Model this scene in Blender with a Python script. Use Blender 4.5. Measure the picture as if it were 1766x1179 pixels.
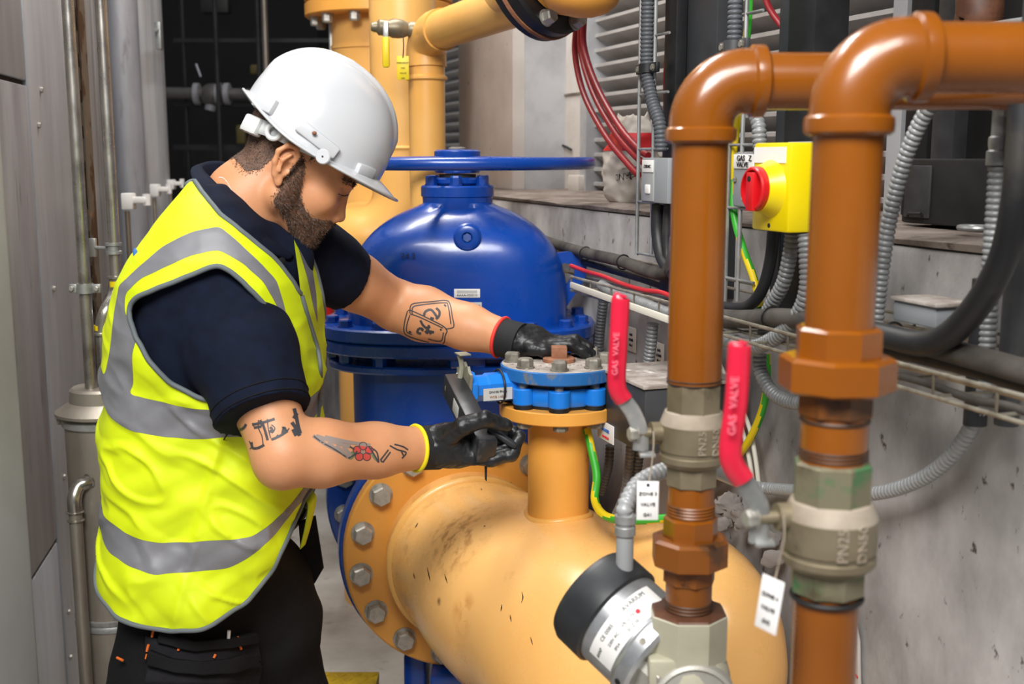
import bpy, bmesh, math, random
from mathutils import Vector, Matrix, Quaternion, noise
from mathutils.bvhtree import BVHTree
random.seed(7)
for o in list(bpy.data.objects): bpy.data.objects.remove(o)
scene = bpy.context.scene
COL = scene.collection
V = Vector
# ---------------------------------------------------------------- camera
IW, IH = 1766.0, 1179.0
FPX = 1960.0
CAMZ = 1.6
PITCH = math.radians(9.3)
cd = bpy.data.cameras.new('camera'); cam = bpy.data.objects.new('camera', cd); COL.objects.link(cam)
cam.location = (0, 0, CAMZ); cam.rotation_euler = (math.pi/2 - PITCH, 0, 0)
cd.sensor_width = 36.0; cd.lens = FPX/IW*36.0
cd.clip_start = .05; cd.clip_end = 60
cd.dof.use_dof = True; cd.dof.focus_distance = 1.98; cd.dof.aperture_fstop = 5.6
scene.camera = cam
# ---------------------------------------------------------------- world, lights, exposure
w = bpy.data.worlds.new('world'); scene.world = w; w.use_nodes = True
w.node_tree.nodes['Background'].inputs[0].default_value = (.80, .86, 1.0, 1)
w.node_tree.nodes['Background'].inputs[1].default_value = .16
def area(name, loc, target, size, power, col=(1, 1, 1), sy=None):
    l = bpy.data.lights.new(name, 'AREA'); l.energy = power; l.color = col
    l.shape = 'RECTANGLE'; l.size = size; l.size_y = sy or size
    o = bpy.data.objects.new(name, l); COL.objects.link(o); o.location = loc
    o.rotation_euler = (V(target) - V(loc)).to_track_quat('-Z', 'Y').to_euler()
    return o
area('work_light', (-.55, -.4, 3.2), (.0, 2.3, .9), 1.0, 84, (1, .985, .96))
area('overhead_fill', (-.6, 2.8, 3.7), (-.35, 3.1, 0), .3, 62, (1, .985, .96), 1.8)  # added fill that brightens the left wall and the pier, no fixture
area('overhead_fill', (.35, -.6, 3.3), (-.3, 2.2, .8), .8, 34, (1, .985, .96), .8)  # added fill from the right front, lifts the bend and left-hand faces
area('overhead_fill', (-.6, 6.2, 4.0), (-.6, 6.2, 0), .3, 26, (1, .96, .9), 1.6)
vs = scene.view_settings
vs.view_transform = 'Standard'; vs.look = 'None'; vs.exposure = .28; vs.gamma = 1; vs.use_curve_mapping = False
# ---------------------------------------------------------------- picture <-> place helpers (layout of real 3D points)
cp, sp = math.cos(PITCH), math.sin(PITCH)
def Q(px, py, y):
    """world point on the vertical plane Y=y seen at pixel px,py"""
    v = (IH/2 - py)/FPX
    z = CAMZ + y*(v*cp - sp)/(cp + v*sp)
    d = y*cp - (z - CAMZ)*sp
    return V(((px - IW/2)/FPX*d, y, z))
def ray(px, py):
    a = (px - IW/2)/FPX; b = (IH/2 - py)/FPX
    return V((a, cp + b*sp, -sp + b*cp))
def proj(p):
    d = p[1]*cp - (p[2]-CAMZ)*sp; u = p[1]*sp + (p[2]-CAMZ)*cp
    return (IW/2 + FPX*p[0]/d, IH/2 - FPX*u/d)
WO = V((.485, 1.75, 0)); WU = V((-.327, .945, 0)).normalized(); WN = V((-.945, -.327, 0)).normalized(); UP = V((0, 0, 1))
def WP(s, off, z): return WO + WU*s + WN*off + UP*z
def WQ(px, py, off):
    """point on the plane parallel to the right wall, 'off' in front of it"""
    r = ray(px, py); o = V((0, 0, CAMZ)); c = WO + WN*off
    t = (c - o).dot(WN)/r.dot(WN)
    return o + r*t
# ---------------------------------------------------------------- materials
def lin(c):
    c /= 255.0
    return c/12.92 if c <= .04045 else ((c + .055)/1.055)**2.4
def rgb(h):
    h = h.lstrip('#'); return tuple(lin(int(h[i:i+2], 16)) for i in (0, 2, 4)) + (1,)
MATS = {}
def mat(name, col, rough=.5, metal=0, col2=None, scale=8, lo=.42, hi=.62, bump=0, bscale=60, stretch=None, detail=6,
        col3=None, scale3=30, lo3=.6, hi3=.68, spec=.5, coat=0, sss=0, rvar=0):
    if name in MATS: return MATS[name]
    m = bpy.data.materials.new(name); m.use_nodes = True; nt = m.node_tree; N = nt.nodes; L = nt.links
    b = N['Principled BSDF']
    b.inputs['Base Color'].default_value = rgb(col); b.inputs['Roughness'].default_value = rough
    b.inputs['Metallic'].default_value = metal; b.inputs['Specular IOR Level'].default_value = spec
    if coat: b.inputs['Coat Weight'].default_value = coat; b.inputs['Coat Roughness'].default_value = .12
    if sss:
        b.inputs['Subsurface Weight'].default_value = sss; b.inputs['Subsurface Radius'].default_value = (.012, .005, .003); b.inputs['Subsurface Scale'].default_value = 1
    tc = N.new('ShaderNodeTexCoord'); mp = N.new('ShaderNodeMapping'); L.new(tc.outputs['Object'], mp.inputs[0])
    if stretch: mp.inputs['Scale'].default_value = stretch
    def nz(sc, d=6, rg=.6):
        n = N.new('ShaderNodeTexNoise'); n.inputs['Scale'].default_value = sc; n.inputs['Detail'].default_value = d; n.inputs['Roughness'].default_value = rg
        L.new(mp.outputs[0], n.inputs['Vector']); return n
    cur = None
    def layer(cur, base, c2, sc, lo, hi):
        n = nz(sc, detail); r = N.new('ShaderNodeMapRange'); r.inputs[1].default_value = lo; r.inputs[2].default_value = hi
        L.new(n.outputs[0], r.inputs[0])
        mx = N.new('ShaderNodeMix'); mx.data_type = 'RGBA'; L.new(r.outputs[0], mx.inputs[0])
        if cur is None: mx.inputs[6].default_value = rgb(base)
        else: L.new(cur, mx.inputs[6])
        mx.inputs[7].default_value = rgb(c2); return mx.outputs[2]
    if col2: cur = layer(cur, col, col2, scale, lo, hi)
    if col3: cur = layer(cur, col, col3, scale3, lo3, hi3)
    if cur is not None: L.new(cur, b.inputs['Base Color'])
    if rvar:
        n = nz(14); r = N.new('ShaderNodeMapRange'); r.inputs[1].default_value = .35; r.inputs[2].default_value = .7
        r.inputs[3].default_value = max(0, rough - rvar); r.inputs[4].default_value = min(1, rough + rvar)
        L.new(n.outputs[0], r.inputs[0]); L.new(r.outputs[0], b.inputs['Roughness'])
    if bump:
        n = nz(bscale, 4); bp = N.new('ShaderNodeBump'); bp.inputs['Strength'].default_value = bump; bp.inputs['Distance'].default_value = .004
        L.new(n.outputs[0], bp.inputs['Height']); L.new(bp.outputs[0], b.inputs['Normal'])
    MATS[name] = m; return m
mat('concrete', '#a8a19b', .85, 0, '#857d78', 3.5, .38, .66, .5, 40, None, 8, '#5b5450', 26, .66, .74)
mat('concrete_low', '#b9b5b2', .8, 0, '#6f6b69', 3.2, .36, .66, .35, 40, (1.3, 1.3, .8), 10, '#4b4541', 34, .64, .70)
mat('concrete_white', '#cfc8c1', .85, 0, '#b5aca2', 3, .4, .7, .3, 50, None, 8, '#7d7064', 18, .66, .74)
mat('dusty_ledge', '#8d8178', .95, 0, '#5d5148', 10, .4, .65, .6, 70, None, 8, '#463c35', 30, .58, .7)
mat('floor_concrete', '#cbc4ba', .7, 0, '#9c9287', 2.2, .38, .66, .15, 60, None, 8, '#7f7468', 9, .6, .75)
mat('dark_wall', '#131313', .8, 0, '#1e1c1b', 3, .4, .7)
mat('dark_steel', '#2a2a2a', .6, .3, '#191919', 6)
mat('blackpaint', '#1d1e20', .45, .2, '#2b2c2e', 9, .45, .7, rvar=.1)
mat('darkgrey', '#3b3d40', .45, .2, '#303235', 9)
mat('cladding', '#b9bec6', .42, .15, '#9fa3aa', 2.6, .36, .68, .06, 30, (3, 3, .5), 8, '#7b7a7c', 9, .64, .76)
mat('cladding_dark', '#a3a4a8', .5, .15, '#85848a', 3, .38, .66, .08, 30, (3, 3, .5), 8, '#57504b', 9, .6, .74)
mat('duct_metal', '#b9b9bb', .38, .25, '#8b8b8d', 3.5, .38, .64, 0, 30, (6, 6, .25), 6)
mat('pillar_paint', '#b9bbba', .5, 0, '#a4a3a1', 2, .4, .7, 0, 30, None, 6, '#8d8882', 12, .68, .78)
mat('steel', '#b5b1aa', .32, .85, '#8d8780', 12, .45, .7, rvar=.1)
mat('galv', '#b4b5b3', .42, .6, '#8c8e8d', 14, .42, .6, rvar=.1)
mat('tank_steel', '#a79f93', .42, .65, '#7c7267', 3, .4, .66, 0, 30, (2, 2, .6), 7, '#5a4f45', 8, .66, .78)
mat('rusty_strut', '#6f665c', .6, .4, '#4a3325', 22, .5, .56, .1, 60, (1, 1, .5), 4, '#a87a4d', 30, .64, .7)
mat('copper', '#a3673d', .4, .7, '#7d4a2b', 12)
mat('bright_line', '#dcd8d4', .4, .2)
mat('clip_plastic', '#e2e0dc', .5)
mat('yellow_pipe', '#efb868', .36, 0, '#e6a955', 2.2, .4, .66, .02, 30, None, 6, '#cf9447', 7, .66, .8, rvar=.06)
mat('yellow_pipe_dirty', '#f5bd72', .3, 0, '#eeb163', 2.0, .42, .7, .02, 30, None, 6, '#a86f33', 5.5, .63, .78, rvar=.06, coat=.25)
mat('yellow_flange', '#e6a349', .42, 0, '#d9943c', 4, .4, .7, 0, 30, None, 6, '#a3703a', 14, .66, .78)
mat('ochre_pipe', '#85490a', .27, 0, '#7a4208', 5, .42, .7, .015, 40, None, 6, '#7e4a18', 30, .7, .76, coat=.3, rvar=.05)
mat('ochre_worn', '#7a4410', .42, 0, '#57361a', 17, .52, .6, .1, 60, None, 8, '#2f2017', 34, .62, .7)
mat('thread_dark', '#4a2f1c', .5, .2, '#2a1b13', 20)
mat('valve_blue', '#05409a', .3, 0, '#04398c', 3, .4, .7, .03, 70, None, 6, coat=.3, rvar=.05)
mat('valve_blue_dusty', '#2a4f9c', .6, 0, '#5b6580', 7, .42, .6, .1, 70, None, 8, '#0f43ae', 9, .5, .6)
mat('bfly_blue', '#1574d0', .35, 0, '#1a7bdb', 6, .4, .7, 0, 40, None, 6, coat=.2, rvar=.05)
mat('bfly_worn', '#1f66aa', .5, 0, '#6f716f', 26, .55, .62, .1, 70, (1, 1, .5), 8, '#1a5f9f', 14, .5, .7)
mat('dusty_top', '#b0a79e', .9, 0, '#8c8178', 30, .4, .62, .5, 90, None, 8, '#d7d2cb', 22, .6, .68)
mat('bolt_steel', '#b7b4ac', .42, .55, '#99958c', 40, .4, .65, .05, 80)
mat('bolt_dull', '#8f8b80', .6, .35, '#6f695e', 40, .4, .62, .1, 80)
mat('rust_brown', '#9c6a4d', .75, 0, '#7c4f38', 30, .4, .65, .15, 80)
mat('rubber', '#141414', .55)
mat('black_plastic', '#232527', .42, 0, '#2d2f31', 20)
mat('brass', '#8b806a', .45, .45, '#71664f', 9, .4, .66, .06, 60, None, 6, '#5c523f', 20, .62, .74)
mat('brass_green', '#7d7760', .5, .35, '#4f7a50', 22, .54, .64, .06, 60, None, 6, '#5a4f3c', 14, .55, .7)
mat('brass_top', '#a69a8a', .6, .2, '#8f8270', 14)
mat('lever_red', '#d01f3c', .32, 0, '#c51a36', 9, coat=.25)
mat('lever_print', '#e27283', .5)
mat('alu', '#c3c5c6', .36, .75, '#a9abac', 24, .42, .64)
mat('alu_cast', '#bdbbb2', .48, .35, '#a5a298', 8, .4, .66, .12, 90)
mat('cast_pale', '#bdb9a4', .5, .1, '#a7a28c', 6, .4, .66, .08, 80, None, 6, '#8a8166', 14, .64, .74)
mat('stain_brown', '#4a2c1e', .5, 0, '#6a4430', 16)
mat('white_label', '#e6e4e0', .45)
mat('label_grey', '#b9bab8', .5)
mat('ink', '#17171b', .6)
mat('ink_red', '#cf2433', .6)
mat('ink_blue', '#3566b0', .6)
mat('tag_white', '#eae7e4', .4)
mat('tag_yellow', '#e5c90c', .45)
mat('yellow_plastic', '#e2ca00', .32, coat=.15)
mat('red_plastic', '#c8141c', .35, coat=.15)
mat('conduit', '#8b8d8d', .42, .15, '#767878', 20)
mat('conduit_light', '#a0a2a2', .4, .1)
mat('conduit_dark', '#53565a', .5, .1)
mat('cable_black', '#202124', .5, 0, '#35332f', 14, .5, .65)
mat('cable_dusty', '#55504a', .8, 0, '#37332f', 14, .4, .62)
mat('cable_red', '#86101a', .42)
mat('cable_redb', '#c6262c', .45)
mat('cable_green', '#35a52c', .45)
mat('cable_yellow', '#e4c716', .45)
mat('cable_white', '#dbd6c8', .5)
mat('wire_zinc', '#a7a192', .42, .6, '#837b6c', 30)
mat('box_grey', '#8d9093', .5)
mat('box_dark', '#4c4d4f', .45, .4, '#393939', 8)
mat('louvre', '#b5b3b1', .45, .1, '#a19f9c', 6)
mat('frame_white', '#b6b6b8', .5, .1, '#9d9d9f', 5)
mat('paper_bag', '#c9c1b6', .8, 0, '#aea599', 9, .42, .66)
mat('yellow_tread', '#d8b31f', .5, 0, '#b99622', 12)
mat('lever_black', '#2a2b2e', .35, .2, '#474747', 30, .58, .68)
mat('notch_steel', '#a19f8e', .5, .3, '#7f7c6b', 20)
# ---------------------------------------------------------------- mesh helpers
W_ = {}
def frame_from(axis, hint=None):
    a = V(axis).normalized()
    h = V(hint) if hint is not None else (UP if abs(a.z) < .95 else V((1, 0, 0)))
    x = (h - a*h.dot(a)).normalized(); y = a.cross(x)
    return x, y, a
def fmat(loc, axis=UP, hint=None):
    x, y, z = frame_from(axis, hint)
    m = Matrix((x, y, z)).transposed().to_4x4(); m.translation = V(loc); return m
class MB:
    def __init__(s): s.v = []; s.f = []
    def add(s, vs, fs):
        n = len(s.v); s.v += [V(p) for p in vs]; s.f += [tuple(i + n for i in f) for f in fs]; return s
    def box(s, c, size, M=None, bev=0):
        sx, sy, sz = [k/2 for k in size]
        if bev <= 0:
            vs = [V((x, y, z)) for x in (-sx, sx) for y in (-sy, sy) for z in (-sz, sz)]
            fs = [(0, 1, 3, 2), (4, 6, 7, 5), (0, 4, 5, 1), (2, 3, 7, 6), (0, 2, 6, 4), (1, 5, 7, 3)]
        else:
            b = min(bev, .49*min(size))
            bm = bmesh.new(); bmesh.ops.create_cube(bm, size=1)
            for v in bm.verts: v.co = V((v.co.x*size[0], v.co.y*size[1], v.co.z*size[2]))
            bmesh.ops.bevel(bm, geom=list(bm.edges), offset=b, segments=2, affect='EDGES', profile=.5)
            bm.verts.index_update(); vs = [v.co.copy() for v in bm.verts]; fs = [tuple(v.index for v in f.verts) for f in bm.faces]; bm.free()
        M2 = M if M is not None else Matrix.Identity(4)
        return s.add([M2 @ (p + V(c)) for p in vs], fs)
    def lathe(s, prof, loc=(0, 0, 0), axis=UP, seg=32, hint=None, caps=True, rot=0, ell=1.0):
        """prof = [(r, h)] along axis"""
        x, y, a = frame_from(axis, hint); loc = V(loc); n = len(s.v); k = len(prof)
        for r, h in prof:
            for i in range(seg):
                t = rot + 2*math.pi*i/seg
                s.v.append(loc + a*h + x*(r*math.cos(t)) + y*(r*ell*math.sin(t)))
        for j in range(k - 1):
            for i in range(seg):
                i2 = (i + 1) % seg
                s.f.append((n + j*seg + i, n + j*seg + i2, n + (j+1)*seg + i2, n + (j+1)*seg + i))
        if caps:
            s.f.append(tuple(n + i for i in reversed(range(seg)))); s.f.append(tuple(n + (k-1)*seg + i for i in range(seg)))
        return s
    def cyl(s, a, b, r, seg=20, r2=None, bev=0):
        a, b = V(a), V(b); h = (b - a).length; r2 = r if r2 is None else r2
        pr = [(r, 0), (r2, h)]
        if bev: pr = [(r - bev, 0), (r, bev), (r2, h - bev), (r2 - bev, h)]
        return s.lathe(pr, a, b - a, seg)
    def tube(s, pts, r, seg=12, closed=False, caps=True, ell=1.0, hint=None):
        """swept tube; r = number or list"""
        pts = [V(p) for p in pts]; k = len(pts); n = len(s.v)
        rs = r if isinstance(r, (list, tuple)) else [r]*k
        tans = []
        for i in range(k):
            if closed: t = pts[(i+1) % k] - pts[i-1]
            else: t = pts[min(i+1, k-1)] - pts[max(i-1, 0)]
            tans.append(t.normalized() if t.length > 1e-9 else V((0, 0, 1)))
        x, y, a = frame_from(tans[0], hint)
        for i in range(k):
            if i:
                q = tans[i-1].rotation_difference(tans[i]); x = q @ x
                x = (x - tans[i]*x.dot(tans[i])).normalized()
            y = tans[i].cross(x)
            for j in range(seg):
                t = 2*math.pi*j/seg
                s.v.append(pts[i] + x*(rs[i]*math.cos(t)) + y*(rs[i]*ell*math.sin(t)))
        m = k if closed else k - 1
        for i in range(m):
            i2 = (i+1) % k
            for j in range(seg):
                j2 = (j+1) % seg
                s.f.append((n + i*seg + j, n + i*seg + j2, n + i2*seg + j2, n + i2*seg + j))
        if caps and not closed:
            s.f.append(tuple(n + j for j in reversed(range(seg)))); s.f.append(tuple(n + (k-1)*seg + j for j in range(seg)))
        return s
    def ell_(s, c, r, M=None, seg=24, rings=14):
        n = len(s.v); c = V(c); M = M if M is not None else Matrix.Identity(3)
        s.v.append(c + M @ V((0, 0, r[2])))
        for i in range(1, rings):
            ph = math.pi*i/rings
            for j in range(seg):
                t = 2*math.pi*j/seg
                s.v.append(c + M @ V((r[0]*math.sin(ph)*math.cos(t), r[1]*math.sin(ph)*math.sin(t), r[2]*math.cos(ph))))
        s.v.append(c + M @ V((0, 0, -r[2]))); e = len(s.v) - 1
        for j in range(seg): s.f.append((n, n + 1 + j, n + 1 + (j+1) % seg))
        for i in range(rings - 2):
            for j in range(seg):
                a = n + 1 + i*seg
                s.f.append((a + j, a + seg + j, a + seg + (j+1) % seg, a + (j+1) % seg))
        a = n + 1 + (rings-2)*seg
        for j in range(seg): s.f.append((a + j, e, a + (j+1) % seg))
        return s
    def prism(s, poly, M, h, bev=0):
        """poly in local xy of M, extruded h along local z"""
        k = len(poly); n = len(s.v); lv = []
        if bev:
            c = V((sum(p[0] for p in poly)/k, sum(p[1] for p in poly)/k))
            ins = [c + (V((p[0], p[1])) - c)*(1 - bev/max(1e-6, (V((p[0], p[1])) - c).length)) for p in poly]
            lv = [(ins, 0), (poly, bev), (poly, h - bev), (ins, h)]
        else: lv = [(poly, 0), (poly, h)]
        for pl, z in lv:
            for p in pl: s.v.append(M @ V((p[0], p[1], z)))
        for l in range(len(lv) - 1):
            for i in range(k):
                i2 = (i+1) % k
                s.f.append((n + l*k + i, n + l*k + i2, n + (l+1)*k + i2, n + (l+1)*k + i))
        s.f.append(tuple(n + i for i in reversed(range(k)))); s.f.append(tuple(n + (len(lv)-1)*k + i for i in range(k)))
        return s
    def mesh(s, name, m, sharp=35):
        me = bpy.data.meshes.new(name); me.from_pydata([tuple(p) for p in s.v], [], s.f); me.update()
        bm = bmesh.new(); bm.from_mesh(me); bmesh.ops.recalc_face_normals(bm, faces=bm.faces); bm.to_mesh(me); bm.free()
        for p in me.polygons: p.use_smooth = True
        me.set_sharp_from_angle(angle=math.radians(sharp))
        if m: me.materials.append(MATS[m] if isinstance(m, str) else m)
        return me
    def build(s, name, m, parent=None, sharp=35, M=None, **kw):
        return link(name, s.mesh(name, m, sharp), parent, M, **kw)
def link(name, me, parent=None, M=None, label=None, cat=None, group=None, kind=None):
    o = bpy.data.objects.new(name, me); COL.objects.link(o)
    M = M.copy() if M is not None else Matrix.Identity(4)
    if parent is not None:
        o.parent = parent; o.matrix_parent_inverse = W_[parent.name].inverted()
    o.matrix_basis = M
    W_[o.name] = M
    tag(o, label, cat, group, kind); return o
def tag(o, label=None, cat=None, group=None, kind=None):
    if label: o['label'] = label
    if cat: o['category'] = cat
    if group: o['group'] = group
    if kind: o['kind'] = kind
    return o
def thing(name, loc, label, cat, group=None):
    return link(name, None, None, Matrix.Translation(V(loc)), label, cat, group)
def smooth_path(pts, n=8, closed=False):
    pts = [V(p) for p in pts]; out = []; k = len(pts)
    for i in range(k if closed else k - 1):
        if closed: p0, p1, p2, p3 = pts[i-1], pts[i], pts[(i+1) % k], pts[(i+2) % k]
        else: p0, p1, p2, p3 = pts[max(i-1, 0)], pts[i], pts[i+1], pts[min(i+2, k-1)]
        for j in range(n):
            t = j/n; t2 = t*t; t3 = t2*t
            out.append(.5*((2*p1) + (p2-p0)*t + (2*p0 - 5*p1 + 4*p2 - p3)*t2 + (3*p1 - p0 - 3*p2 + p3)*t3))
    if not closed: out.append(pts[-1])
    return out
def resample(pts, step):
    out = [pts[0]]; acc = 0
    for a, b in zip(pts, pts[1:]):
        L = (b - a).length
        if L < 1e-9: continue
        t = step - acc
        while t <= L:
            out.append(a + (b - a)*(t/L)); t += step
        acc = (acc + L) % step
    return out
def conduit(name, pts, r, m, label, pitch=.0075, cat='conduit', group=None, parent=None, seg=14, sm=8):
    p = resample(smooth_path(pts, sm), pitch/4)
    rs = [r*(1, .96, .80, .96)[i % 4] for i in range(len(p))]
    return MB().tube(p, rs, seg).build(name, m, parent, 80, label=label, cat=cat, group=group)
def cable(name, pts, r, m, label=None, cat='cable', group=None, parent=None, seg=10, sm=8):
    return MB().tube(smooth_path(pts, sm), r, seg).build(name, m, parent, 60, label=label, cat=cat, group=group)
def earth_cable(pts, r, label, group=None):
    """green and yellow striped earth wire: two half sheaths"""
    p = smooth_path(pts, 8); t = thing('earth_cable', p[-1], label, 'cable', group)
    seg = 12; mb = MB().tube(p, r, seg)
    def halves(flag):
        m = MB(); m.v = mb.v[:]
        for fi, f in enumerate(mb.f):
            j = (fi + fi//seg//3) % seg
            if fi >= len(mb.f) - 2: continue
            if (2 <= j < 8) == flag: m.f.append(f)
        return m
    halves(True).build('green_stripe', 'cable_green', t, 60); halves(False).build('yellow_stripe', 'cable_yellow', t, 60)
    return t
def arc_pts(c, a, b, R, t0, t1, n=12):
    c = V(c); return [c + a*(R*math.cos(t0 + (t1-t0)*i/n)) + b*(R*math.sin(t0 + (t1-t0)*i/n)) for i in range(n+1)]
def text_geo(s, size, ext=.0006):
    cu = bpy.data.curves.new('t', 'FONT'); cu.body = s; cu.size = size; cu.extrude = ext; cu.align_x = 'CENTER'; cu.align_y = 'CENTER'; cu.resolution_u = 2
    o = bpy.data.objects.new('t', cu); COL.objects.link(o)
    dg = bpy.context.evaluated_depsgraph_get(); me = bpy.data.meshes.new_from_object(o.evaluated_get(dg))
    vs = [v.co.copy() for v in me.vertices]; fs = [tuple(p.vertices) for p in me.polygons]
    bpy.data.objects.remove(o); bpy.data.curves.remove(cu); bpy.data.meshes.remove(me)
    return vs, fs
def text(s, size, M, m, parent, name='lettering', bend=None, ext=.0005, sx=1.0):
    vs, fs = text_geo(s, size, ext)
    if bend:      # wrap local x round a cylinder of radius bend whose axis is local y
        vs = [V(((bend + p.z)*math.sin(p.x*sx/bend), p.y, (bend + p.z)*math.cos(p.x*sx/bend) - bend)) for p in vs]
    else: vs = [V((p.x*sx, p.y, p.z)) for p in vs]
    return MB().add([M @ p for p in vs], fs).build(name, m, parent)
def basis(loc, x, y):
    x = V(x).normalized(); y = V(y); y = (y - x*y.dot(x)).normalized(); z = x.cross(y)
    m = Matrix((x, y, z)).transposed().to_4x4(); m.translation = V(loc); return m
BOLTS = {}
def bolt_mesh(af, h, m, washer=True):
    k = (af, h, m, washer)
    if k not in BOLTS:
        R = af/2/math.cos(math.pi/6); mb = MB()
        if washer: mb.lathe([(R*1.15, 0), (R*1.15, h*.18)], seg=18)
        z0 = h*.18 if washer else 0
        mb.lathe([(R, z0), (R, h*.82), (R*.86, h)], seg=6)
        BOLTS[k] = mb.mesh('bolt', m, 20)
    return BOLTS[k]
def bolt(loc, axis, af, h, m, parent, rot=0, name='bolt', washer=True):
    return link(name, bolt_mesh(af, h, m, washer), parent, fmat(loc, axis) @ Matrix.Rotation(rot, 4, 'Z'))
# ================================================================= THE SETTING
def plane_slab(name, pts, th, m, **kw):
    """slab from a planar polygon (world), thickened along its normal"""
    pts = [V(p) for p in pts]; n = (pts[1]-pts[0]).cross(pts[2]-pts[0]).normalized(); k = len(pts)
    mb = MB(); mb.add(pts + [p - n*th for p in pts], [tuple(range(k)), tuple(reversed(range(k, 2*k)))] + [(i, i+k, (i+1) % k + k, (i+1) % k) for i in range(k)])
    return mb.build(name, m, **kw)
plane_slab('floor', [(-6, -1.5, 0), (4, -1.5, 0), (4, 9.2, 0), (-6, 9.2, 0)], .1, 'floor_concrete', kind='structure')
plane_slab('wall_back', [(-6, 9, 0), (4, 9, 0), (4, 9, 5), (-6, 9, 5)], .1, 'dark_wall', kind='structure')
# right wall: low concrete wall with a ledge, upper wall set back
LZ = 1.4905
def wall_box(name, s0, s1, o0, o1, z0, z1, m, parent=None, bev=0, **kw):
    c = WP((s0+s1)/2, (o0+o1)/2, (z0+z1)/2)
    M = basis(c, WU, UP)
    return MB().box((0, 0, 0), (abs(s1-s0), abs(z1-z0), abs(o1-o0)), M, bev).build(name, m, parent, **kw)
wr = wall_box('wall_right', -2.6, 7.5, -.5, 0, 0, LZ-.012, 'concrete_low', kind='structure', bev=.012)
# dusty ledge top with uneven edge
mb = MB(); ns = 120
for i in range(ns+1):
    s = -2.6 + 10.1*i/ns
    e = .004*noise.noise(V((s*9, 1, 0))) ; zz = LZ + .006*noise.noise(V((s*5, 3, 0)))
    for off, z in ((e, LZ-.012), (e+.003, zz-.005), (-.06, zz), (-.5, LZ+.004)): mb.v.append(WP(s, off, z))
for i in range(ns):
    for j in range(3): mb.f.append((i*4+j, i*4+j+1, i*4+5+j, i*4+4+j))
mb.build('ledge_top', 'dusty_ledge', wr, 60)
# upper wall behind the louvre and the pillars
uw = wall_box('wall_upper', -2.6, 7.5, -.62, -.5, LZ, 4.2, 'dark_wall', kind='structure')
def s_at(px, off, py=250):
    p = WQ(px, py, off); return (p - WO).dot(WU)
# white concrete pillar and grey returns seen left of the louvre
sA, sB, sC, sD = s_at(826, -.18), s_at(884, -.18), s_at(905, -.30), s_at(1000, -.34)
wall_box('wall_pier', sB, sA+.25, -.5, -.18, LZ, 4.2, 'concrete_white', kind='structure', bev=.006)
wall_box('trim_1', sC, sB-.004, -.5, -.22, LZ, 4.2, 'frame_white', kind='structure')
wp2 = wall_box('wall_recess', sD-.02, sC-.004, -.5, -.36, LZ, 4.2, 'concrete_white', kind='structure')
wall_box('joint', sD-.02, sC-.004, -.362, -.355, LZ+.30, LZ+.306, 'dusty_ledge', wp2)
cp_ = [WQ(925, 300, -.352), WQ(928, 318, -.352), WQ(945, 328, -.352), WQ(985, 328, -.352)]
MB().tube(smooth_path(cp_, 6), .006, 8).build('rust_stain', 'rust_brown', wp2)
MB().tube(smooth_path([WQ(945, 262, -.352), WQ(965, 250, -.352), WQ(985, 258, -.352)], 6), .004, 8).build('dark_mark', 'dark_steel', wp2)
for k, (px, py) in enumerate(((950, 262), (958, 268), (935, 236))): MB().lathe([(.010, 0), (.008, .004)], WQ(px, py, -.36), WN, 10).build('hole_mark', 'dark_steel', wp2)
wall_box('outlet_cover', s_at(1000, -.33), s_at(982, -.33), -.36, -.325, WQ(990, 335, -.33).z, WQ(990, 302, -.33).z, 'concrete_white', wp2, .003)
# louvre 1 : frame and blades (each blade a child)
def louvre(name, pxl, pxr, off, zs, bm='louvre'):
    s1, s0 = s_at(pxl, off), s_at(pxr, off)
    lo = wall_box(name, s1-.03, s1+.02, off-.1, off+.015, LZ, 4.0, 'frame_white', kind='structure')
    wall_box('frame_side', s0-.02, s0+.02, off-.1, off+.015, LZ, 4.0, 'frame_white', lo)
    me = None; z = zs
    while z < 3.2:
        L = s1 - s0 - .03
        if me is None:
            m = MB(); pr = [(-.050, -.040), (0, .0), (.008, -.002), (.008, -.011), (.002, -.013), (-.046, -.047)]
            m.prism(pr, Matrix.Identity(4), L); me = m.mesh('louvre_blade', bm, 25)
        x = WN; y = UP
        M = Matrix((WN, UP, WN.cross(UP))).transposed().to_4x4()
        ax = WN.cross(UP)
        st = s0 + .015 if ax.dot(WU) > 0 else s1 - .015
        M.translation = WP(st, off - .02, z)
        link('louvre_blade', me, lo, M); z += .0445
    return lo
louvre('window_1', 1012, 1552, -.36, LZ+.03)
mat('louvre_brightened', '#dad9d6', .45, 0, '#cccac7', 6)  # lighter copy of louvre, brightness put into the colour where little light reaches
louvre('window_2', 735, 812, -.36, LZ+.03, 'louvre_brightened')
# left: cladding panels, pillar
LA = Q(30, 600, 2.42); LA.z = 0; LB = V((-1.60, 5.3, 0)); LU = (LB-LA).normalized(); LN = V((LU.y, -LU.x, 0))
def LP(s, off, z): return LA + LU*s + LN*off + UP*z
def left_box(name, s0, s1, o0, o1, z0, z1, m, parent=None, bev=0, **kw):
    M = basis(LP((s0+s1)/2, (o0+o1)/2, (z0+z1)/2), LU, UP)
    return MB().box((0, 0, 0), (abs(s1-s0), abs(z1-z0), abs(o1-o0)), M, bev).build(name, m, parent, **kw)
wl = left_box('wall_left', -1.2, 1.5, -.25, -.012, 0, 3.6, 'dark_wall', kind='structure')
def LQ(px, py, off=0):
    r = ray(px, py); o = V((0, 0, CAMZ)); t = ((LA + LN*off) - o).dot(LN)/r.dot(LN); return o + r*t
def ls(px, py): return (LQ(px, py)-LA).dot(LU)
seam = ls(57, 300); seam2 = ls(125, 300)
zj1, zj2 = LQ(40, 142).z, LQ(85, 952).z
g = .006
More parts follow.
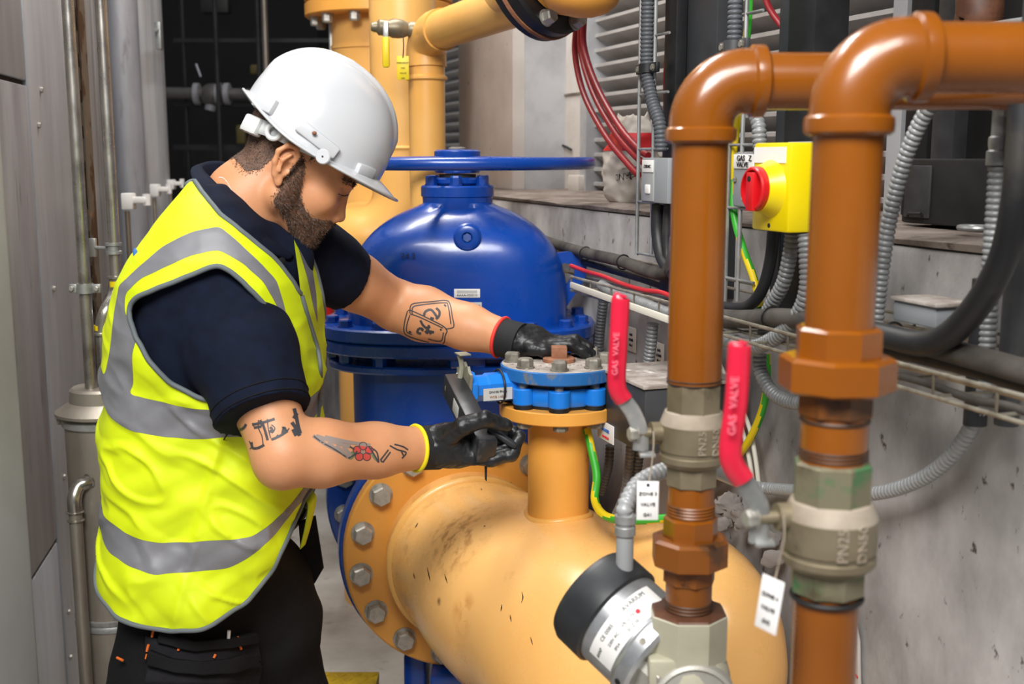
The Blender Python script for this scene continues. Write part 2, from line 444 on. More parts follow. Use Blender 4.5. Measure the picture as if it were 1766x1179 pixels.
left_box('panel', -1.2, seam-g, -.012, .0, zj1+g, 3.6, 'cladding', wl, .003)
left_box('panel', -1.2, seam-g, -.012, .001, zj2+g, zj1-g, 'cladding_dark', wl, .003)
left_box('panel', -1.2, seam-g, -.012, .0, .10, zj2-g, 'cladding', wl, .003)
left_box('panel', seam+.002, seam2, -.012, .003, .08, 3.6, 'cladding', wl, .003)
left_box('panel', seam2+.008, ls(162, 300), -.012, .02, .08, 3.6, 'duct_metal', wl, .003)
left_box('cover_strip', seam2+.02, seam2+.035, .02, .026, .1, 3.6, 'bright_line', wl)
left_box('panel', ls(162, 300)+.01, 1.5, -.012, .0, .08, 3.6, 'duct_metal', wl, .003)
for (px, py) in ((70, 155), (92, 498), (66, 216), (110, 822), (118, 1055), (121, 1133)):
    bolt(LQ(px, py, .004), LN, .012, .006, 'bolt_steel', wl, name='screw')
# timber shim under the panels
left_box('shim', seam-.15, seam2+.2, -.01, .0, .03, .075, 'rust_brown', wl)
# near painted pillar at the picture edge
pc = Q(4, 50, 2.19); pr = []
t = thing('painted_pillar', (pc.x-.15, 1.98, 0), 'pale grey painted steel pillar at the left picture edge', 'pillar')
pil_c = V((pc.x-.15, 2.03, 0))
m = MB(); poly = []
for cxs, cys, a0 in ((.11, -.11, -90), (.11, .11, 0), (-.11, .11, 90), (-.11, -.11, 180)):
    for k in range(6): a = math.radians(a0 + k*18); poly.append((cxs + .04*math.cos(a), cys + .04*math.sin(a)))
m.prism(poly, Matrix.Translation(pil_c), 3.6); m.build('post', 'pillar_paint', t)
MB().box((pil_c.x, pil_c.y, .01), (.42, .42, .02)).build('base_plate', 'pillar_paint', t)
# a rusty yellow edge strip on the pillar's near corner
m = MB().box((pil_c.x+.04, pil_c.y-.158, .45), (.03, .006, .75)); m.build('edge_strip', 'tag_yellow', t)
# ---------------------------------------------------------------- left pipework
yl = 2.36
def vpipe(name, px, py, y, r, z0, z1, m, label, cat='pipe', seg=20):
    p = Q(px, py, y); return MB().cyl((p.x, y, z0), (p.x, y, z1), r, seg).build(name, m, label=label, cat=cat)
p1 = Q(147, 500, yl); r1 = .0125
tank_c = Q(182, 800, yl+.02); tx = tank_c.x; ty = tank_c.y
capz = Q(170, 672, ty).z
vpipe('steel_riser_pipe', 147, 500, yl, r1, capz-.01, 3.4, 'steel', 'straight steel riser pipe entering the tank cap, next to the rusty strut')
# clamp 1 on riser pipe
t = thing('pipe_clamp', Q(147, 497, yl), 'steel two-screw pipe clamp around the straight riser pipe', 'clamp')
c = Q(147, 497, yl)
MB().lathe([(r1+.001, -.010), (r1+.005, -.010), (r1+.005, .010), (r1+.001, .010)], c, UP, 20).build('ring', 'galv', t)
for sx in (-1, 1):
    MB().box((c.x + sx*.024, c.y, c.z), (.018, .010, .018), None, .002).build('ear', 'galv', t)
    bolt(V((c.x + sx*.026, c.y-.005, c.z)), (0, -1, 0), .009, .006, 'bolt_steel', t, name='screw')
# slotted strut, rusty
p = Q(158, 500, yl+.10)
t = thing('slotted_strut', (p.x, p.y, .3), 'rusty slotted steel strut standing between the two riser pipes', 'strut')
MB().box((p.x-.012, p.y, 2.0), (.003, .04, 3.0)).box((p.x+.012, p.y, 2.0), (.003, .04, 3.0)).box((p.x, p.y+.018, 2.0), (.026, .003, 3.0)).build('channel', 'rusty_strut', t)
sm_ = MB().box((0, 0, 0), (.010, .004, .028), None, .002).mesh('slot', 'dark_steel')
for k in range(22): link('slot', sm_, t, Matrix.Translation((p.x, p.y+.0155, 1.05 + k*.075)))
# second riser with swan neck
q = [Q(172, 60, yl+.06), Q(196, 400, yl+.06)]; zt = 3.4
top = V((q[1].x, q[1].y, zt))
a = V((q[1].x, q[1].y, Q(196, 478, yl+.06).z)); b = Q(174, 575, yl+.03); bx = b.x
path = [top, a + UP*.05, a] + smooth_path([a, a + V((-.006, 0, -.035)), V((bx+.012, b.y, b.z+.045)), b], 8)[1:] + [V((bx, b.y, capz-.01))]
t = thing('swan_neck_pipe', (bx, b.y, capz), 'polished steel riser pipe with a swan neck bend beside the vest', 'pipe')
MB().tube(path[:3], .0118, 18).tube(path[-2:], .0118, 18).build('tube', 'steel', t, 60)
MB().tube(path[2:-1], .0145, 18).build('bend_fitting', 'steel', t, 60)
for pp in (a, b):
    MB().lathe([(.0145, -.004), (.0185, -.002), (.0185, .002), (.0145, .004)], pp, UP, 20).build('bead', 'steel', t)
MB().lathe([(.0149, 0), (.0149, .012)], a - UP*.02, UP, 18).build('yellow_mark', 'tag_yellow', t)
MB().lathe([(.0152, 0), (.0152, .010)], b + UP*.008, UP, 18).build('yellow_mark', 'tag_yellow', t)
pcu = Q(203, 420, yl+.09)
cable('copper_line', [V((pcu.x, pcu.y, 3.4)), V((pcu.x, pcu.y, 1.4)), Q(190, 560, yl+.08), Q(165, 600, yl+.08), Q(160, 655, yl+.05)], .003, 'copper', 'thin copper line running down behind the swan neck pipe', 'pipe')
# clamp 2: bracket on second riser
c = Q(196, 428, yl+.06)
t = thing('pipe_bracket', c, 'galvanised standoff bracket holding the swan neck riser', 'bracket')
MB().lathe([(.013, -.012), (.017, -.012), (.017, -.006), (.0135, -.004), (.0135, .004), (.017, .006), (.017, .012), (.013, .012)], c, UP, 20).build('ring', 'galv', t)
MB().cyl(c + V((-.015, 0, 0)), c + V((-.05, .02, 0)), .004, 10).build('rod', 'galv', t)
MB().box(c + V((-.052, .02, 0)), (.016, .012, .04), None, .002).build('plate', 'galv', t)
# the tank / flue
t = thing('flue_tank', (tx, ty, 0), 'tall dull steel cylinder with a flanged cap below the riser pipes', 'tank')
R = .078
MB().lathe([(R, 0), (R, capz-.07)], (tx, ty, .02), UP, 40).build('shell', 'tank_steel', t)
MB().lathe([(R+.002, 0), (R+.006, .004), (R+.006, .016), (R+.002, .02)], (tx, ty, capz-.075), UP, 40).build('clamp_band', 'galv', t)
MB().lathe([(R-.004, 0), (R+.018, .004), (R+.018, .010), (R-.006, .026), (R-.012, .030), (R-.014, .055), (R-.020, .060), (.01, .061)], (tx, ty, capz-.052), UP, 44).build('cap', 'tank_steel', t)
zr = Q(182, 1058, ty).z
MB().lathe([(R, -.014), (R+.004, -.012), (R+.004, -.006), (R+.001, 0), (R+.004, .006), (R+.004, .012), (R, .014)], (tx, ty, zr), UP, 40).build('joint_ring', 'galv', t)
bolt(V((tx-R-.012, ty-.01, capz-.065)), (0, -1, 0), .014, .01, 'bolt_steel', t, name='band_screw')
# drain pipe
e0 = Q(152, 830, ty-.075); pb = Q(131, 900, ty-.10); r = .0135
path = smooth_path([e0 + V((.012, .04, .004)), e0, e0 + V((-.016, -.012, -.008)), V((pb.x, pb.y, pb.z+.05)), V((pb.x, pb.y, pb.z+.02))], 8)
t = thing('drain_pipe', (pb.x, pb.y, 0), 'thin steel drain pipe curving out of the tank and down to the floor', 'pipe')
MB().tube(path, r*1.08, 20).build('elbow', 'steel', t, 60)
MB().cyl((pb.x, pb.y, 0), (pb.x, pb.y, pb.z+.02), r, 20).build('downpipe', 'tank_steel', t)
for dz in (.022, .004): MB().lathe([(r, -.003), (r+.004, -.001), (r+.004, .001), (r, .003)], (pb.x, pb.y, pb.z+dz), UP, 20).build('bead', 'steel', t)
MB().lathe([(r, -.003), (r+.004, 0), (r, .003)], path[8], path[9]-path[7], 20).build('bead', 'steel', t)
# tall blurred duct columns at the end of the left wall
for px, y, rr, lab in ((247, 4.5, .10, 'rounded brushed steel duct rising at the far end of the left wall'), (222, 4.1, .06, 'narrow dark steel duct standing just left of the rounded one')):
    p = Q(px, 300, y); t = thing('steel_duct', (p.x, y, 0), lab, 'duct')
    MB().lathe([(rr, 0), (rr, 3.6)], (p.x, y, 0), UP, 32).build('shell', 'duct_metal' if rr > .08 else 'cladding_dark', t)
    MB().lathe([(rr+.001, 0), (rr+.006, .004), (rr+.006, .02), (rr+.001, .024)], (p.x, y, 2.9), UP, 32).build('band', 'galv', t)
for k, (px, py, y, sc, lab) in enumerate(((222, 347, 3.5, 1.0, 'nearest white plastic pipe bracket on the left metal wall'), (268, 328, 4.2, .9, 'middle white plastic pipe bracket on the left metal wall'), (296, 318, 4.5, .75, 'farthest white plastic pipe bracket, beside the yellow shoulder'), (274, 62, 4.35, .9, 'small pale bracket high on the far duct'))):
    c = Q(px, py, y)
    t = thing('pipe_bracket', c, lab, 'bracket')
    if k < 3:
        MB().box(c, (.035*sc, .04, .05*sc), None, .004).build('block', 'clip_plastic', t)
        MB().box(c + V((.033*sc, 0, .004)), (.05*sc, .03, .02*sc), None, .004).build('arm', 'clip_plastic', t)
        MB().cyl(c + V((.055*sc, 0, -.012)), c + V((.055*sc, 0, .022)), .012*sc, 14).build('clip', 'clip_plastic', t)
        MB().cyl(c + V((-.006, 0, -.03*sc)), V((c.x-.006, c.y, c.z-.75)), .008*sc, 12).build('hanging_tube', 'tank_steel', t)
    else:
        MB().box(c, (.022, .03, .10), None, .004).build('block', 'galv', t); MB().cyl(c + V((0, -.02, .02)), c + V((0, -.03, .02)), .008, 10).build('knob', 'galv', t)
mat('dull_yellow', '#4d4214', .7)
# ---------------------------------------------------------------- dark background: pipes and racks behind the worker
def hp(name, pxa, pxb, py, y, r, m, label, pyb=None):
    a = Q(pxa, py, y); b = Q(pxb, pyb or py, y); return MB().cyl(a, b, r, 16).build(name, m, label=label, cat='pipe')
t = thing('far_grey_pipe', Q(370, 165, 6.5), 'horizontal dull pipe with a flanged valve in the dark beyond the worker', 'pipe')
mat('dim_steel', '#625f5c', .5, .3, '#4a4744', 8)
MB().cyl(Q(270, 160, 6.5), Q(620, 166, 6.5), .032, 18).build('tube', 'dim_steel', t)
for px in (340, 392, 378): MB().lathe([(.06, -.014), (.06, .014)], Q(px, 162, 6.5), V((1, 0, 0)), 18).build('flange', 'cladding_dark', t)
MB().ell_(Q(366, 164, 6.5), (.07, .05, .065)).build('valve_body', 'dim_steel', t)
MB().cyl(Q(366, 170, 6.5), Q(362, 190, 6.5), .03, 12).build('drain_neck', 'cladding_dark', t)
for k, (px, y, r, lab) in enumerate(((378, 6.3, .012, 'thin dark upright of the rack behind the helmet'), (462, 6.0, .016, 'pale steel conduit rising into the dark above the helmet'), (450, 6.05, .012, 'dark conduit just left of the pale one above the helmet'), (322, 6.6, .012, 'faint upright close to the far duct'))):
    p = Q(px, 200, y); z0 = .0
    MB().cyl((p.x, y, z0), (p.x, y, 3.4), r, 12).build('rack_upright', 'dark_steel' if k != 1 else 'tank_steel', label=lab, cat='rack')
for k, (py, lab) in enumerate(((68, 'upper dark rack rail behind the helmet'), (178, 'dark rail just under the far grey pipe'), (252, 'lower grey rack rail level with the collar'))):
    a = Q(300, py, 6.6); b = Q(640, py+4, 6.6)
    MB().box((a+b)/2, ((b-a).length, .03, .022 if k < 2 else .03)).build('rack_rail', 'dark_steel', label=lab, cat='rack')
p = Q(400, 275, 6.9)
MB().box(V((p.x, p.y, p.z)), (.5, .3, .12), None, .01).build('grey_crate', 'dark_steel', label='dull grey crate on the rack behind the neck', cat='crate')
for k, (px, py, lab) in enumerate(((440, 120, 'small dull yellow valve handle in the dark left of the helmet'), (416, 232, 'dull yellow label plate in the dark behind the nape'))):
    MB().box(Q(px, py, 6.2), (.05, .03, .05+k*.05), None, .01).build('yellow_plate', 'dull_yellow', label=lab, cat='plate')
MB().box(Q(372, 8, 6.8), (.16, .08, .10), None, .008).build('sign_box', 'dark_steel', label='small dark box high in the shadows', cat='box')
MB().cyl(Q(338, 110, 6.5), Q(346, 132, 6.5), .006, 8).build('spindle', 'cladding', label='thin slanted spindle above the far pipe valve', cat='spindle')
# yellow tread plate and grey post low behind the trousers
c = Q(602, 1196, 2.62)
t = thing('tread_plate', c, 'yellow chequer plate step low beside the black trousers', 'step')
zt_ = c.z
MB().box((c.x-.01, 2.66, zt_-.01), (.14, .16, .02)).build('plate', 'yellow_tread', t)
lm = MB().ell_((0, 0, 0), (.011, .003, .0025), None, 8, 6).mesh('tread_lozenge', 'yellow_tread')
for i in range(7):
    for j in range(6):
        link('tread_lozenge', lm, t, Matrix.Translation((c.x-.07+i*.02, 2.59+j*.026, zt_)) @ Matrix.Rotation(math.radians(45 if (i+j) % 2 else -45), 4, 'Z'))
for sx in (-.07, .05):
    for sy in (2.595, 2.725): MB().box((c.x+sx, sy, zt_/2-.01), (.02, .02, zt_-.02)).build('leg', 'yellow_tread', t)
MB().box(Q(562, 522, 3.9), (.05, .06, .09), None, .006).build('red_box', 'red_plastic', label='red box glimpsed between the vest front and the far arm', cat='box')

yr = 3.79
t = thing('black_rod', Q(609, 425, yr), 'black upright rod clipped to the gas main by the far sleeve', 'rod')
MB().cyl(Q(609, 470, yr), Q(609, 379, yr), .010, 12).build('rod', 'blackpaint', t); MB().box(Q(609, 440, yr) + V((0, .03, 0)), (.03, .05, .02)).build('clip', 'blackpaint', t)
t = thing('bent_rod', Q(640, 432, yr), 'thin dark slanted rod clipped to the gas main right of the black upright rod', 'rod')
MB().cyl(Q(640, 436, yr), Q(650, 394, yr), .006, 10).build('rod', 'dark_steel', t); MB().box(Q(642, 430, yr) + V((0, .03, 0)), (.02, .05, .015)).build('clip', 'dark_steel', t)
# ================================================================= YELLOW PIPES IN THE BACKGROUND
# pipe A: big vertical with a bolted flange near the top
pA = Q(650, 300, 4.0); rA = .165; xA = Q(577, 300, 4.0).x + rA
t = thing('gas_main', (xA, 4.0, 0), 'wide pale orange gas main with a bolted flange above the helmet', 'pipe')
MB().lathe([(rA, 0), (rA, 3.2)], (xA, 4.0, 0), UP, 40).build('tube', 'yellow_pipe', t)
zf = Q(600, 22, 4.0-rA).z
MB().lathe([(rA+.08, 0), (rA+.085, .004), (rA+.085, .042), (rA+.08, .046)], (xA, 4.0, zf), UP, 48).build('flange', 'yellow_flange', t)
MB().lathe([(rA+.08, .05), (rA+.085, .054), (rA+.085, .092), (rA+.08, .096)], (xA, 4.0, zf), UP, 48).build('flange', 'yellow_flange', t)
MB().lathe([(rA+.004, -.006), (rA+.004, .006)], (xA, 4.0, zf-.10), UP, 40).build('weld', 'yellow_pipe', t)
for k in range(12):
    a = 2*math.pi*(k+.5)/12; bolt(V((xA + (rA+.05)*math.cos(a), 4.0 + (rA+.05)*math.sin(a), zf)), (0, 0, -1), .03, .03, 'bolt_steel', t)
# pale conduit just left of the main
p = Q(571, 60, 3.95); MB().cyl((p.x, 3.95, 1.0), (p.x, 3.95, zf-.02), .008, 10).build('thin_conduit', 'galv', label='thin galvanised conduit hugging the left side of the gas main', cat='conduit')
# pipe B: in front of A, bends back at the bottom
rB = .095; yB = 3.35; pB = Q(692, 200, yB); xB = Q(640, 200, yB).x + rB
t = thing('gas_branch', (xB, yB, .5), 'orange vertical gas branch behind the helmet peak, elbowing left at the bottom', 'pipe')
zb = Q(690, 330, yB).z; RB = .14
path = [V((xB, yB, 3.2)), V((xB, yB, zb+.3)), V((xB, yB, zb))] + [V((xB - RB + RB*math.cos(a), yB + .0, zb - RB*math.sin(a))) for a in [math.pi/2*i/10 for i in range(1, 11)]] + [V((xB-RB-.10, yB+.1, zb-RB)), V((xA, yB+.5, zb-RB))]
MB().tube(path, rB, 36).build('tube', 'yellow_pipe', t, 60)
MB().lathe([(rB+.001, -.006), (rB+.004, 0), (rB+.001, .006)], (xB, yB, Q(690, 255, yB-rB).z), UP, 36).build('weld', 'yellow_pipe', t)
# pipe C: thinner riser with an elbow climbing right towards the dark wafer valve
rC = .047; yC = 3.0; xC = Q(706, 250, yC).x + rC
zc = Q(730, 95, yC).z
d_end = Q(905, 2, 2.45)
t = thing('slanting_gas_pipe', (xC, yC, .9), 'slim orange gas pipe with an elbow slanting up right to the dark wafer valve', 'pipe')
p0 = V((xC, yC, zc)); dirD = (d_end - (p0 + UP*.05)).normalized()
bend = smooth_path([p0 + UP*-.03, p0 + UP*.01, p0 + UP*.035 + dirD*.02, p0 + UP*.05 + dirD*.07, p0 + UP*.05 + dirD*.12], 8)
MB().cyl((xC, yC, .9), (xC, yC, zc-.02), rC, 32).build('riser', 'yellow_pipe', t)
MB().tube(bend, rC*1.1, 32).build('elbow', 'yellow_pipe', t, 60)
MB().lathe([(rC, -.008), (rC+.007, -.003), (rC+.007, .003), (rC, .008)], Q(730, 133, yC-.03) * 0 + V((xC, yC, Q(730, 133, yC-rC).z)), UP, 32).build('weld_bead', 'yellow_pipe', t)
MB().cyl(p0 + UP*.05 + dirD*.10, d_end, rC, 32).build('slanting_tube', 'yellow_pipe', t)
# small ball valve branching left from the elbow
b0 = Q(735, 53, yC-.03); b1 = Q(640, 46, yC-.06); bd = (b1-b0).normalized(); L = (b1-b0).length
t = thing('small_ball_valve', b0, 'small brass ball valve with yellow lever on the slanting gas pipe', 'valve')
MB().lathe([(.018, -.03), (.018, .03*L/.15)], b0, bd, 20).build('nipple', 'yellow_pipe', t)
MB().lathe([(.016, L*.15), (.020, L*.16), (.020, L*.30), (.017, L*.34), (.022, L*.42), (.024, L*.5), (.024, L*.62), (.020, L*.68), (.020, L*.86), (.013, L*.90), (.013, L*.94), (.010, L)], b0, bd, 18).build('body', 'brass', t)
hb = b0 + bd*(L*.72) + V((0, -.022, 0))
MB().box(hb + V((0, 0, -.012)), (.014, .006, .05), None, .002).build('lever_shank', 'galv', t)
MB().box(hb + V((0, -.004, -.062)), (.018, .010, .075), None, .005).build('lever', 'tag_yellow', t)
tp = Q(695, 117, yC-.08)
t = thing('yellow_tag', tp, 'yellow printed tag hanging from the small ball valve', 'tag')
hp_ = Q(696, 62, yC-.08)
MB().box(tp, (.030, .0015, .058), None, .0007).build('card', 'tag_yellow', t)
MB().tube(smooth_path([Q(695, 60, yC-.08), Q(696, 80, yC-.085), tp + V((0, 0, .024))], 6), .0015, 6).build('string', 'ink', t)
for k, s_ in enumerate(('EMERGENCY', 'GAS', 'VALVE', 'G42')):
    text(s_, .0055, basis(tp + V((0, -.0015, .012-.0125*k)), (1, 0, 0), UP), 'ink', t)
# dark wafer valve with orange end disc at the top of the frame
c = Q(948, -62, 2.35); ax = dirD
ax = V((.70, -.62, .22)).normalized()
t = thing('wafer_valve', c, 'dark wafer valve between orange pipe ends at the top edge of the picture', 'valve')
c = Q(930, -50, 2.36)
R = .135
MB().lathe([(R-.006, -.03), (R, -.024), (R, .024), (R-.006, .03)], c, ax, 48).build('body', 'blackpaint', t)
MB().lathe([(R+.003, -.008), (R+.003, .0)], c, ax, 48).build('rim', 'rust_brown', t)
MB().lathe([(R-.045, .03), (R-.035, .034), (R-.035, .055), (R-.04, .06)], c, ax, 48).build('orange_flange', 'yellow_flange', t)
MB().lathe([(rC, -.12), (rC, -.03)], c, ax, 28).build('stub', 'yellow_pipe', t)
x_, y_, a_ = frame_from(ax)
for k in range(8):
    an = 2*math.pi*(k+.5)/8; bolt(c + ax*.03 + x_*(.118*math.cos(an)) + y_*(.118*math.sin(an)), ax, .026, .022, 'bolt_steel', t)
cc = c + ax*.09 + V((.0, 0, -.0))
t = thing('orange_drum_end', cc, 'round orange pipe end at the very top of the picture', 'pipe')
c2 = Q(998, 0, 2.20)
MB().lathe([(.004, -.032), (.030, -.029), (.056, -.019), (.072, -.003), (.080, .018), (.080, .30)], c2, V((.10, -.05, .98)).normalized(), 48).build('end_cap', 'yellow_flange', t, 60)
MB().lathe([(.079, -.004), (.084, 0), (.079, .004)], c2 + UP*.05, V((.10, -.05, .98)).normalized(), 48).build('weld_ring', 'yellow_pipe', t)
# ================================================================= BLUE GATE VALVE
VY = 2.60; vx = Q(790, 450, VY).x
t = thing('gate_valve', (vx, VY, 0), 'big glossy blue gate valve with a flat handwheel behind the worker\'s arms', 'valve')
B = 'valve_blue'
zw = Q(790, 281, VY).z; z_fl_top = Q(790, 562, VY-.1).z; z_nb = Q(790, 345, VY-.05).z; z_pl = Q(790, 322, VY).z
# handwheel
hw = link('handwheel', MB().tube([V((vx + .300*math.cos(a), VY + .300*math.sin(a), zw)) for a in [2*math.pi*i/72 for i in range(72)]], .0135, 14, closed=True).mesh('handwheel', B, 60), t)
for k in range(5):
    a = 2*math.pi*k/5 + .35; e = V((vx + .295*math.cos(a), VY + .295*math.sin(a), zw))
    MB().tube([V((vx, VY, zw)), e], [.016, .012], 12, ell=.7).build('spoke', B, hw)
MB().lathe([(.050, -.022), (.052, -.018), (.052, .026), (.046, .030)], (vx, VY, zw), UP, 32).build('hub', B, hw)
MB().lathe([(.020, .03), (.020, .034), (.012, .036)], (vx, VY, zw), UP, 16).build('stem_nut', 'bolt_dull', hw)
MB().lathe([(.042, 0), (.042, .05)], (vx, VY, zw-.075), UP, 24).build('stem', 'dark_steel', t)
zg = zw - .052
MB().lathe([(.050, 0), (.054, .004), (.054, .012), (.05, .016)], (vx, VY, zg+.004), UP, 32).build('gland_ring', B, t)
MB().lathe([(.050, 0), (.050, .03)], (vx, VY, zg-.03), UP, 32).build('gland', B, t)
zp = Q(790, 335, VY-.08).z
MB().lathe([(.072, -.075), (.078, -.06), (.080, -.008), (.083, -.006), (.083, .014), (.080, .018)], (vx, VY, zp), UP, 40).build('neck', B, t)
for k in range(6):
    a = 2*math.pi*k/6 + .52; bolt(V((vx + .066*math.cos(a), VY + .066*math.sin(a), zp+.018)), UP, .022, .022, B, t)
# bonnet: flattened dome, oval in plan
zd = z_fl_top; H = zp - .02 - zd
mb = MB(); RX, RY = .248, .155; rings = 26; seg = 64
for j in range(rings+1):
    q = j/rings
    h = H*q
    kx = max(0., 1 - max(0, (q-.22)/.80)**2.3)**.52 if q > .22 else 1 + .02*(.22-q)
    ky = max(0., 1 - max(0, (q-.45)/.58)**2.6)**.6 if q > .45 else 1.0
    kx = max(kx, .30); ky = max(ky, .48)
    for i in range(seg):
        a = 2*math.pi*i/seg; c_, s_ = math.cos(a), math.sin(a); e = 2/3.4
        mb.v.append(V((vx + RX*kx*abs(c_)**e*(1 if c_ >= 0 else -1), VY + RY*ky*abs(s_)**e*(1 if s_ >= 0 else -1), zd + h)))
for j in range(rings):
    for i in range(seg): mb.f.append((j*seg+i, j*seg+(i+1) % seg, (j+1)*seg+(i+1) % seg, (j+1)*seg+i))
mb.f.append(tuple(rings*seg + i for i in range(seg)))
bonnet = mb.build('bonnet', B, t, 50)
yf = VY - RY
# plug on the bonnet face
pp = Q(806, 409, yf+.012)
pl = MB().lathe([(.030, -.02), (.030, .006), (.027, .010), (.024, .012), (.012, .012), (.008, .006)], pp, (0, -1, 0), 28).build('plug', B, bonnet)
link('hex_recess', MB().lathe([(.0095, 0), (.0095, .0015)], (0, 0, 0), UP, 6).mesh('hex_recess', 'valve_blue_dusty'), bonnet, fmat(pp + V((0, -.0105, 0)), (0, -1, 0)))
text('24.2', .016, basis(Q(704, 441, yf-.002), (1, 0, 0), UP), 'ink', bonnet, sx=1.2)
def sticker(px0, py0, px1, py1, y, m, parent, name='sticker'):
    a = Q(px0, py0, y); b = Q(px1, py1, y); c = (a+b)/2
    return MB().box(c, (abs(b.x-a.x), .0015, abs(a.z-b.z)), None, .0006).build(name, m, parent), c
s_, c = sticker(783, 498, 828, 513, yf-.001, 'white_label', bonnet)
MB().box(c + V((0, -.001, .0035)), (.044, .001, .006)).build('barcode', 'label_grey', s_); text('AAAA-000010', .0075, basis(c + V((0, -.0012, -.0045)), (1, 0, 0), UP), 'ink', s_)
s_, c = sticker(790, 521, 831, 548, yf-.001, 'label_grey', bonnet)
text('CE', .014, basis(c + V((.014, -.0012, .006)), (1, 0, 0), UP), 'ink', s_)
# oval bonnet flanges with bolts
def oval(rx, ry, z0, z1, name, m, seg=64, bev=.004):
    mb = MB(); lv = [(-bev, z0), (0, z0+bev), (0, z1-bev), (-bev, z1)]
    for d, z in lv:
        for i in range(seg):
            a = 2*math.pi*i/seg; c_, s_ = math.cos(a), math.sin(a); e = 2/3.0
            mb.v.append(V((vx + (rx+d)*abs(c_)**e*(1 if c_ >= 0 else -1), VY + (ry+d)*abs(s_)**e*(1 if s_ >= 0 else -1), z)))
    for j in range(3):
        for i in range(seg): mb.f.append((j*seg+i, j*seg+(i+1) % seg, (j+1)*seg+(i+1) % seg, (j+1)*seg+i))
    mb.f.append(tuple(range(seg))); mb.f.append(tuple(3*seg+i for i in range(seg)))
    return mb.build(name, m, t)
oval(.312, .215, zd-.026, zd+.004, 'bonnet_flange', B); oval(.310, .213, zd-.056, zd-.028, 'body_flange', B)
for k in range(14):
    a = 2*math.pi*(k+.5)/14; c_, s_ = math.cos(a), math.sin(a); e = 2/3.0
    bx_ = vx + .285*abs(c_)**e*(1 if c_ >= 0 else -1); by_ = VY + .188*abs(s_)**e*(1 if s_ >= 0 else -1)
    bolt(V((bx_, by_, zd+.004)), UP, .026, .016, B, t); bolt(V((bx_, by_, zd-.056)), (0, 0, -1), .026, .022, B, t, name='nut')
# lifting lugs either side of the bonnet
for sx in (-1, 1):
    lug = MB(); M = basis(V((vx + sx*.215, VY-.012, zd+.09)), (sx, 0, 0), UP)
    outer = [(0, -.085), (.03, -.06), (.075, .01), (.078, .04), (.065, .062), (.035, .07), (0, .065)]
    inner = [(.012, -.03), (.02, -.022), (.05, .018), (.05, .034), (.042, .042), (.026, .044), (.012, .036)]
    k = len(outer); n = len(lug.v)
    for z in (0, .024):
        for p in outer + inner: lug.v.append(M @ V((p[0], p[1], z)))
    K = 2*k
    for i in range(k-1):
        lug.f += [(i, i+1, k+i+1, k+i), (K+i, K+k+i, K+k+i+1, K+i+1), (i, K+i, K+i+1, i+1), (k+i, k+i+1, K+k+i+1, K+k+i)]
    lug.f += [(0, k, K+k, K), (k-1, K+k-1, K+2*k-1, 2*k-1), (k, 2*k-1, K+2*k-1, K+k)]
    lug.build('lifting_lug', B, t)
# body below: oval trunk with a rib plate, then the horizontal bore
zrib = Q(700, 640, VY-.2).z
oval(.242, .155, .62, zd-.05, 'trunk', B)
oval(.295, .200, zrib-.012, zrib+.006, 'rib_plate', B)
for px in (818,): wallr = MB().box(Q(px, 612, VY-.17), (.05, .03, .10), None, .004).build('web', B, t)
AX = V((.225, -.974, 0)).normalized()      # bore axis, towards the camera
FC = Q(806, 950, 2.385)                      # centre of the near flange face
bore_c = V((vx, VY, FC.z))
FBK = FC - AX*.045
MB().lathe([(.20, 0), (.20, .34)], FC - AX*.42, AX, 48).build('bore', B, t)
def flange_ring(c, th, R, m, name, parent): return MB().lathe([(R-.004, 0), (R, .004), (R, th-.004), (R-.004, th)], c, AX, 72).build(name, m, parent)
flange_ring(FC - AX*.085, .042, .276, B, 'near_flange', t)
flange_ring(FC - AX*.47, .042, .276, B, 'far_flange', t)
fx, fy, _ = frame_from(AX)
for k in range(16):
    a = 2*math.pi*(k+.35)/16; o_ = fx*(.237*math.cos(a)) + fy*(.237*math.sin(a))
    bolt(FC - AX*.085 + o_, -AX, .036, .03, 'bolt_steel', t, name='nut'); bolt(FC - AX*.428 + o_, AX, .036, .026, 'bolt_steel', t, name='nut')
# feet
for sx in (-.10, .14): MB().box((vx+sx, VY-.02, .235), (.05, .26, .47), None, .006).build('foot', 'blackpaint' if sx > 0 else B, t)
MB().box(FC + V((-.02, -.02, 0)) + V((0, 0, -.285 )) , (.12, .10, .05), None, .004).build('foot_block', B, t)
MB().box((vx+.02, VY-.06, .01), (.42, .34, .02)).build('base_plate', 'blackpaint', t)
# ================================================================= YELLOW REDUCER BEND
t = thing('yellow_bend', (FC.x+.2, FC.y-.5, 0), 'large glossy orange-yellow gas pipe bend with a bolted flange in front of the worker', 'pipe')
flange_ring(FC - AX*.041, .041, .268, 'yellow_flange', 'flange', t)
for k in range(16):
    a = 2*math.pi*(k+.35)/16; bolt(FC + fx*(.235*math.cos(a)) + fy*(.235*math.sin(a)), AX, .038, .026, 'bolt_steel', t, rot=k)
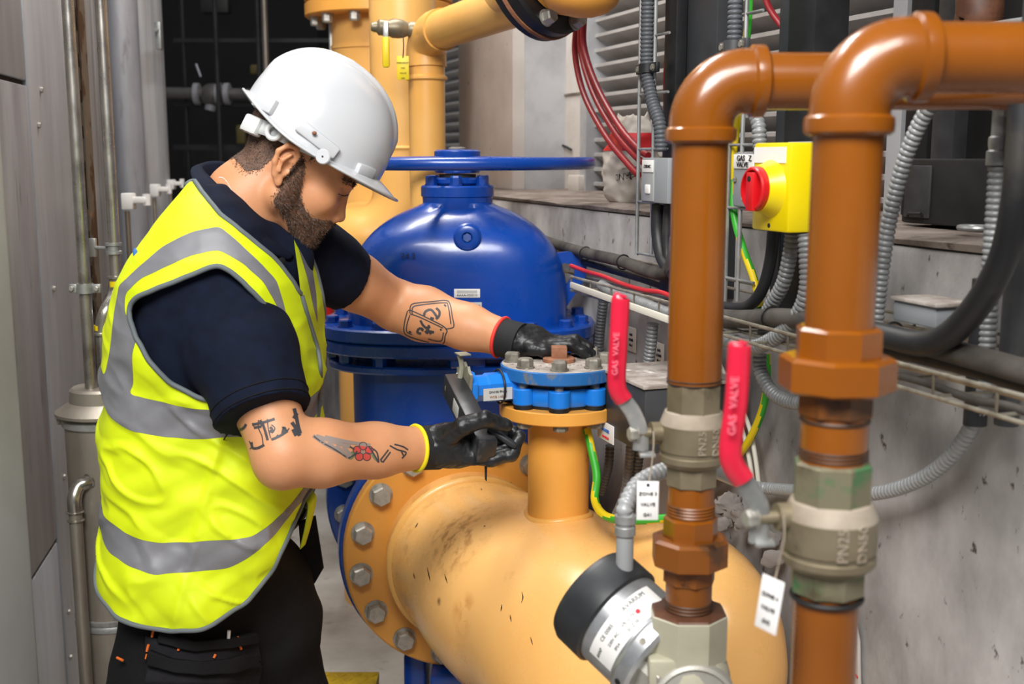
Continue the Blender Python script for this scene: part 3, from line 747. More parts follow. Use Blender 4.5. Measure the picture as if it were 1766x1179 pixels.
# tab on top of the flange
MB().box(FC - AX*.02 + UP*.270 + V((-.09, 0, -.012)), (.05, .02, .012), None, .002).build('tab', 'yellow_flange', t)
SY = 2.06
stub_c = Q(963, 800, SY)
A2 = V((.42, -.907, 0)).normalized()
pth = [FC - AX*.01, FC + AX*.03, FC + AX*.06]
c_st = V((stub_c.x - .004, SY, FC.z - .012))
mid = (FC + AX*.06 + c_st)/2 + V((-.01, 0, 0))
ctrl = [FC + AX*.06, mid, c_st, c_st + A2*.16 + UP*-.012, c_st + A2*.30 + UP*-.075, c_st + A2*.40 + UP*-.18, c_st + A2*.44 + UP*-.32, c_st + A2*.445 + UP*-.50, c_st + A2*.445 + UP*-(c_st.z-.02)]
body = smooth_path(ctrl, 10)
path = [FC - AX*.005, FC + AX*.022] + body
def rad(i):
    q = min(1, max(0, (i-2)/18)); q = q*q*(3-2*q)
    return .176 + .034*q
mbb = MB().tube(path, [.180, .176] + [rad(i) for i in range(2, len(path))], 72, hint=UP)
bend_o = mbb.build('bend', 'yellow_pipe_dirty', t, 70)
bend_bvh = BVHTree.FromPolygons([tuple(p) for p in mbb.v], mbb.f)
def on(bv, px, py, d=.001):
    o_ = V((0, 0, CAMZ)); r_ = ray(px, py).normalized(); h = bv.ray_cast(o_, r_)
    return (h[0] + h[1]*d*(1 if h[1].dot(r_) < 0 else -1), h[1]) if h[0] is not None else (None, None)
# grime: a scuffed brown patch, a rust run and a spot that belong to the paint of this pipe
gm = MATS['yellow_pipe_dirty'].copy(); gm.name = 'yellow_bend_paint'; nt = gm.node_tree; N = nt.nodes; L = nt.links; bs = N['Principled BSDF']
cur = bs.inputs['Base Color'].links[0].from_socket; tcn = N.new('ShaderNodeTexCoord')
for (px, py, rr, colr, sc, lo, hi, amt) in ((785, 925, .11, '#a0601f', 55, .48, .66, .75), (700, 930, .07, '#a9682a', 40, .5, .7, .6), (930, 880, .06, '#b07a42', 16, .45, .7, .5), (800, 1060, .045, '#b9671c', 30, .42, .6, .8), (757, 1037, .010, '#6b4a2b', 90, .2, .5, .8)):
    p_, n_ = on(bend_bvh, px, py)
    if p_ is None: continue
    ds = N.new('ShaderNodeVectorMath'); ds.operation = 'DISTANCE'; L.new(tcn.outputs['Object'], ds.inputs[0]); ds.inputs[1].default_value = p_
    m1 = N.new('ShaderNodeMapRange'); m1.inputs[1].default_value = rr; m1.inputs[2].default_value = rr*.25; L.new(ds.outputs['Value'], m1.inputs[0])
    nz = N.new('ShaderNodeTexNoise'); nz.inputs['Scale'].default_value = sc; nz.inputs['Detail'].default_value = 8; L.new(tcn.outputs['Object'], nz.inputs['Vector'])
    m2 = N.new('ShaderNodeMapRange'); m2.inputs[1].default_value = lo; m2.inputs[2].default_value = hi; m2.inputs[4].default_value = amt; L.new(nz.outputs[0], m2.inputs[0])
    mu = N.new('ShaderNodeMath'); mu.operation = 'MULTIPLY'; L.new(m1.outputs[0], mu.inputs[0]); L.new(m2.outputs[0], mu.inputs[1])
    mx = N.new('ShaderNodeMix'); mx.data_type = 'RGBA'; L.new(mu.outputs[0], mx.inputs[0]); L.new(cur, mx.inputs[6]); mx.inputs[7].default_value = rgb(colr); cur = mx.outputs[2]
L.new(cur, bs.inputs['Base Color']); bend_o.data.materials[0] = gm
def stroke_on(bv, st, w, m, name, parent):
    mb = MB(); pts = resample(smooth_path([V((p[0], p[1], 0)) for p in st], 4), 2.0); prev = None; k = len(pts)
    for i, p in enumerate(pts):
        t_ = (pts[min(i+1, k-1)] - pts[max(i-1, 0)]).normalized(); nn = V((-t_.y, t_.x, 0))*(w*(1 - abs(2*i/max(1, k-1) - 1)*.7))
        a, _n = on(bv, p.x + nn.x, p.y + nn.y, .0004); b, _n = on(bv, p.x - nn.x, p.y - nn.y, .0004)
        if a is None or b is None: prev = None; continue
        mb.v += [a, b]; c_ = len(mb.v) - 2
        if prev is not None: mb.f.append((prev, prev+1, c_+1, c_))
        prev = c_
    if mb.f: mb.build(name, m, parent)
for st in ([(737, 978), (740, 992), (742, 1002)], [(767, 990), (772, 1006)], [(713, 988), (716, 998)], [(900, 1020), (902, 1030), (899, 1040)], [(866, 1042), (864, 1054)], [(880, 1060), (882, 1072)], [(915, 1098), (919, 1112)], [(880, 832), (890, 829)], [(829, 842), (832, 846)], [(834, 908), (838, 906)], [(716, 910), (722, 900)], [(942, 838), (948, 842)]):
    stroke_on(bend_bvh, st, 1.1, 'stain_brown', 'scratch', bend_o)
MB().lathe([(.174, -.004), (.184, -.003), (.186, 0), (.184, .006), (.178, .010)], FC + AX*.06, AX, 72).build('weld_seam', 'yellow_pipe', t)
MB().lathe([(.26, 0), (.26, .02)], path[-1]*1.0 - UP*.02, UP, 40).build('floor_flange', 'yellow_flange', t)
# DN100 stub and its flange
zs_fl = Q(963, 735, SY).z
zfl = Q(963, 716, SY-.11).z
MB().cyl((stub_c.x, SY, c_st.z+.12), (stub_c.x, SY, zfl-.01), .0572, 40).build('stub', 'yellow_flange', t)
zc0 = c_st.z + .192
ring = []
R_s, R_p = .0595, .206
for i in range(48):
    a = 2*math.pi*i/48; dx, dy = R_s*math.cos(a), R_s*math.sin(a)
    off = V((dx, dy, 0)); lat = off - A2*off.dot(A2)
    ring.append(V((stub_c.x+dx, SY+dy, c_st.z + math.sqrt(max(0, .2095**2 - (lat.length)**2))-.002)))
MB().tube(ring, .007, 8, closed=True).build('fillet_weld', 'yellow_pipe', t, 70)
MB().lathe([(.108, -.022), (.110, -.020), (.110, .000), (.108, .002)], (stub_c.x, SY, zfl), UP, 56).build('stub_flange', 'yellow_flange', t)
for k in range(8):
    a = 2*math.pi*(k+.5)/8; bolt(V((stub_c.x + .09*math.cos(a+.39), SY + .09*math.sin(a+.39), zfl-.022)), (0, 0, -1), .024, .012, 'bolt_dull', t, name='nut')
# second, dusty bend behind, nearer the wall
t2 = thing('rear_yellow_bend', (.48, 1.72, 0), 'dusty orange pipe bend tucked between the big bend and the wall', 'pipe')
rb = [Q(1000, 960, 2.3), Q(1100, 985, 2.02), Q(1180, 1010, 1.85), Q(1228, 1060, 1.76), Q(1246, 1130, 1.73)]
rb += [V((rb[-1].x, 1.73, rb[-1].z-.12)), V((rb[-1].x, 1.73, .02))]
MB().tube(smooth_path(rb, 8), [.095 + .007*min(1, i/12) for i in range(49)], 48).build('bend', 'yellow_pipe_dirty', t2, 70)
# ================================================================= BUTTERFLY VALVE on the stub
bv = V((stub_c.x, SY, zfl)); zb0 = zfl + .002
zt = Q(963, 625, SY).z          # top face of the cover
t = thing('butterfly_valve', bv, 'light blue lugged butterfly valve with a dusty bolted cover on the yellow stub', 'valve')
th = zt - .024 - zb0
lugz0, lugz1 = zb0 + .006, zt - .034
MB().lathe([(.086, 0), (.088, .003), (.088, lugz1-lugz0-.003), (.086, lugz1-lugz0)], (bv.x, SY, lugz0), UP, 48).build('wafer_body', 'bfly_blue', t)
MB().lathe([(.084, 0), (.084, .006)], (bv.x, SY, zb0), UP, 40).build('seat_ring', 'rubber', t)
MB().lathe([(.084, 0), (.084, .008)], (bv.x, SY, lugz1), UP, 40).build('seat_ring', 'rubber', t)
a0 = math.radians(-92)
for k in range(8):
    a = a0 + 2*math.pi*k/8; c = V((bv.x + .090*math.cos(a), SY + .090*math.sin(a), 0))
    lg = MB().lathe([(.0185, lugz0+.002), (.020, lugz0+.004), (.020, lugz1-.002), (.0185, lugz1)], c, UP, 24).build('lug', 'bfly_blue', t)
    MB().lathe([(.0185, zb0), (.0185, lugz0+.002)], c, UP, 20).build('lug_seal', 'rubber', lg)
    MB().cyl(c + UP*(lugz1-.001), c + UP*(zt-.02), .0085, 12).build('stud', 'bolt_dull', t)
MB().lathe([(.106, -.024), (.108, -.022), (.108, -.002), (.106, 0)], (bv.x, SY, zt), UP, 64).build('cover', 'bfly_worn', t)
MB().lathe([(.1055, 0), (.104, .0012), (.02, .0016)], (bv.x, SY, zt), UP, 64).build('dust_layer', 'dusty_top', t)
for k in range(8):
    a = a0 + 2*math.pi*k/8; bolt(V((bv.x + .086*math.cos(a), SY + .086*math.sin(a), zt+.001)), UP, .025, .018, 'bolt_dull', t, rot=k*.7+.3)
MB().lathe([(.030, 0), (.030, .007), (.026, .009)], (bv.x, SY+.004, zt+.001), UP, 32).build('plug_collar', 'rust_brown', t)
MB().box((bv.x, SY+.004, zt+.019), (.029, .029, .022), Matrix.Translation((0, 0, 0)), .002).build('square_plug', 'rust_brown', t)
# dirt crumbs on the cover
cm = MB().ell_((0, 0, 0), (.003, .0025, .0016), None, 6, 4).mesh('crumb', 'dusty_top')
for k in range(34):
    a = random.uniform(0, 6.28); rr = random.uniform(.03, .1)
    link('crumb', cm, t, Matrix.Translation((bv.x + rr*math.cos(a), SY + rr*math.sin(a), zt+.002)) @ Matrix.Scale(random.uniform(.5, 1.5), 4))
# neck towards the left with notch plate and lever
nz_ = (lugz0+lugz1)/2 + .014
ND = V((-.93, -.36, 0)).normalized(); n0 = V((bv.x, SY, nz_)) + ND*.085
nl = Q(806, 676, SY-.07); nlen = .095
nk = MB().lathe([(.031, 0), (.027, .006), (.027, .058), (.024, .062), (.024, nlen-.012), (.034, nlen-.010), (.034, nlen)], n0, ND, 8, rot=math.pi/8).build('neck', 'bfly_blue', t, 20)
sx_, sy_, _ = frame_from(ND)
side = ND.cross(UP).normalized(); side = side if side.y < 0 else -side
MB().box((0, 0, 0), (.055, .022, .0015), basis(n0 + ND*.045 + side*.0255 + UP*-.008, -ND, UP)).build('rating_plate', 'label_grey', nk)
text('DN100 PN16', .006, basis(n0 + ND*.045 + side*.0266 + UP*-.004, -ND, UP), 'ink', nk)
text('WCB 1.4372', .006, basis(n0 + ND*.045 + side*.0266 + UP*-.013, -ND, UP), 'rust_brown', nk)
# cable tie round the neck and bead chain
MB().tube([n0 + ND*.033 + sx_*(.031*math.cos(a)) + sy_*(.031*math.sin(a)) for a in [2*math.pi*i/24 for i in range(24)]], .0022, 8, closed=True).build('cable_tie', 'rubber', t)
ch = [n0 + ND*.004 + sx_*(.034*math.cos(a)) + sy_*(.034*math.sin(a)) for a in [2*math.pi*i/40 for i in range(40)]]
bm_ = MB()
for p in ch: bm_.ell_(p, (.0017,)*3, None, 6, 4)
bm_.build('bead_chain', 'bolt_steel', t, kind='stuff')
# notch plate (quadrant)
pn = n0 + ND*(nlen+.001)
poly = []
for i in range(15):
    a = math.radians(-50 + 170*i/14); r_ = .050 - (.006 if i % 2 else 0); poly.append((r_*math.cos(a), r_*math.sin(a)))
poly += [(-.028, .012), (-.028, -.022)]
Mn = basis(pn, side*1.0, UP); Mn = Matrix((V(UP), -side if ND.dot(V(UP).cross(-side)) > 0 else side, ND)).transposed().to_4x4(); Mn.translation = pn
npl = MB().prism(poly, Mn, .005).build('notch_plate', 'notch_steel', t, 20)
for a_ in (20, 55, 90): bolt(Mn @ V((.036*math.cos(math.radians(a_)), .036*math.sin(math.radians(a_)), .005)), ND, .007, .004, 'bolt_steel', npl, name='screw')
pt = Q(775, 640, SY-.12)
MB().box((0, 0, 0), (.022, .030, .003), basis(pn + UP*.064 + ND*.006, ND, side), .001).build('latch_tab', 'notch_steel', t)
MB().tube(smooth_path([pn + UP*.062 + ND*.012, pn + UP*.04 + ND*.008, pn + UP*.01 + ND*.014], 4), .005, 8).build('latch_arm', 'notch_steel', t)
# lever: black flat bar from the spindle towards the worker's hand
LV0 = pn + ND*.020; LV1 = Q(838, 775, SY-.24)
ld = (LV1 - LV0).normalized()
lv = MB(); sd = ld.cross(ND).normalized()
MB().lathe([(.014, -.024), (.014, .012)], LV0, ND, 16).build('spindle', 'bolt_dull', t)
LVM = basis(LV0, ld, sd)
lever = MB().box(((LV1-LV0).length/2-.008, 0, 0), ((LV1-LV0).length+.03, .042, .034), LVM, .003).build('lever', 'lever_black', t)
bolt(LV0 + LVM.to_3x3() @ V((-.006, 0, 0)) + ND*.010, ND, .012, .007, 'bolt_steel', lever, name='bolt')
fr = LVM.to_3x3() @ V((0, 0, 1)); fr = fr if fr.y < 0 else -fr
s_ = MB().box((.062, 0, 0), (.034, .026, .0350), LVM, .001).build('lever_label', 'label_grey', lever)
tg = Q(808, 705, SY-.03)
t = thing('yellow_tag', tg, 'yellow tag hanging under the light blue valve neck by the gloved hand', 'tag')
MB().box(tg, (.034, .0015, .045), Matrix.Identity(4), .0006).build('card', 'tag_yellow', t)
text('041', .012, basis(tg + V((.0, -.0014, .006)), (1, 0, 0), UP), 'ink', t)
MB().tube([tg + V((.004, 0, .018)), tg + V((.01, -.002, .05))], .0012, 6).build('tie', 'rubber', t)
# ================================================================= FOREGROUND GAS PIPES
def hexnut(c, R, h, m, name, parent, rot=0, ch=.006):
    return MB().lathe([(R-ch, 0), (R, ch*.6), (R, h-ch*.6), (R-ch, h)], c, UP, 6, rot=rot).build(name, m, parent, 20)
def octnut(c, R, h, m, name, parent, rot=0, ch=.004):
    return MB().lathe([(R-ch, 0), (R, ch*.6), (R, h-ch*.6), (R-ch, h)], c, UP, 8, rot=rot).build(name, m, parent, 20)
def lever(parent_label, c, scale, ext):
    """red sleeved flat lever hung left of a ball valve; c = spindle point, side = direction away from the valve"""
    t = thing('valve_lever', c, parent_label, 'lever')
    return t
def ballvalve(t, x, y, z0, z1, R, m, mg, letters=True, hx_=.56):
    H = z1 - z0
    octnut((x, y, z1-.001), R*.84, H*hx_, mg, 'top_hexagon', t, rot=.2)
    MB().lathe([(R, H*.77), (R, H*.30), (R*.965, H*.285), (R*.965, H*.22), (R, H*.20), (R, H*.10), (R*.93, H*.05), (R*.85, 0)], (x, y, z0), UP, 48).build('body', m, t, 20)
    MB().lathe([(R*.82, H*1.02), (R*.86, H*1.0), (R*.99, H*.80), (R*1.0, H*.77)], (x, y, z0), UP, 48).build('dusty_shoulder', 'brass_top', t, 25)
    octnut((x, y, z0-H*.40), R*.80, H*.42, mg, 'bottom_hexagon', t, rot=.2)
    if letters:
        cdir = V((-x, -y, 0)).normalized(); lat = V((-cdir.y, cdir.x, 0))
        if lat.x < 0: lat = -lat
        # raised letters running up the body
        for s_, off in (('PN25', .30), ('DN50', .75)):
            nrm = (cdir*math.cos(off) + lat*math.sin(off)); tang = (-cdir*math.sin(off) + lat*math.cos(off))
            text(s_, .0122*R/.0375, basis(V((x, y, z0 + H*.53)) + nrm*(R-.0006), UP, -tang), 'brass_top', t, name='raised_letters', ext=.0016)
def zz(y, py): return Q(883, py, y).z
def red_lever(t, sp, path, w=.018, th=.006, grip_from=3):
    """sp = spindle centre; path = world points from spindle to tip"""
    a, b = path[:grip_from+1], path[grip_from:]
    MB().tube(smooth_path(a, 6), w*.55, 10, ell=.35, hint=V((1, 0, 0))).build('lever_shank', 'galv', t, 60)
    g = smooth_path(b, 8); n = len(g)
    rs = [w*.62*(1 if i < n-9 else max(.12, math.sqrt(max(0, 1 - ((i-(n-9))/8)**2)))) for i in range(n)]
    grip = MB().tube(g, rs, 14, ell=.62, hint=V((1, 0, 0))).build('lever_grip', 'lever_red', t, 70)
    return grip
# ---- left pipe (d ~ 1.24)
y1 = 1.245; x1 = Q(1204, 400, y1).x; r50 = .0302
t = thing('gas_pipe', (x1, y1, zz(y1, 1050)), 'ochre gas pipe with elbow above the brass valve tagged zone', 'pipe')
ze = zz(y1-.03, 232)
elb = [V((x1, y1, ze+.004)), V((x1, y1, ze+.012))]
Rc = .047; zc_ = ze + .010; HX = V((1, .035, 0)).normalized()
elb += [V((x1, y1, zc_)) + HX*(Rc - Rc*math.cos(a)) + UP*(Rc*math.sin(a)) for a in [math.pi/2*i/12 for i in range(1, 13)]]
elb += [elb[-1] + HX*.012]
zH = elb[-1].z
MB().cyl((x1, y1, zz(y1, 660)), (x1, y1, ze+.006), r50, 40).build('tube', 'ochre_pipe', t)
MB().tube(elb, .0345, 40, hint=V((0, 1, 0))).build('elbow', 'ochre_pipe', t, 70)
MB().lathe([(.034, -.009), (.038, -.006), (.0385, 0), (.038, .006), (.034, .009)], (x1, y1, ze), UP, 40).build('elbow_rim', 'ochre_pipe', t)
MB().lathe([(.034, -.009), (.038, -.006), (.0385, 0), (.038, .006), (.034, .009)], elb[-1], HX, 40).build('elbow_rim', 'ochre_pipe', t)
MB().cyl(elb[-1]-HX*.004, elb[-1] + HX*.75, r50, 40).build('horizontal_tube', 'ochre_pipe', t)
for dz in (0, .004): MB().lathe([(r50-.001, -.002), (r50+.001, 0), (r50-.001, .002)], (x1, y1, zz(y1, 662)+dz+.002), UP, 40).build('thread', 'thread_dark', t)
# ball valve left
zb0, zb1 = zz(y1, 800), zz(y1, 708)
t = thing('ball_valve', (x1, y1, zb0), 'brass ball valve with raised red lever on the left ochre gas pipe', 'valve')
ballvalve(t, x1, y1, zb0, zb1, .0372, 'brass', 'brass')
sp_ = Q(1118, 748, y1-.008)
MB().cyl(V((x1-.026, y1, sp_.z)), V((x1-.048, y1-.004, sp_.z)), .0125, 16).build('spindle_boss', 'brass', t)
MB().cyl(V((x1-.048, y1-.004, sp_.z)), V((x1-.068, y1-.006, sp_.z)), .006, 12).build('spindle', 'brass', t)
bolt(V((x1-.064, y1-.006, sp_.z)), (-1, -.3, 0), .015, .009, 'bolt_steel', t, name='spindle_nut')
lp = [Q(1105, 775, y1-.005), Q(1104, 745, y1-.008), Q(1092, 712, y1-.010), Q(1076, 690, y1-.012), Q(1064, 665, y1-.014), Q(1066, 600, y1-.014), Q(1070, 522, y1-.014), Q(1071, 514, y1-.014)]
g = red_lever(t, None, lp, .0165)
MB().box(Q(1116, 783, y1-.006), (.018, .016, .004), None, .001).build('stop_lug', 'galv', t)
text('GAS  VALVE', .009, basis(Q(1062, 610, y1-.0265), Q(1067, 560, y1)-Q(1063, 660, y1), V((-1, 0, 0))), 'lever_print', g)
MB().tube([sp_ + V((.022, 0, 0)) + V((0, .013*math.cos(a), .013*math.sin(a))) for a in [6.283*i/20 for i in range(20)]], .0013, 6, closed=True).build('chain_loop', 'brass_top', t)
# nipple, union, lower fittings
t = thing('pipe_union', (x1, y1, zz(y1, 1050)), 'worn ochre pipe union under the tagged brass valve', 'union')
zA = zz(y1, 858); zB = zz(y1, 905)
MB().cyl((x1, y1, zz(y1, 910)), (x1, y1, zz(y1, 835)), .0262, 32).build('nipple', 'ochre_pipe', t)
for k in range(4): MB().lathe([(.0262, -.0018), (.0275, 0), (.0262, .0018)], (x1, y1, zz(y1, 884)+k*.0036), UP, 32).build('thread', 'ochre_worn', t)
octnut((x1, y1, zz(y1, 935)), .031, zz(y1, 888)-zz(y1, 935), 'ochre_pipe', 'union_shoulder', t)
octnut((x1, y1, zz(y1, 972)), .0445, zz(y1, 924)-zz(y1, 972), 'ochre_worn', 'union_nut', t, rot=.35, ch=.005)
octnut((x1, y1, zz(y1, 1003)), .030, zz(y1, 970)-zz(y1, 1003), 'ochre_worn', 'union_tail', t, rot=.1)
MB().cyl((x1, y1, zz(y1, 1052)), (x1, y1, zz(y1, 1000)), .0265, 32).build('lower_nipple', 'ochre_worn', t)
for k in range(3): MB().lathe([(.0262, -.0018), (.028, 0), (.0262, .0018)], (x1, y1, zz(y1, 1046)+k*.004), UP, 32).build('thread', 'thread_dark', t)
# solenoid valve body with cast plate
zs1 = zz(y1, 1055)
t = thing('solenoid_valve', (x1, y1, zs1-.2), 'pale cast solenoid gas valve with silver actuator under the worn union', 'valve')
octnut((x1, y1, zs1-.055), .046, .058, 'cast_pale', 'inlet_block', t, rot=.39)
MB().lathe([(.0445, 0), (.043, .002), (.024, .0025)], (x1, y1, zs1+.002), UP, 8, rot=.39).build('stain', 'stain_brown', t, 20)
bc = V((x1+.001, y1-.004, zs1-.085)); fd = V((-.05, -1, .12)).normalized()
MB().ell_(bc, (.050, .046, .062)).build('body', 'cast_pale', t)
MB().cyl(V((x1, y1, zs1-.30)), V((x1, y1, zs1-.12)), .033, 24).build('outlet', 'cast_pale', t)
MB().lathe([(.050, -.02), (.050, .030), (.048, .034), (.044, .036), (.042, .033), (.002, .033)], bc + V((.003, -.012, -.012)), fd, 40).build('end_cap', 'alu_cast', t)
# relief on the cap: raised keyhole boss
kb = bc + V((.003, -.012, -.012)) + fd*.030
ku, kv, _ = frame_from(fd, UP)
MB().ell_(kb + ku*.010, (.010, .010, .010)).ell_(kb - ku*.014, (.019, .012, .019)).build('cap_boss', 'alu_cast', t)
for s_ in (-1, 1): MB().box((0, 0, 0), (.060, .006, .006), basis(kb + kv*(s_*.024) - ku*.002, ku*.95 - kv*(s_*.4), kv), .002).build('cap_rib', 'alu_cast', t)
bolt(bc + V((-.038, -.032, .022)), V((-.75, -.66, 0)), .010, .006, 'bolt_steel', t, name='screw')
MB().box(bc + V((-.030, -.022, .028)), (.040, .030, .032), basis(V((0, 0, 0)), (1, 0, 0), (0, 1, 0)), .004).build('side_boss', 'cast_pale', t)
# actuator: axis to upper left and away
AD = V((-.66, .62, .43)).normalized(); ab = bc + AD*.012
act = MB().lathe([(0.0502, 0), (0.0547, 0.0046), (0.0547, 0.0296)], ab, AD, 8, rot=.2).build('actuator_base', 'alu_cast', t, 20)
MB().lathe([(0.0650, 0.0251), (0.0684, 0.0296), (0.0684, 0.0456), (0.0650, 0.0502)], ab, AD, 48).build('actuator_flange', 'alu', t)
MB().lathe([(0.0621, 0.0502), (0.0621, 0.1026)], ab, AD, 48).build('actuator_case', 'alu', t)
MB().lathe([(0.0644, 0.1026), (0.0673, 0.1049), (0.0673, 0.1414), (0.0627, 0.1505), (0.0513, 0.1550), (0.0114, 0.1562)], ab, AD, 48).build('actuator_cap', 'black_plastic', t)
# label wrapped on the case
la, lb, _ = frame_from(AD, UP)
def on_case(ang, h, r=.0549):
    h *= 1.14; r *= 1.14
    nrm = la*math.cos(ang) + lb*math.sin(ang); return ab + AD*h + nrm*r, nrm, (-la*math.sin(ang) + lb*math.cos(ang))
camd = (V((0, 0, CAMZ)) - ab); cang = math.atan2(camd.dot(lb), camd.dot(la))
lm = MB()
for i in range(17):
    for h in (.047, .078): lm.v.append(on_case(cang - .95 + 1.9*i/16, h, .0551)[0])
for i in range(16): lm.f.append((2*i, 2*i+1, 2*i+3, 2*i+2))
lab = lm.build('maker_label', 'white_label', t)
up_sign = 1
for s_, a_, h_, sz, mm in (('AVARIUM', .45, .072, .0085, 'ink'), ('CE 0085', -.35, .070, .007, 'ink'), ('VR-G 70', .10, .061, .006, 'ink'), ('3CZ 0E', .10, .053, .006, 'ink'), ('230V AC', -.35, .060, .0055, 'ink'), ('IP54', -.40, .052, .0055, 'ink'), ('AVAP', -.78, .066, .006, 'ink')):
    p_, n_, tg_ = on_case(cang + a_, h_, .0553)
    text(s_, sz, basis(p_, -tg_ if tg_.x < 0 else tg_, AD), mm, lab, bend=.063, ext=.0002)
p_, n_, tg_ = on_case(cang+.35, .060, .0553); MB().lathe([(.003, 0), (.003, .0004)], p_, n_, 12).build('red_dot', 'ink_red', lab)
for a_ in (-.9, 0, .9):
    p_, n_, tg_ = on_case(cang + a_, .033, .060); MB().lathe([(.004, -.002), (.004, .0008)], p_, n_, 10).build('screw', 'dark_steel' if a_ else 'bolt_dull', t)
# conduit gland standing on the cap
gp = Q(1058, 945, 0); 
gb, n_, tg_ = on_case(math.atan2(UP.dot(lb), UP.dot(la)), .108, .056)
MB().cyl(gb - UP*.004, gb + UP*.042, .0105, 20).build('gland_tube', 'conduit_light', t)
g2 = gb + UP*.042
MB().lathe([(.0125, 0), (.0125, .010), (.0115, .011), (.0115, .014), (.0130, .015), (.0130, .024)], g2, UP, 20).build('gland_nut', 'galv', t)
GL_TOP = g2 + UP*.024
conduit('flex_conduit', [GL_TOP, GL_TOP + UP*.012, GL_TOP + V((.018, .02, .034)), GL_TOP + V((.055, .05, .042)), GL_TOP + V((.10, .10, .036)), WQ(1300, 838, .05), WQ(1420, 848, .05), WQ(1510, 850, .05), WQ(1590, 825, .05), WQ(1650, 775, .05), WQ(1690, 700, .05), WQ(1702, 600, .05)], .0105, 'conduit_light', 'pale grey flexible conduit from the actuator looping behind both ochre pipes to the wall')
# tag 'ZONE 3 VALVE G41'
tp = Q(1117, 863, y1-.045)
t = thing('valve_tag', tp, 'white plastic tag reading zone 3 valve, hanging from the left brass valve', 'tag')
MB().box(tp, (.024, .0015, .044), Matrix.Identity(4), .0007).build('card', 'tag_white', t)
for s_, dz in (('ZONE 3', .008), ('VALVE', -.004), ('G41', -.016)): text(s_, .0052, basis(tp + V((0, -.0012, dz)), (1, 0, 0), UP), 'ink', t, sx=1.1)
MB().lathe([(.0018, -.001), (.0018, .001)], tp + V((0, -.0004, .018)), (0, -1, 0), 10).build('hole', 'ink', t)
bmn = MB(); cpt = smooth_path([tp + V((0, 0, .017)), Q(1122, 815, y1-.03), Q(1127, 770, y1-.03), Q(1127, 745, y1-.03)], 16)
for p in cpt: bmn.ell_(p, (.0011,)*3, None, 6, 4)
bmn.build('bead_chain', 'brass_top', t, kind='stuff')
# ---- right pipe (d ~ 1.0)
y2 = 1.0; x2 = Q(1455, 400, y2).x
t = thing('gas_pipe', (x2, y2, 0), 'nearest ochre gas pipe with elbow, at the right in front of the wall', 'pipe')
ze = zz(y2-.03, 214); elb = [V((x2, y2, ze+.004)), V((x2, y2, ze+.012))]; zc_ = ze + .010
elb += [V((x2, y2, zc_)) + HX*(Rc - Rc*math.cos(a)) + UP*(Rc*math.sin(a)) for a in [math.pi/2*i/12 for i in range(1, 13)]]
elb += [elb[-1] + HX*.012]
MB().cyl((x2, y2, zz(y2, 575)), (x2, y2, ze+.006), r50, 40).build('tube', 'ochre_pipe', t)
MB().tube(elb, .0345, 40, hint=V((0, 1, 0))).build('elbow', 'ochre_pipe', t, 70)
MB().lathe([(.034, -.009), (.038, -.006), (.0385, 0), (.038, .006), (.034, .009)], (x2, y2, ze), UP, 40).build('elbow_rim', 'ochre_pipe', t)
MB().lathe([(.034, -.009), (.038, -.006), (.0385, 0), (.038, .006), (.034, .009)], elb[-1], HX, 40).build('elbow_rim', 'ochre_pipe', t)
MB().cyl(elb[-1]-HX*.004, elb[-1] + HX*.6, r50, 40).build('horizontal_tube', 'ochre_pipe', t)
MB().cyl((x2, y2, 0), (x2, y2, zz(y2, 1020)), .0295, 40).build('lower_tube', 'ochre_pipe', t)
t = thing('pipe_union', (x2, y2, zz(y2, 780)), 'big clean ochre union on the nearest gas pipe above the greenish valve', 'union')
octnut((x2, y2, zz(y2, 632)), .0385, zz(y2, 562)-zz(y2, 632), 'ochre_pipe', 'union_shoulder', t, rot=.25)
octnut((x2, y2, zz(y2, 672)), .0515, zz(y2, 612)-zz(y2, 672), 'ochre_pipe', 'union_nut', t, rot=.45, ch=.005)
octnut((x2, y2, zz(y2, 716)), .0345, zz(y2, 670)-zz(y2, 716), 'ochre_worn', 'union_tail', t, rot=.1)
MB().cyl((x2, y2, zz(y2, 800)), (x2, y2, zz(y2, 712)), .0300, 36).build('nipple', 'ochre_pipe', t)
for k in range(3): MB().lathe([(.0295, -.0018), (.0312, 0), (.0295, .0018)], (x2, y2, zz(y2, 786)+k*.0036), UP, 32).build('thread', 'thread_dark', t)
MB().lathe([(.0305, -.002), (.0315, 0), (.0305, .002)], (x2, y2, zz(y2, 722)), UP, 36).build('thread', 'thread_dark', t)
zb0, zb1 = zz(y2, 975), zz(y2, 862)
t = thing('ball_valve', (x2, y2, zb0), 'greenish brass ball valve on the nearest gas pipe at the right', 'valve')
ballvalve(t, x2, y2, zb0, zb1, .0425, 'brass', 'brass_green', hx_=.62)
MB().lathe([(.033, -.002), (.034, 0), (.033, .002)], (x2, y2, zz(y2, 1026)), UP, 32).build('seal_ring', 'rubber', t)
sp_ = Q(1330, 892, y2-.005)
MB().cyl(V((x2-.026, y2, sp_.z)), V((x2-.050, y2-.004, sp_.z)), .0130, 16).build('spindle_boss', 'brass', t)
MB().cyl(V((x2-.050, y2-.004, sp_.z)), V((x2-.078, y2-.008, sp_.z)), .006, 12).build('spindle', 'brass', t)
bolt(V((x2-.070, y2-.007, sp_.z)), (-1, -.3, 0), .015, .010, 'bolt_steel', t, name='spindle_nut')
lp = [Q(1308, 935, y2-.004), Q(1310, 880, y2-.008), Q(1296, 850, y2-.010), Q(1282, 828, y2-.012), Q(1260, 785, y2-.014), Q(1270, 690, y2-.014), Q(1275, 604, y2-.014), Q(1276, 594, y2-.014)]
g = red_lever(t, None, lp, .0168)
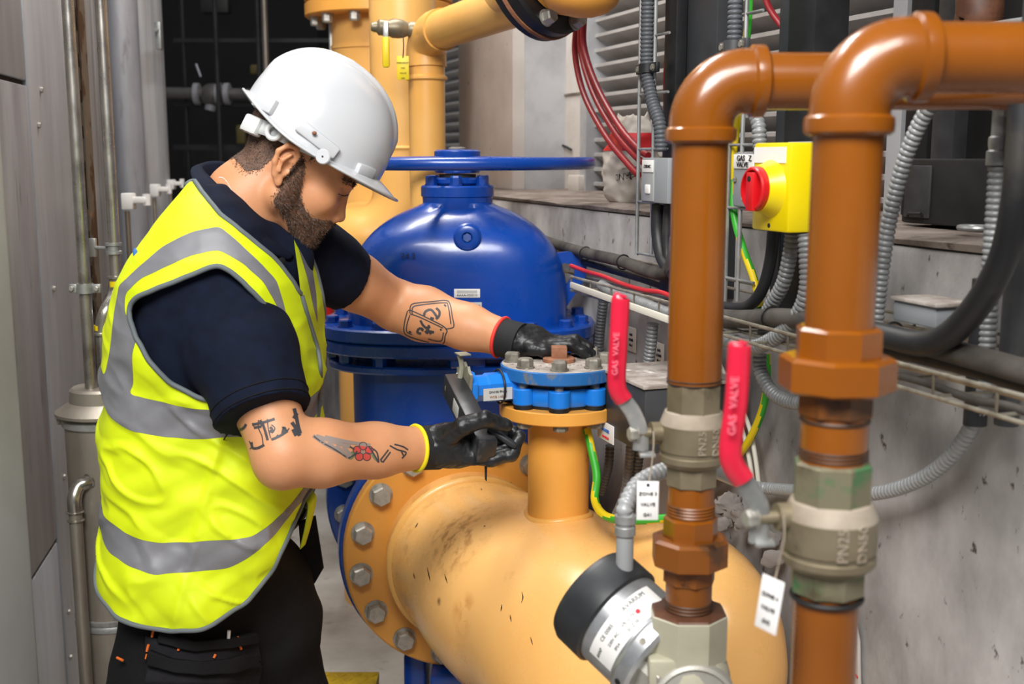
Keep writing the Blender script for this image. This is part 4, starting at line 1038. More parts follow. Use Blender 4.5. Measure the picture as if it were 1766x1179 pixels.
text('GAS  VALVE', .010, basis(Q(1265, 700, y2-.0255), Q(1272, 650, y2)-Q(1266, 750, y2), V((-1, 0, 0))), 'lever_print', g)
MB().box(Q(1318, 935, y2-.006), (.018, .016, .004), None, .001).build('stop_lug', 'galv', t)
tp = Q(1327, 1042, y2-.05)
t = thing('valve_tag', tp, 'blurred white plastic tag hanging beside the nearest gas pipe', 'tag')
Mt = Matrix.Translation(tp) @ Matrix.Rotation(.12, 4, 'Y') @ Matrix.Rotation(-.9, 4, 'Z')
MB().box((0, 0, 0), (.024, .0015, .049), Mt, .0007).build('card', 'tag_white', t)
for s_, dz in (('ZONE 4', .008), ('VALVE', -.004), ('G42', -.016)): text(s_, .0052, Mt @ basis(V((0, -.0012, dz)), (1, 0, 0), UP), 'ink', t)
bmn = MB(); cpt = smooth_path([tp + V((0.003, 0, .02)), Q(1340, 985, y2-.03), Q(1352, 930, y2-.035), Q(1352, 890, y2-.035)], 14)
for p in cpt: bmn.ell_(p, (.0011,)*3, None, 6, 4)
bmn.build('bead_chain', 'brass_top', t, kind='stuff')
# ================================================================= CLUTTER ON THE RIGHT WALL
def WPx(pts, off): return [WQ(p[0], p[1], p[2] if len(p) > 2 else off) for p in pts]
# ---- horizontal wire basket tray
zt = WQ(1150, 549, .16).z; ztop = WQ(1150, 460, .03).z
t = thing('basket_tray', WP(.4, .1, zt), 'long horizontal wire basket cable tray fixed along the concrete wall', 'cable tray')
s0, s1 = -1.3, 2.6
wl_ = MB().cyl((0, 0, 0), (s1-s0, 0, 0), .0028, 8).mesh('long_wire', 'wire_zinc')
Rw = Matrix((WU, UP.cross(WU), UP)).transposed().to_4x4()
sE = s_at(985, .16, 491); wl2 = MB().cyl((0, 0, 0), (sE-s0, 0, 0), .0028, 8).mesh('long_wire', 'wire_zinc')
for off, z in ((.16, zt+.028), (.16, zt), (.115, zt), (.07, zt), (.03, zt), (.03, zt+.045), (.03, ztop)):
    M = Rw.copy(); M.translation = WP(s0, off, z); link('long_wire', wl2 if off > .05 else wl_, t, M)
cw = MB().tube([V((0, .16, .028)), V((0, .16, 0)), V((0, .03, 0)), V((0, .03, ztop-zt))], .0022, 6)
cw.v = [V((p.x, -p.y, p.z)) if UP.cross(WU).dot(WN) < 0 else p for p in cw.v]; cme = cw.mesh('cross_wire', 'wire_zinc')
s = s0 + .05
while s < sE:
    M = Rw.copy(); M.translation = WP(s, 0, zt); link('cross_wire', cme, t, M); s += .10
# dusty white flat strip along the front edge (left stretch)
a, b = WQ(985, 491, .165), WQ(1168, 556, .165)
MB().box((0, 0, 0), ((b-a).length, .012, .006), basis((a+b)/2, b-a, UP), .001).build('edge_strip', 'cable_white', t)
# ---- vertical wire ladder in front of the louvre
t = thing('wire_ladder', WQ(1100, 440, .10), 'vertical wire basket ladder rising past the red cables', 'cable tray')
for px in (1099, 1124):
    p = WQ(px, 380, .09); MB().cyl(V((p.x, p.y, WQ(px, 440, .09).z)), V((p.x, p.y, 2.6)), .0035, 8).build('rail', 'galv', t)
a, b = WQ(1099, 380, .09), WQ(1124, 380, .09); e = (b-a)*1.9
for py in (-30, 66, 163, 257, 348, 438):
    z = WQ(1110, py, .09).z; MB().cyl(V((a.x, a.y, z)), V((a.x+e.x, a.y+e.y, z)), .0025, 8).build('rung', 'galv', t)
t = thing('wire_ladder', WQ(1253, 520, .09), 'short wire ladder behind the left ochre pipe with the earth cable', 'cable tray')
for px in (1254, 1276):
    p = WQ(px, 380, .09); MB().cyl(V((p.x, p.y, WQ(px, 520, .09).z)), V((p.x, p.y, 2.3)), .0035, 8).build('rail', 'galv', t)
a, b = WQ(1254, 380, .09), WQ(1276, 380, .09); e = (b-a)*2.2
for py in (30, 130, 250, 358, 480):
    z = WQ(1260, py, .09).z; MB().cyl(V((a.x, a.y, z)), V((a.x+e.x, a.y+e.y, z)), .0025, 8).build('rung', 'galv', t)
# ---- black channel and square posts
def vbox(name, px0, px1, off, depth, z0, z1, m, label, cat):
    a, b = WQ(px0, 200, off), WQ(px1, 200, off); sa, sb = (a-WO).dot(WU), (b-WO).dot(WU)
    return wall_box(name, sb, sa, off-depth, off, z0, z1, m, bev=.002, label=label, cat=cat)
vbox('black_channel', 1150, 1232, .05, .05, zt+.02, 3.0, 'darkgrey', 'wide dark grey vertical cable channel behind the left ochre elbow', 'channel')
vbox('black_strip', 1143, 1163, .075, .022, zt+.02, 3.0, 'blackpaint', 'narrow black upright on the left edge of the dark channel', 'channel')
vbox('square_post', 1338, 1352, .04, .03, zt+.02, 3.0, 'darkgrey', 'thin dark square post left of the thick one above the yellow isolator', 'post')
vbox('square_post', 1354, 1398, .05, .06, zt+.02, 3.0, 'blackpaint', 'thick black square post behind the yellow isolator', 'post')
# dark panels on the upper wall at the far right
uwp = uw
def panel_up(px0, px1, off, z0, z1, m, name='panel'):
    a, b = WQ(px0, 250, off), WQ(px1, 250, off); sa, sb = (a-WO).dot(WU), (b-WO).dot(WU)
    return wall_box(name, sb+.004, sa-.004, off-.05, off, z0, z1, m, uw, .003)
panel_up(1556, 1600, -.34, LZ, 3.4, 'dark_steel'); panel_up(1602, 1645, -.33, LZ, 3.4, 'box_dark'); panel_up(1648, 2300, -.36, LZ, 3.4, 'dark_wall')
t = thing('dark_cabinet', WP(s_at(1620, -.2, 380), -.22, LZ), 'low dark steel cabinet on the ledge at the right', 'cabinet')
a_, b_ = s_at(1552, -.14, 400), s_at(1800, -.14, 400)
wall_box('case', b_, a_, -.33, -.14, LZ+.006, LZ+.105, 'dark_steel', t, .004)
wall_box('door', s_at(1602, -.14, 400), a_-.01, -.141, -.136, LZ+.015, LZ+.095, 'box_dark', t, .002)
MB().tube([WQ(1565, 372, -.133), WQ(1567, 368, -.128), WQ(1588, 368, -.128), WQ(1590, 372, -.133)], .0025, 8).build('handle', 'dark_steel', t)
c = WQ(1680, 404, -.08); c.z = LZ+.012
MB().tube([c + WU*(.022*math.cos(q)) + WN*(.018*math.sin(q)) for q in [6.283*i/24 for i in range(24)]], .004, 8, closed=True).build('steel_ring', 'galv', label='small loose steel ring lying on the ledge at the right', cat='ring')
# ---- grey sockets / boxes
def wbox(px0, py0, px1, py1, off, depth, m, name, parent=None, bev=.003, **kw):
    a, b = WQ(px0, py1, off), WQ(px1, py0, off); sa, sb = (a-WO).dot(WU), (b-WO).dot(WU)
    return wall_box(name, sb, sa, off-depth, off, WQ((px0+px1)/2, py1, off).z, WQ((px0+px1)/2, py0, off).z, m, parent, bev, **kw)
def wtext(s, size, px, py, off, m, parent, sx=1.0, flip=False):
    return text(s, size, basis(WQ(px, py, off), WU if flip else -WU, -UP if flip else UP), m, parent, sx=sx)
t = thing('socket_box', WQ(1128, 350, .10), 'grey switched socket box with a white label beside the wire ladder', 'socket')
wbox(1105, 272, 1152, 350, .115, .05, 'box_grey', 'case', t)
wbox(1105, 275, 1127, 347, .118, .004, 'conduit_light', 'faceplate', t)
wbox(1107, 276, 1126, 297, .120, .002, 'white_label', 'label', t); wtext('Z3/DAC', .008, 1116, 287, .1205, 'ink', t)
wbox(1111, 318, 1119, 334, .121, .004, 'clip_plastic', 'rocker', t)
t = thing('switch_box', WQ(1285, 360, .10), 'grey switch box with handwritten gas valve label left of the yellow isolator', 'switch')
wbox(1262, 263, 1318, 358, .10, .05, 'box_grey', 'case', t, .004)
wbox(1264, 266, 1300, 291, .102, .002, 'white_label', 'label', t)
wtext('GAS   Z', .012, 1283, 273, .1035, 'ink', t, 1.1); wtext('VALVE', .011, 1280, 284, .1035, 'ink', t, 1.1)
wbox(1277, 322, 1288, 345, .104, .004, 'clip_plastic', 'rocker', t); bolt(WQ(1268, 310, .10), WN, .008, .003, 'bolt_dull', t, name='screw')
# ---- yellow isolator
t = thing('isolator_switch', WQ(1345, 400, .12), 'yellow isolator switch box with a red rotary knob', 'switch')
OFF = .155
fa, fb = WQ(1298, 320, OFF), WQ(1361, 320, OFF); sa, sb = (fa-WO).dot(WU), (fb-WO).dot(WU)
za, zb_ = WQ(1330, 399, OFF).z, WQ(1330, 246, OFF).z
wall_box('case', sb, sa, OFF-.055, OFF, za, zb_, 'yellow_plastic', t, .004)
wall_box('back_case', sb-.003, sa+.003, OFF-.085, OFF-.055, za-.002, zb_+.002, 'conduit_light', t, .003)
sm_c = (sa+sb)/2
wall_box('blank_label', sb+.010, sa-.003, OFF, OFF+.0012, zb_-.028, zb_-.006, 'white_label', t)
kc = WP(sm_c, OFF, (za+zb_)/2 - .002)
MB().lathe([(.042, -.002), (.036, .009), (.033, .018), (.032, .020)], kc, WN, 40).build('knob_base', 'yellow_plastic', t)
kn = MB().lathe([(.030, .016), (.031, .018), (.031, .029), (.029, .031), (.0265, .031), (.0265, .023), (.002, .023)], kc, WN, 40).build('rotary_knob', 'red_plastic', t)
MB().box((0, 0, 0), (.019, .054, .013), basis(kc + WN*.028 + UP*-.004, WU, UP + WU*.25), .002).build('knob_bar', 'red_plastic', kn)
MB().lathe([(.004, 0), (.004, .001)], kc + WN*.0345 + UP*.014, WN, 10).build('pip', 'ink', kn)
for dz in (za+.008, ): MB().lathe([(.0035, -.001), (.0035, .0005)], WP(sm_c, OFF, dz), WN, 10).build('screw_hole', 'ink', t)
# grey plate behind isolator
# ---- dark junction box behind the butterfly valve
t = thing('junction_box', WQ(1075, 750, .16), 'dark steel junction box with a dusty top behind the butterfly valve', 'box')
OFFJ = .22
ja, jb = s_at(1046, OFFJ, 690), s_at(1112, OFFJ, 690)
jz1 = WQ(1075, 655, OFFJ).z; jz0 = WQ(1075, 765, OFFJ).z
wall_box('case', jb, ja+.04, .03, OFFJ, jz0, jz1, 'box_dark', t, .004)
wall_box('dusty_lid', jb-.004, ja+.044, .025, OFFJ+.004, jz1, jz1+.006, 'dusty_top', t, .001)
wbox(1030, 728, 1058, 760, OFFJ+.002, .002, 'white_label', 'sticker', t); wtext('DANGER', .008, 1044, 742, OFFJ+.003, 'ink_blue', t); wtext('400 VOLTS', .006, 1044, 754, OFFJ+.003, 'ink_red', t)
bolt(WQ(1090, 700, OFFJ), WN, .012, .005, 'bolt_dull', t, name='screw')
# cream notices on the wall
for px, py, lab in ((1088, 585, 'left cream notice plate on the wall under the tray'), (1136, 612, 'right cream notice plate on the wall under the tray')):
    t = thing('notice_plate', WQ(px, py, .004), lab, 'sign')
    wbox(px-8, py-21, px+8, py+21, .004, .003, 'paper_bag', 'plate', t, .001)
    for k, s_ in enumerate(('GAS', 'ZONE', 'No.1')): wtext(s_, .008, px, py-8+9*k, .0048, 'ink', t)
# pale grey box on the tray at the right
t = thing('tray_box', WQ(1580, 560, .08), 'pale blue-grey junction box sitting on the tray at the right', 'box')
wbox(1538, 523, 1616, 560, .09, .05, 'box_grey', 'case', t, .003); wbox(1534, 517, 1616, 524, .094, .06, 'dusty_top', 'lid', t, .001)
# ---- paper bag on the ledge, printed upside down
bc0 = WQ(1085, 352, -.12); bc0.z = LZ
t = thing('paper_sack', bc0, 'crumpled cream paper sack with a red band, upside down on the ledge', 'sack')
bw, bd_, bh = .145, .09, WQ(1085, 200, -.12).z - LZ
def sack(z0, z1, m, name, grow=0):
    mb = MB(); rg, sg = max(3, int(40*(z1-z0))), 48
    for j in range(rg+1):
        q = z0 + (z1-z0)*j/rg
        wq = (.80 + .35*math.sin(math.pi*min(1, q*1.15)**.8)) * (1 if q < .86 else 1 - (q-.86)*2.2)
        for i in range(sg):
            a = 6.28318*i/sg; c_, s_ = math.cos(a), math.sin(a); ee = .6
            p = V((bw/2*wq*abs(c_)**ee*(1 if c_ >= 0 else -1), bd_/2*wq*abs(s_)**ee*(1 if s_ >= 0 else -1), q*bh))
            n = .010*noise.noise(V((p.x*22, p.y*22, q*5))) + .006*noise.noise(V((p.x*60, p.y*60, q*14)))
            p = p*(1 + grow) if grow else p
            k = 1 + n/.07 + grow; lean = V((.012*q, 0, 0))
            mb.v.append(bc0 + (-WU)*(p.x*k + lean.x) + WN*(p.y*k) + UP*(q*bh + (.02*noise.noise(V((a*1.5, 0, 2))) if q > .97 else 0)))
    for j in range(rg):
        for i in range(sg): mb.f.append((j*sg+i, j*sg+(i+1) % sg, (j+1)*sg+(i+1) % sg, (j+1)*sg+i))
    if z0 == 0: mb.f.append(tuple(range(sg)))
    if z1 == 1: mb.f.append(tuple(rg*sg+i for i in range(sg)))
    return mb.build(name, m, t, 80)
sk = sack(0, 1, 'paper_bag', 'sack_body'); bpy.context.view_layer.update()
sack(.60, .80, 'cable_redb', 'red_band', .012)
def bvh_of(o):
    me = o.data; return BVHTree.FromPolygons([o.matrix_world @ v.co for v in me.vertices], [tuple(p.vertices) for p in me.polygons])
sb_ = bvh_of(sk)
def wrap_text(s, size, M, bv, m, parent, d=.001, name='lettering', sx=1.0):
    """flat lettering pressed on to a surface along -z of M"""
    vs, fs = text_geo(s, size, 0); out = []
    for p in vs:
        q = M @ V((p.x*sx, p.y, .06)); dr = (M.to_3x3() @ V((0, 0, -1))).normalized()
        h = bv.ray_cast(q, dr, .2); out.append((h[0] - dr*d) if h[0] is not None else (M @ V((p.x*sx, p.y, 0))))
    return MB().add(out, fs).build(name, m, parent)
Ms = basis(WQ(1088, 300, -.07), WU*1.0 - UP*.12, -UP)
wrap_text('DRESSER-RAND', .023, Ms, sb_, 'ink', sk, .002)
MB().box((0, 0, 0), (.10, .0016, .0014), basis(WQ(1078, 302, -.07), WU, UP)).build('red_rule', 'ink_red', sk) if False else None
Ms = basis(WQ(1082, 289, -.07), WU*1.0 - UP*.12, -UP); wrap_text('A Siemens Business', .008, Ms, sb_, 'dusty_ledge', sk, .002)
# ---- red cables hanging across the louvre
for k, (pts, lab) in enumerate((
    ([(1000, -30), (995, 35), (992, 95), (1008, 165), (1045, 235), (1085, 285), (1102, 302)], 'left of the three dark red cables sweeping down across the louvre'),
    ([(1006, -30), (1002, 40), (1003, 95), (1025, 165), (1062, 230), (1095, 268), (1110, 280)], 'middle of the three dark red cables sweeping down across the louvre'),
    ([(1012, -30), (1007, 35), (1008, 85), (1030, 150), (1066, 215), (1100, 256), (1118, 268)], 'right of the three dark red cables sweeping down across the louvre'))):
    cable('red_cable', WPx(pts, .0), .0072, 'cable_red', lab, group='red cables at the louvre')
cable('red_cable', WPx([(1152, 60), (1149, 100), (1147, 160), (1150, 260)], .05), .004, 'cable_red', 'short red cable beside the black upright')
cable('red_cable', WPx([(1310, -40), (1325, 10), (1346, 42), (1360, 58)], .0), .0055, 'cable_red', 'red cable passing behind the thin square post at the top')
cable('red_cable', WPx([(1395, 10), (1402, 60), (1412, 110), (1414, 150)], .0), .0055, 'cable_red', 'red cable dropping behind the thick black post')
# ---- cables lying in the tray
cable('tray_cable', WPx([(900, 398, .02), (950, 418, .03), (1010, 436, .06), (1070, 450), (1120, 468), (1146, 470), (1160, 450), (1166, 410)], .09), .0125, 'cable_dusty', 'dusty black tray cable turning up behind the left ochre pipe')
cable('tray_cable', WPx([(900, 412, .015), (960, 438, .02), (1030, 458, .045), (1100, 478), (1150, 495), (1200, 515)], .06), .0085, 'cable_black', 'thinner black cable under the dusty one in the tray')
rc = cable('red_tray_cable', WPx([(985, 458), (1012, 468), (1040, 476), (1075, 490), (1110, 500), (1140, 504), (1165, 514), (1220, 535)], .11), .0045, 'cable_redb', 'bright red cable tied along the wire tray')
cable('dark_riser_cable', WPx([(1135, 352), (1134, 400), (1142, 445), (1160, 470)], .09), .012, 'cable_black', 'black cable dropping from the socket box to the tray')
cable('dark_riser_cable', WPx([(1153, 352), (1150, 400), (1152, 445), (1166, 480)], .085), .009, 'cable_black', 'second black cable right of the one below the socket box')
conduit('flex_conduit', WPx([(1038, 492), (1060, 505), (1100, 520), (1150, 540), (1200, 556)], .12), .0115, 'conduit', 'grey flexible conduit lying in the tray behind the red lever')
cable('black_cable', WPx([(1180, 520), (1240, 528), (1275, 532), (1300, 520), (1318, 490), (1330, 440), (1335, 380)], .10), .0095, 'cable_black', 'black cable curving up beside the earth cable')
cable('black_cable', WPx([(1180, 535), (1245, 548), (1300, 550), (1345, 548), (1420, 556), (1520, 575), (1640, 605), (1766, 640), (1860, 665)], .12), .0145, 'cable_dusty', 'thick dusty cable running level along the tray to the right edge')
cable('black_cable', WPx([(1400, 585), (1520, 600), (1640, 625), (1766, 660), (1860, 690)], .10), .0115, 'cable_black', 'dark cable just below the thick dusty one at the right edge')
cable('black_hose', WPx([(1430, 560), (1520, 578), (1590, 592), (1640, 575), (1690, 520), (1728, 450), (1748, 370), (1758, 290), (1765, 180)], .14), .0155, 'cable_black', 'thick black hose curving up at the right edge of the picture')
cable('thin_wire_bundle', WPx([(1500, 640), (1560, 650), (1620, 668), (1680, 690), (1740, 700), (1800, 722)], .13), .005, 'cable_dusty', 'thin dark wires sagging under the tray at the right')
# ---- earth cables
earth_cable(WPx([(1292, -30), (1290, 40), (1280, 130), (1270, 220), (1262, 300), (1266, 370), (1282, 430), (1300, 480), (1312, 530)], .08), .0062, 'green and yellow earth cable dropping behind the left ochre elbow')
earth_cable(WPx([(1322, 610), (1322, 670), (1310, 720), (1285, 770), (1250, 808), (1215, 830)], .05), .0065, 'green and yellow earth cable between the two red levers')
earth_cable([Q(1012, 740, 2.02), Q(1020, 775, 2.0), Q(1029, 820, 1.98), Q(1026, 862, 1.96), Q(1042, 888, 1.90), Q(1080, 897, 1.84), Q(1140, 894, 1.80), Q(1200, 890, 1.78)], .0075, 'green and yellow earth cable hugging the yellow stub and lying on the bend')
# ---- white flat cables
for k, (pts, lab) in enumerate((([(1235, 630), (1252, 665), (1275, 725), (1292, 790), (1300, 850)], 'left white cable falling behind the right red lever'), ([(1240, 625), (1262, 670), (1290, 730), (1303, 790), (1310, 850)], 'right white cable falling behind the right red lever'))):
    cable('white_cable', WPx(pts, .04), .004, 'cable_white', lab)
# ---- flexible conduits
F = [
 ([(1268, -30), (1267, 40), (1264, 120), (1262, 200)], .11, .0115, 'conduit_dark', 'dark flexible conduit held by a saddle above the left elbow'),
 ([(1118, -30), (1116, 60), (1116, 118), (1124, 170), (1138, 215), (1140, 260)], .10, .0125, 'conduit_dark', 'dark flexible conduit entering the socket box by the ladder'),
 ([(1300, 190), (1308, 215), (1310, 240), (1312, 264)], .10, .0115, 'conduit', 'short flexible conduit entering the grey switch box'),
 ([(1366, 404), (1362, 440), (1350, 490), (1325, 535), (1318, 565), (1322, 590)], .10, .0115, 'conduit', 'flexible conduit leaving the isolator bottom on the left'),
 ([(1390, 404), (1392, 440), (1392, 500), (1375, 545), (1340, 580), (1300, 598), (1262, 588), (1235, 578)], .12, .0125, 'conduit', 'flexible conduit leaving the isolator bottom and curving left into the tray'),
 ([(1310, 610), (1312, 640), (1328, 672), (1355, 690), (1390, 694), (1430, 690)], .09, .0115, 'conduit', 'flexible conduit bending right behind the big ochre union'),
 ([(1042, 500), (1040, 525), (1036, 560), (1033, 600), (1030, 660)], .04, .0115, 'conduit_dark', 'short dark flexible conduit left of the red lever on the wall'),
 ([(1126, 558), (1122, 600), (1114, 660), (1108, 720), (1100, 790), (1092, 850), (1080, 905)], .10, .0115, 'conduit', 'long flexible conduit falling from the tray past the junction box'),
 ([(1088, 765), (1085, 800), (1078, 850), (1062, 890)], .12, .0100, 'conduit', 'flexible conduit below the junction box beside the tagged valve'),
 ([(1052, 768), (1050, 800), (1044, 826), (1036, 850)], .16, .0090, 'conduit_dark', 'dark flexible conduit stub under the junction box sticker'),
 ([(1610, 172), (1585, 215), (1562, 270), (1545, 330), (1530, 400), (1520, 470), (1512, 540), (1508, 590)], .10, .0105, 'conduit', 'flexible conduit slanting down right of the nearest ochre pipe'),
 ([(1722, 280), (1718, 340), (1712, 420), (1706, 500), (1702, 600)], .05, .0115, 'conduit', 'upright flexible conduit hanging from a gland near the right edge'),
]
for pts, off, r, m, lab in F: conduit('flex_conduit', WPx(pts, off), r, m, lab)
# gland over the right edge conduit, pale bracket above
t = thing('conduit_gland', WQ(1722, 285, .05), 'pale conduit gland above the upright conduit near the right edge', 'gland')
g0 = WQ(1722, 285, .05)
MB().lathe([(.0145, 0), (.0145, .016), (.012, .018), (.013, .024), (.013, .032), (.0105, .034), (.0105, .075)], g0, UP, 18).build('gland_body', 'galv', t)
t = thing('pale_bracket', WQ(1722, 182, .06), 'pale grey flat bracket under the horizontal ochre pipe at the right', 'bracket')
wbox(1672, 176, 1766, 184, .08, .08, 'conduit_light', 'plate', t, .001); wbox(1716, 184, 1732, 200, .06, .03, 'conduit_light', 'leg', t, .001)
t = thing('pale_tray', WQ(1730, 45, -.1), 'pale grey tray edge above the horizontal ochre pipe in the corner', 'tray')
wbox(1690, 34, 1900, 52, -.05, .12, 'conduit_light', 'tray_floor', t, .002); wbox(1690, 24, 1900, 34, -.16, .01, 'conduit_light', 'tray_lip', t, .002)
cable('brown_pipe', WPx([(1690, -700), (1690, -350), (1690, -10), (1686, 40), (1684, 120)], -.2), .035, 'stain_brown', 'dark brown pipe glimpsed above the corner of the louvre', 'pipe')
# dark uprights under the tray at the far right
for k, (px, lab) in enumerate(((1690, 'dark upright under the tray near the right edge'), (1745, 'grey upright behind the tray at the right edge'))):
    p = WQ(px, 600, .05); MB().cyl(V((p.x, p.y, WQ(px, 735, .05).z)), V((p.x, p.y, WQ(px, 480, .05).z if k == 0 else 2.2)), .014, 14).build('wall_upright', 'darkgrey' if k == 0 else 'box_dark', label=lab, cat='pipe')
# saddles
for k, (px, py, off, lab) in enumerate(((1117, 118, .10, 'black saddle clamp on the conduit by the wire ladder'), (1266, 79, .11, 'grey saddle clamp on the conduit above the left elbow'))):
    c = WQ(px, py, off); t = thing('saddle_clamp', c, lab, 'clamp'); m = 'blackpaint' if k == 0 else 'box_dark'
    MB().lathe([(.0135, -.008), (.0165, -.008), (.0165, .008), (.0135, .008)], c, UP, 20).build('band', m, t)
    for sx in (-1, 1):
        e = c + WU*(sx*.030); MB().box((0, 0, 0), (.026, .018, .008), basis(e, WU, UP), .002).build('ear', m, t); bolt(e + WN*.004, WN, .010, .004, 'bolt_dull', t, name='screw')
# cable ties in the tray
for k, (px, py, off, r, lab) in enumerate(((1010, 437, .06, .0145, 'left black cable tie around the dusty tray cable'), (1075, 452, .09, .0145, 'right black cable tie around the dusty tray cable'), (1330, 548, .12, .0165, 'black cable tie on the thick dusty cable between the ochre pipes'), (1540, 578, .12, .0165, 'cable tie on the thick dusty cable right of the ochre union'))):
    c = WQ(px, py, off); MB().tube([c + UP*(r*math.cos(a)) + WN*(r*math.sin(a)) for a in [6.283*i/20 for i in range(20)]], .0016, 6, closed=True).build('cable_tie', 'rubber', label=lab, cat='cable tie')
# crumbled plaster by the rear bend
rub = [(1262, 872, .02, .028), (1290, 896, .03, .024), (1318, 925, .03, .022), (1335, 962, .03, .018), (1248, 905, .05, .016)]
for k, (px, py, off, r) in enumerate(rub):
    mb = MB().ell_((0, 0, 0), (r, r*.6, r*.8), None, 22, 14); c = WQ(px, py, off)
    mb.v = [c + V((p.x, p.y*.5, p.z))*(1 + .7*noise.noise(p*50 + V((k*3.1, 0, 0))) + .35*noise.noise(p*140 + V((k, 2, 0)))) for p in mb.v]
    mb.build('plaster_lump', 'concrete', label=['topmost pale plaster lump below the white cables', 'second plaster lump from the top beside the dusty bend', 'third plaster lump from the top beside the dusty bend', 'lowest plaster lump beside the nearest lever', 'small plaster lump left of the others behind the union'][k], cat='rubble', group='plaster lumps on the wall')
# pale patch board at the lower right with red marker scrawl
t = thing('patch_board', WQ(1490, 1179, .02), 'pale streaked board behind the nearest gas pipe with red scrawl', 'board')
bo = WQ(1460, 1110, .004); Mb = basis(bo, -WU, UP)
MB().prism([(-.09, -.30), (.055, -.30), (.045, -.06), (.035, .02), (.012, .075), (-.03, .10), (-.09, .09)], Mb, .006, .002).build('board', 'concrete_white', t)
wtext('G C', .03, 1462, 1165, .0115, 'ink_red', t, 1.0)
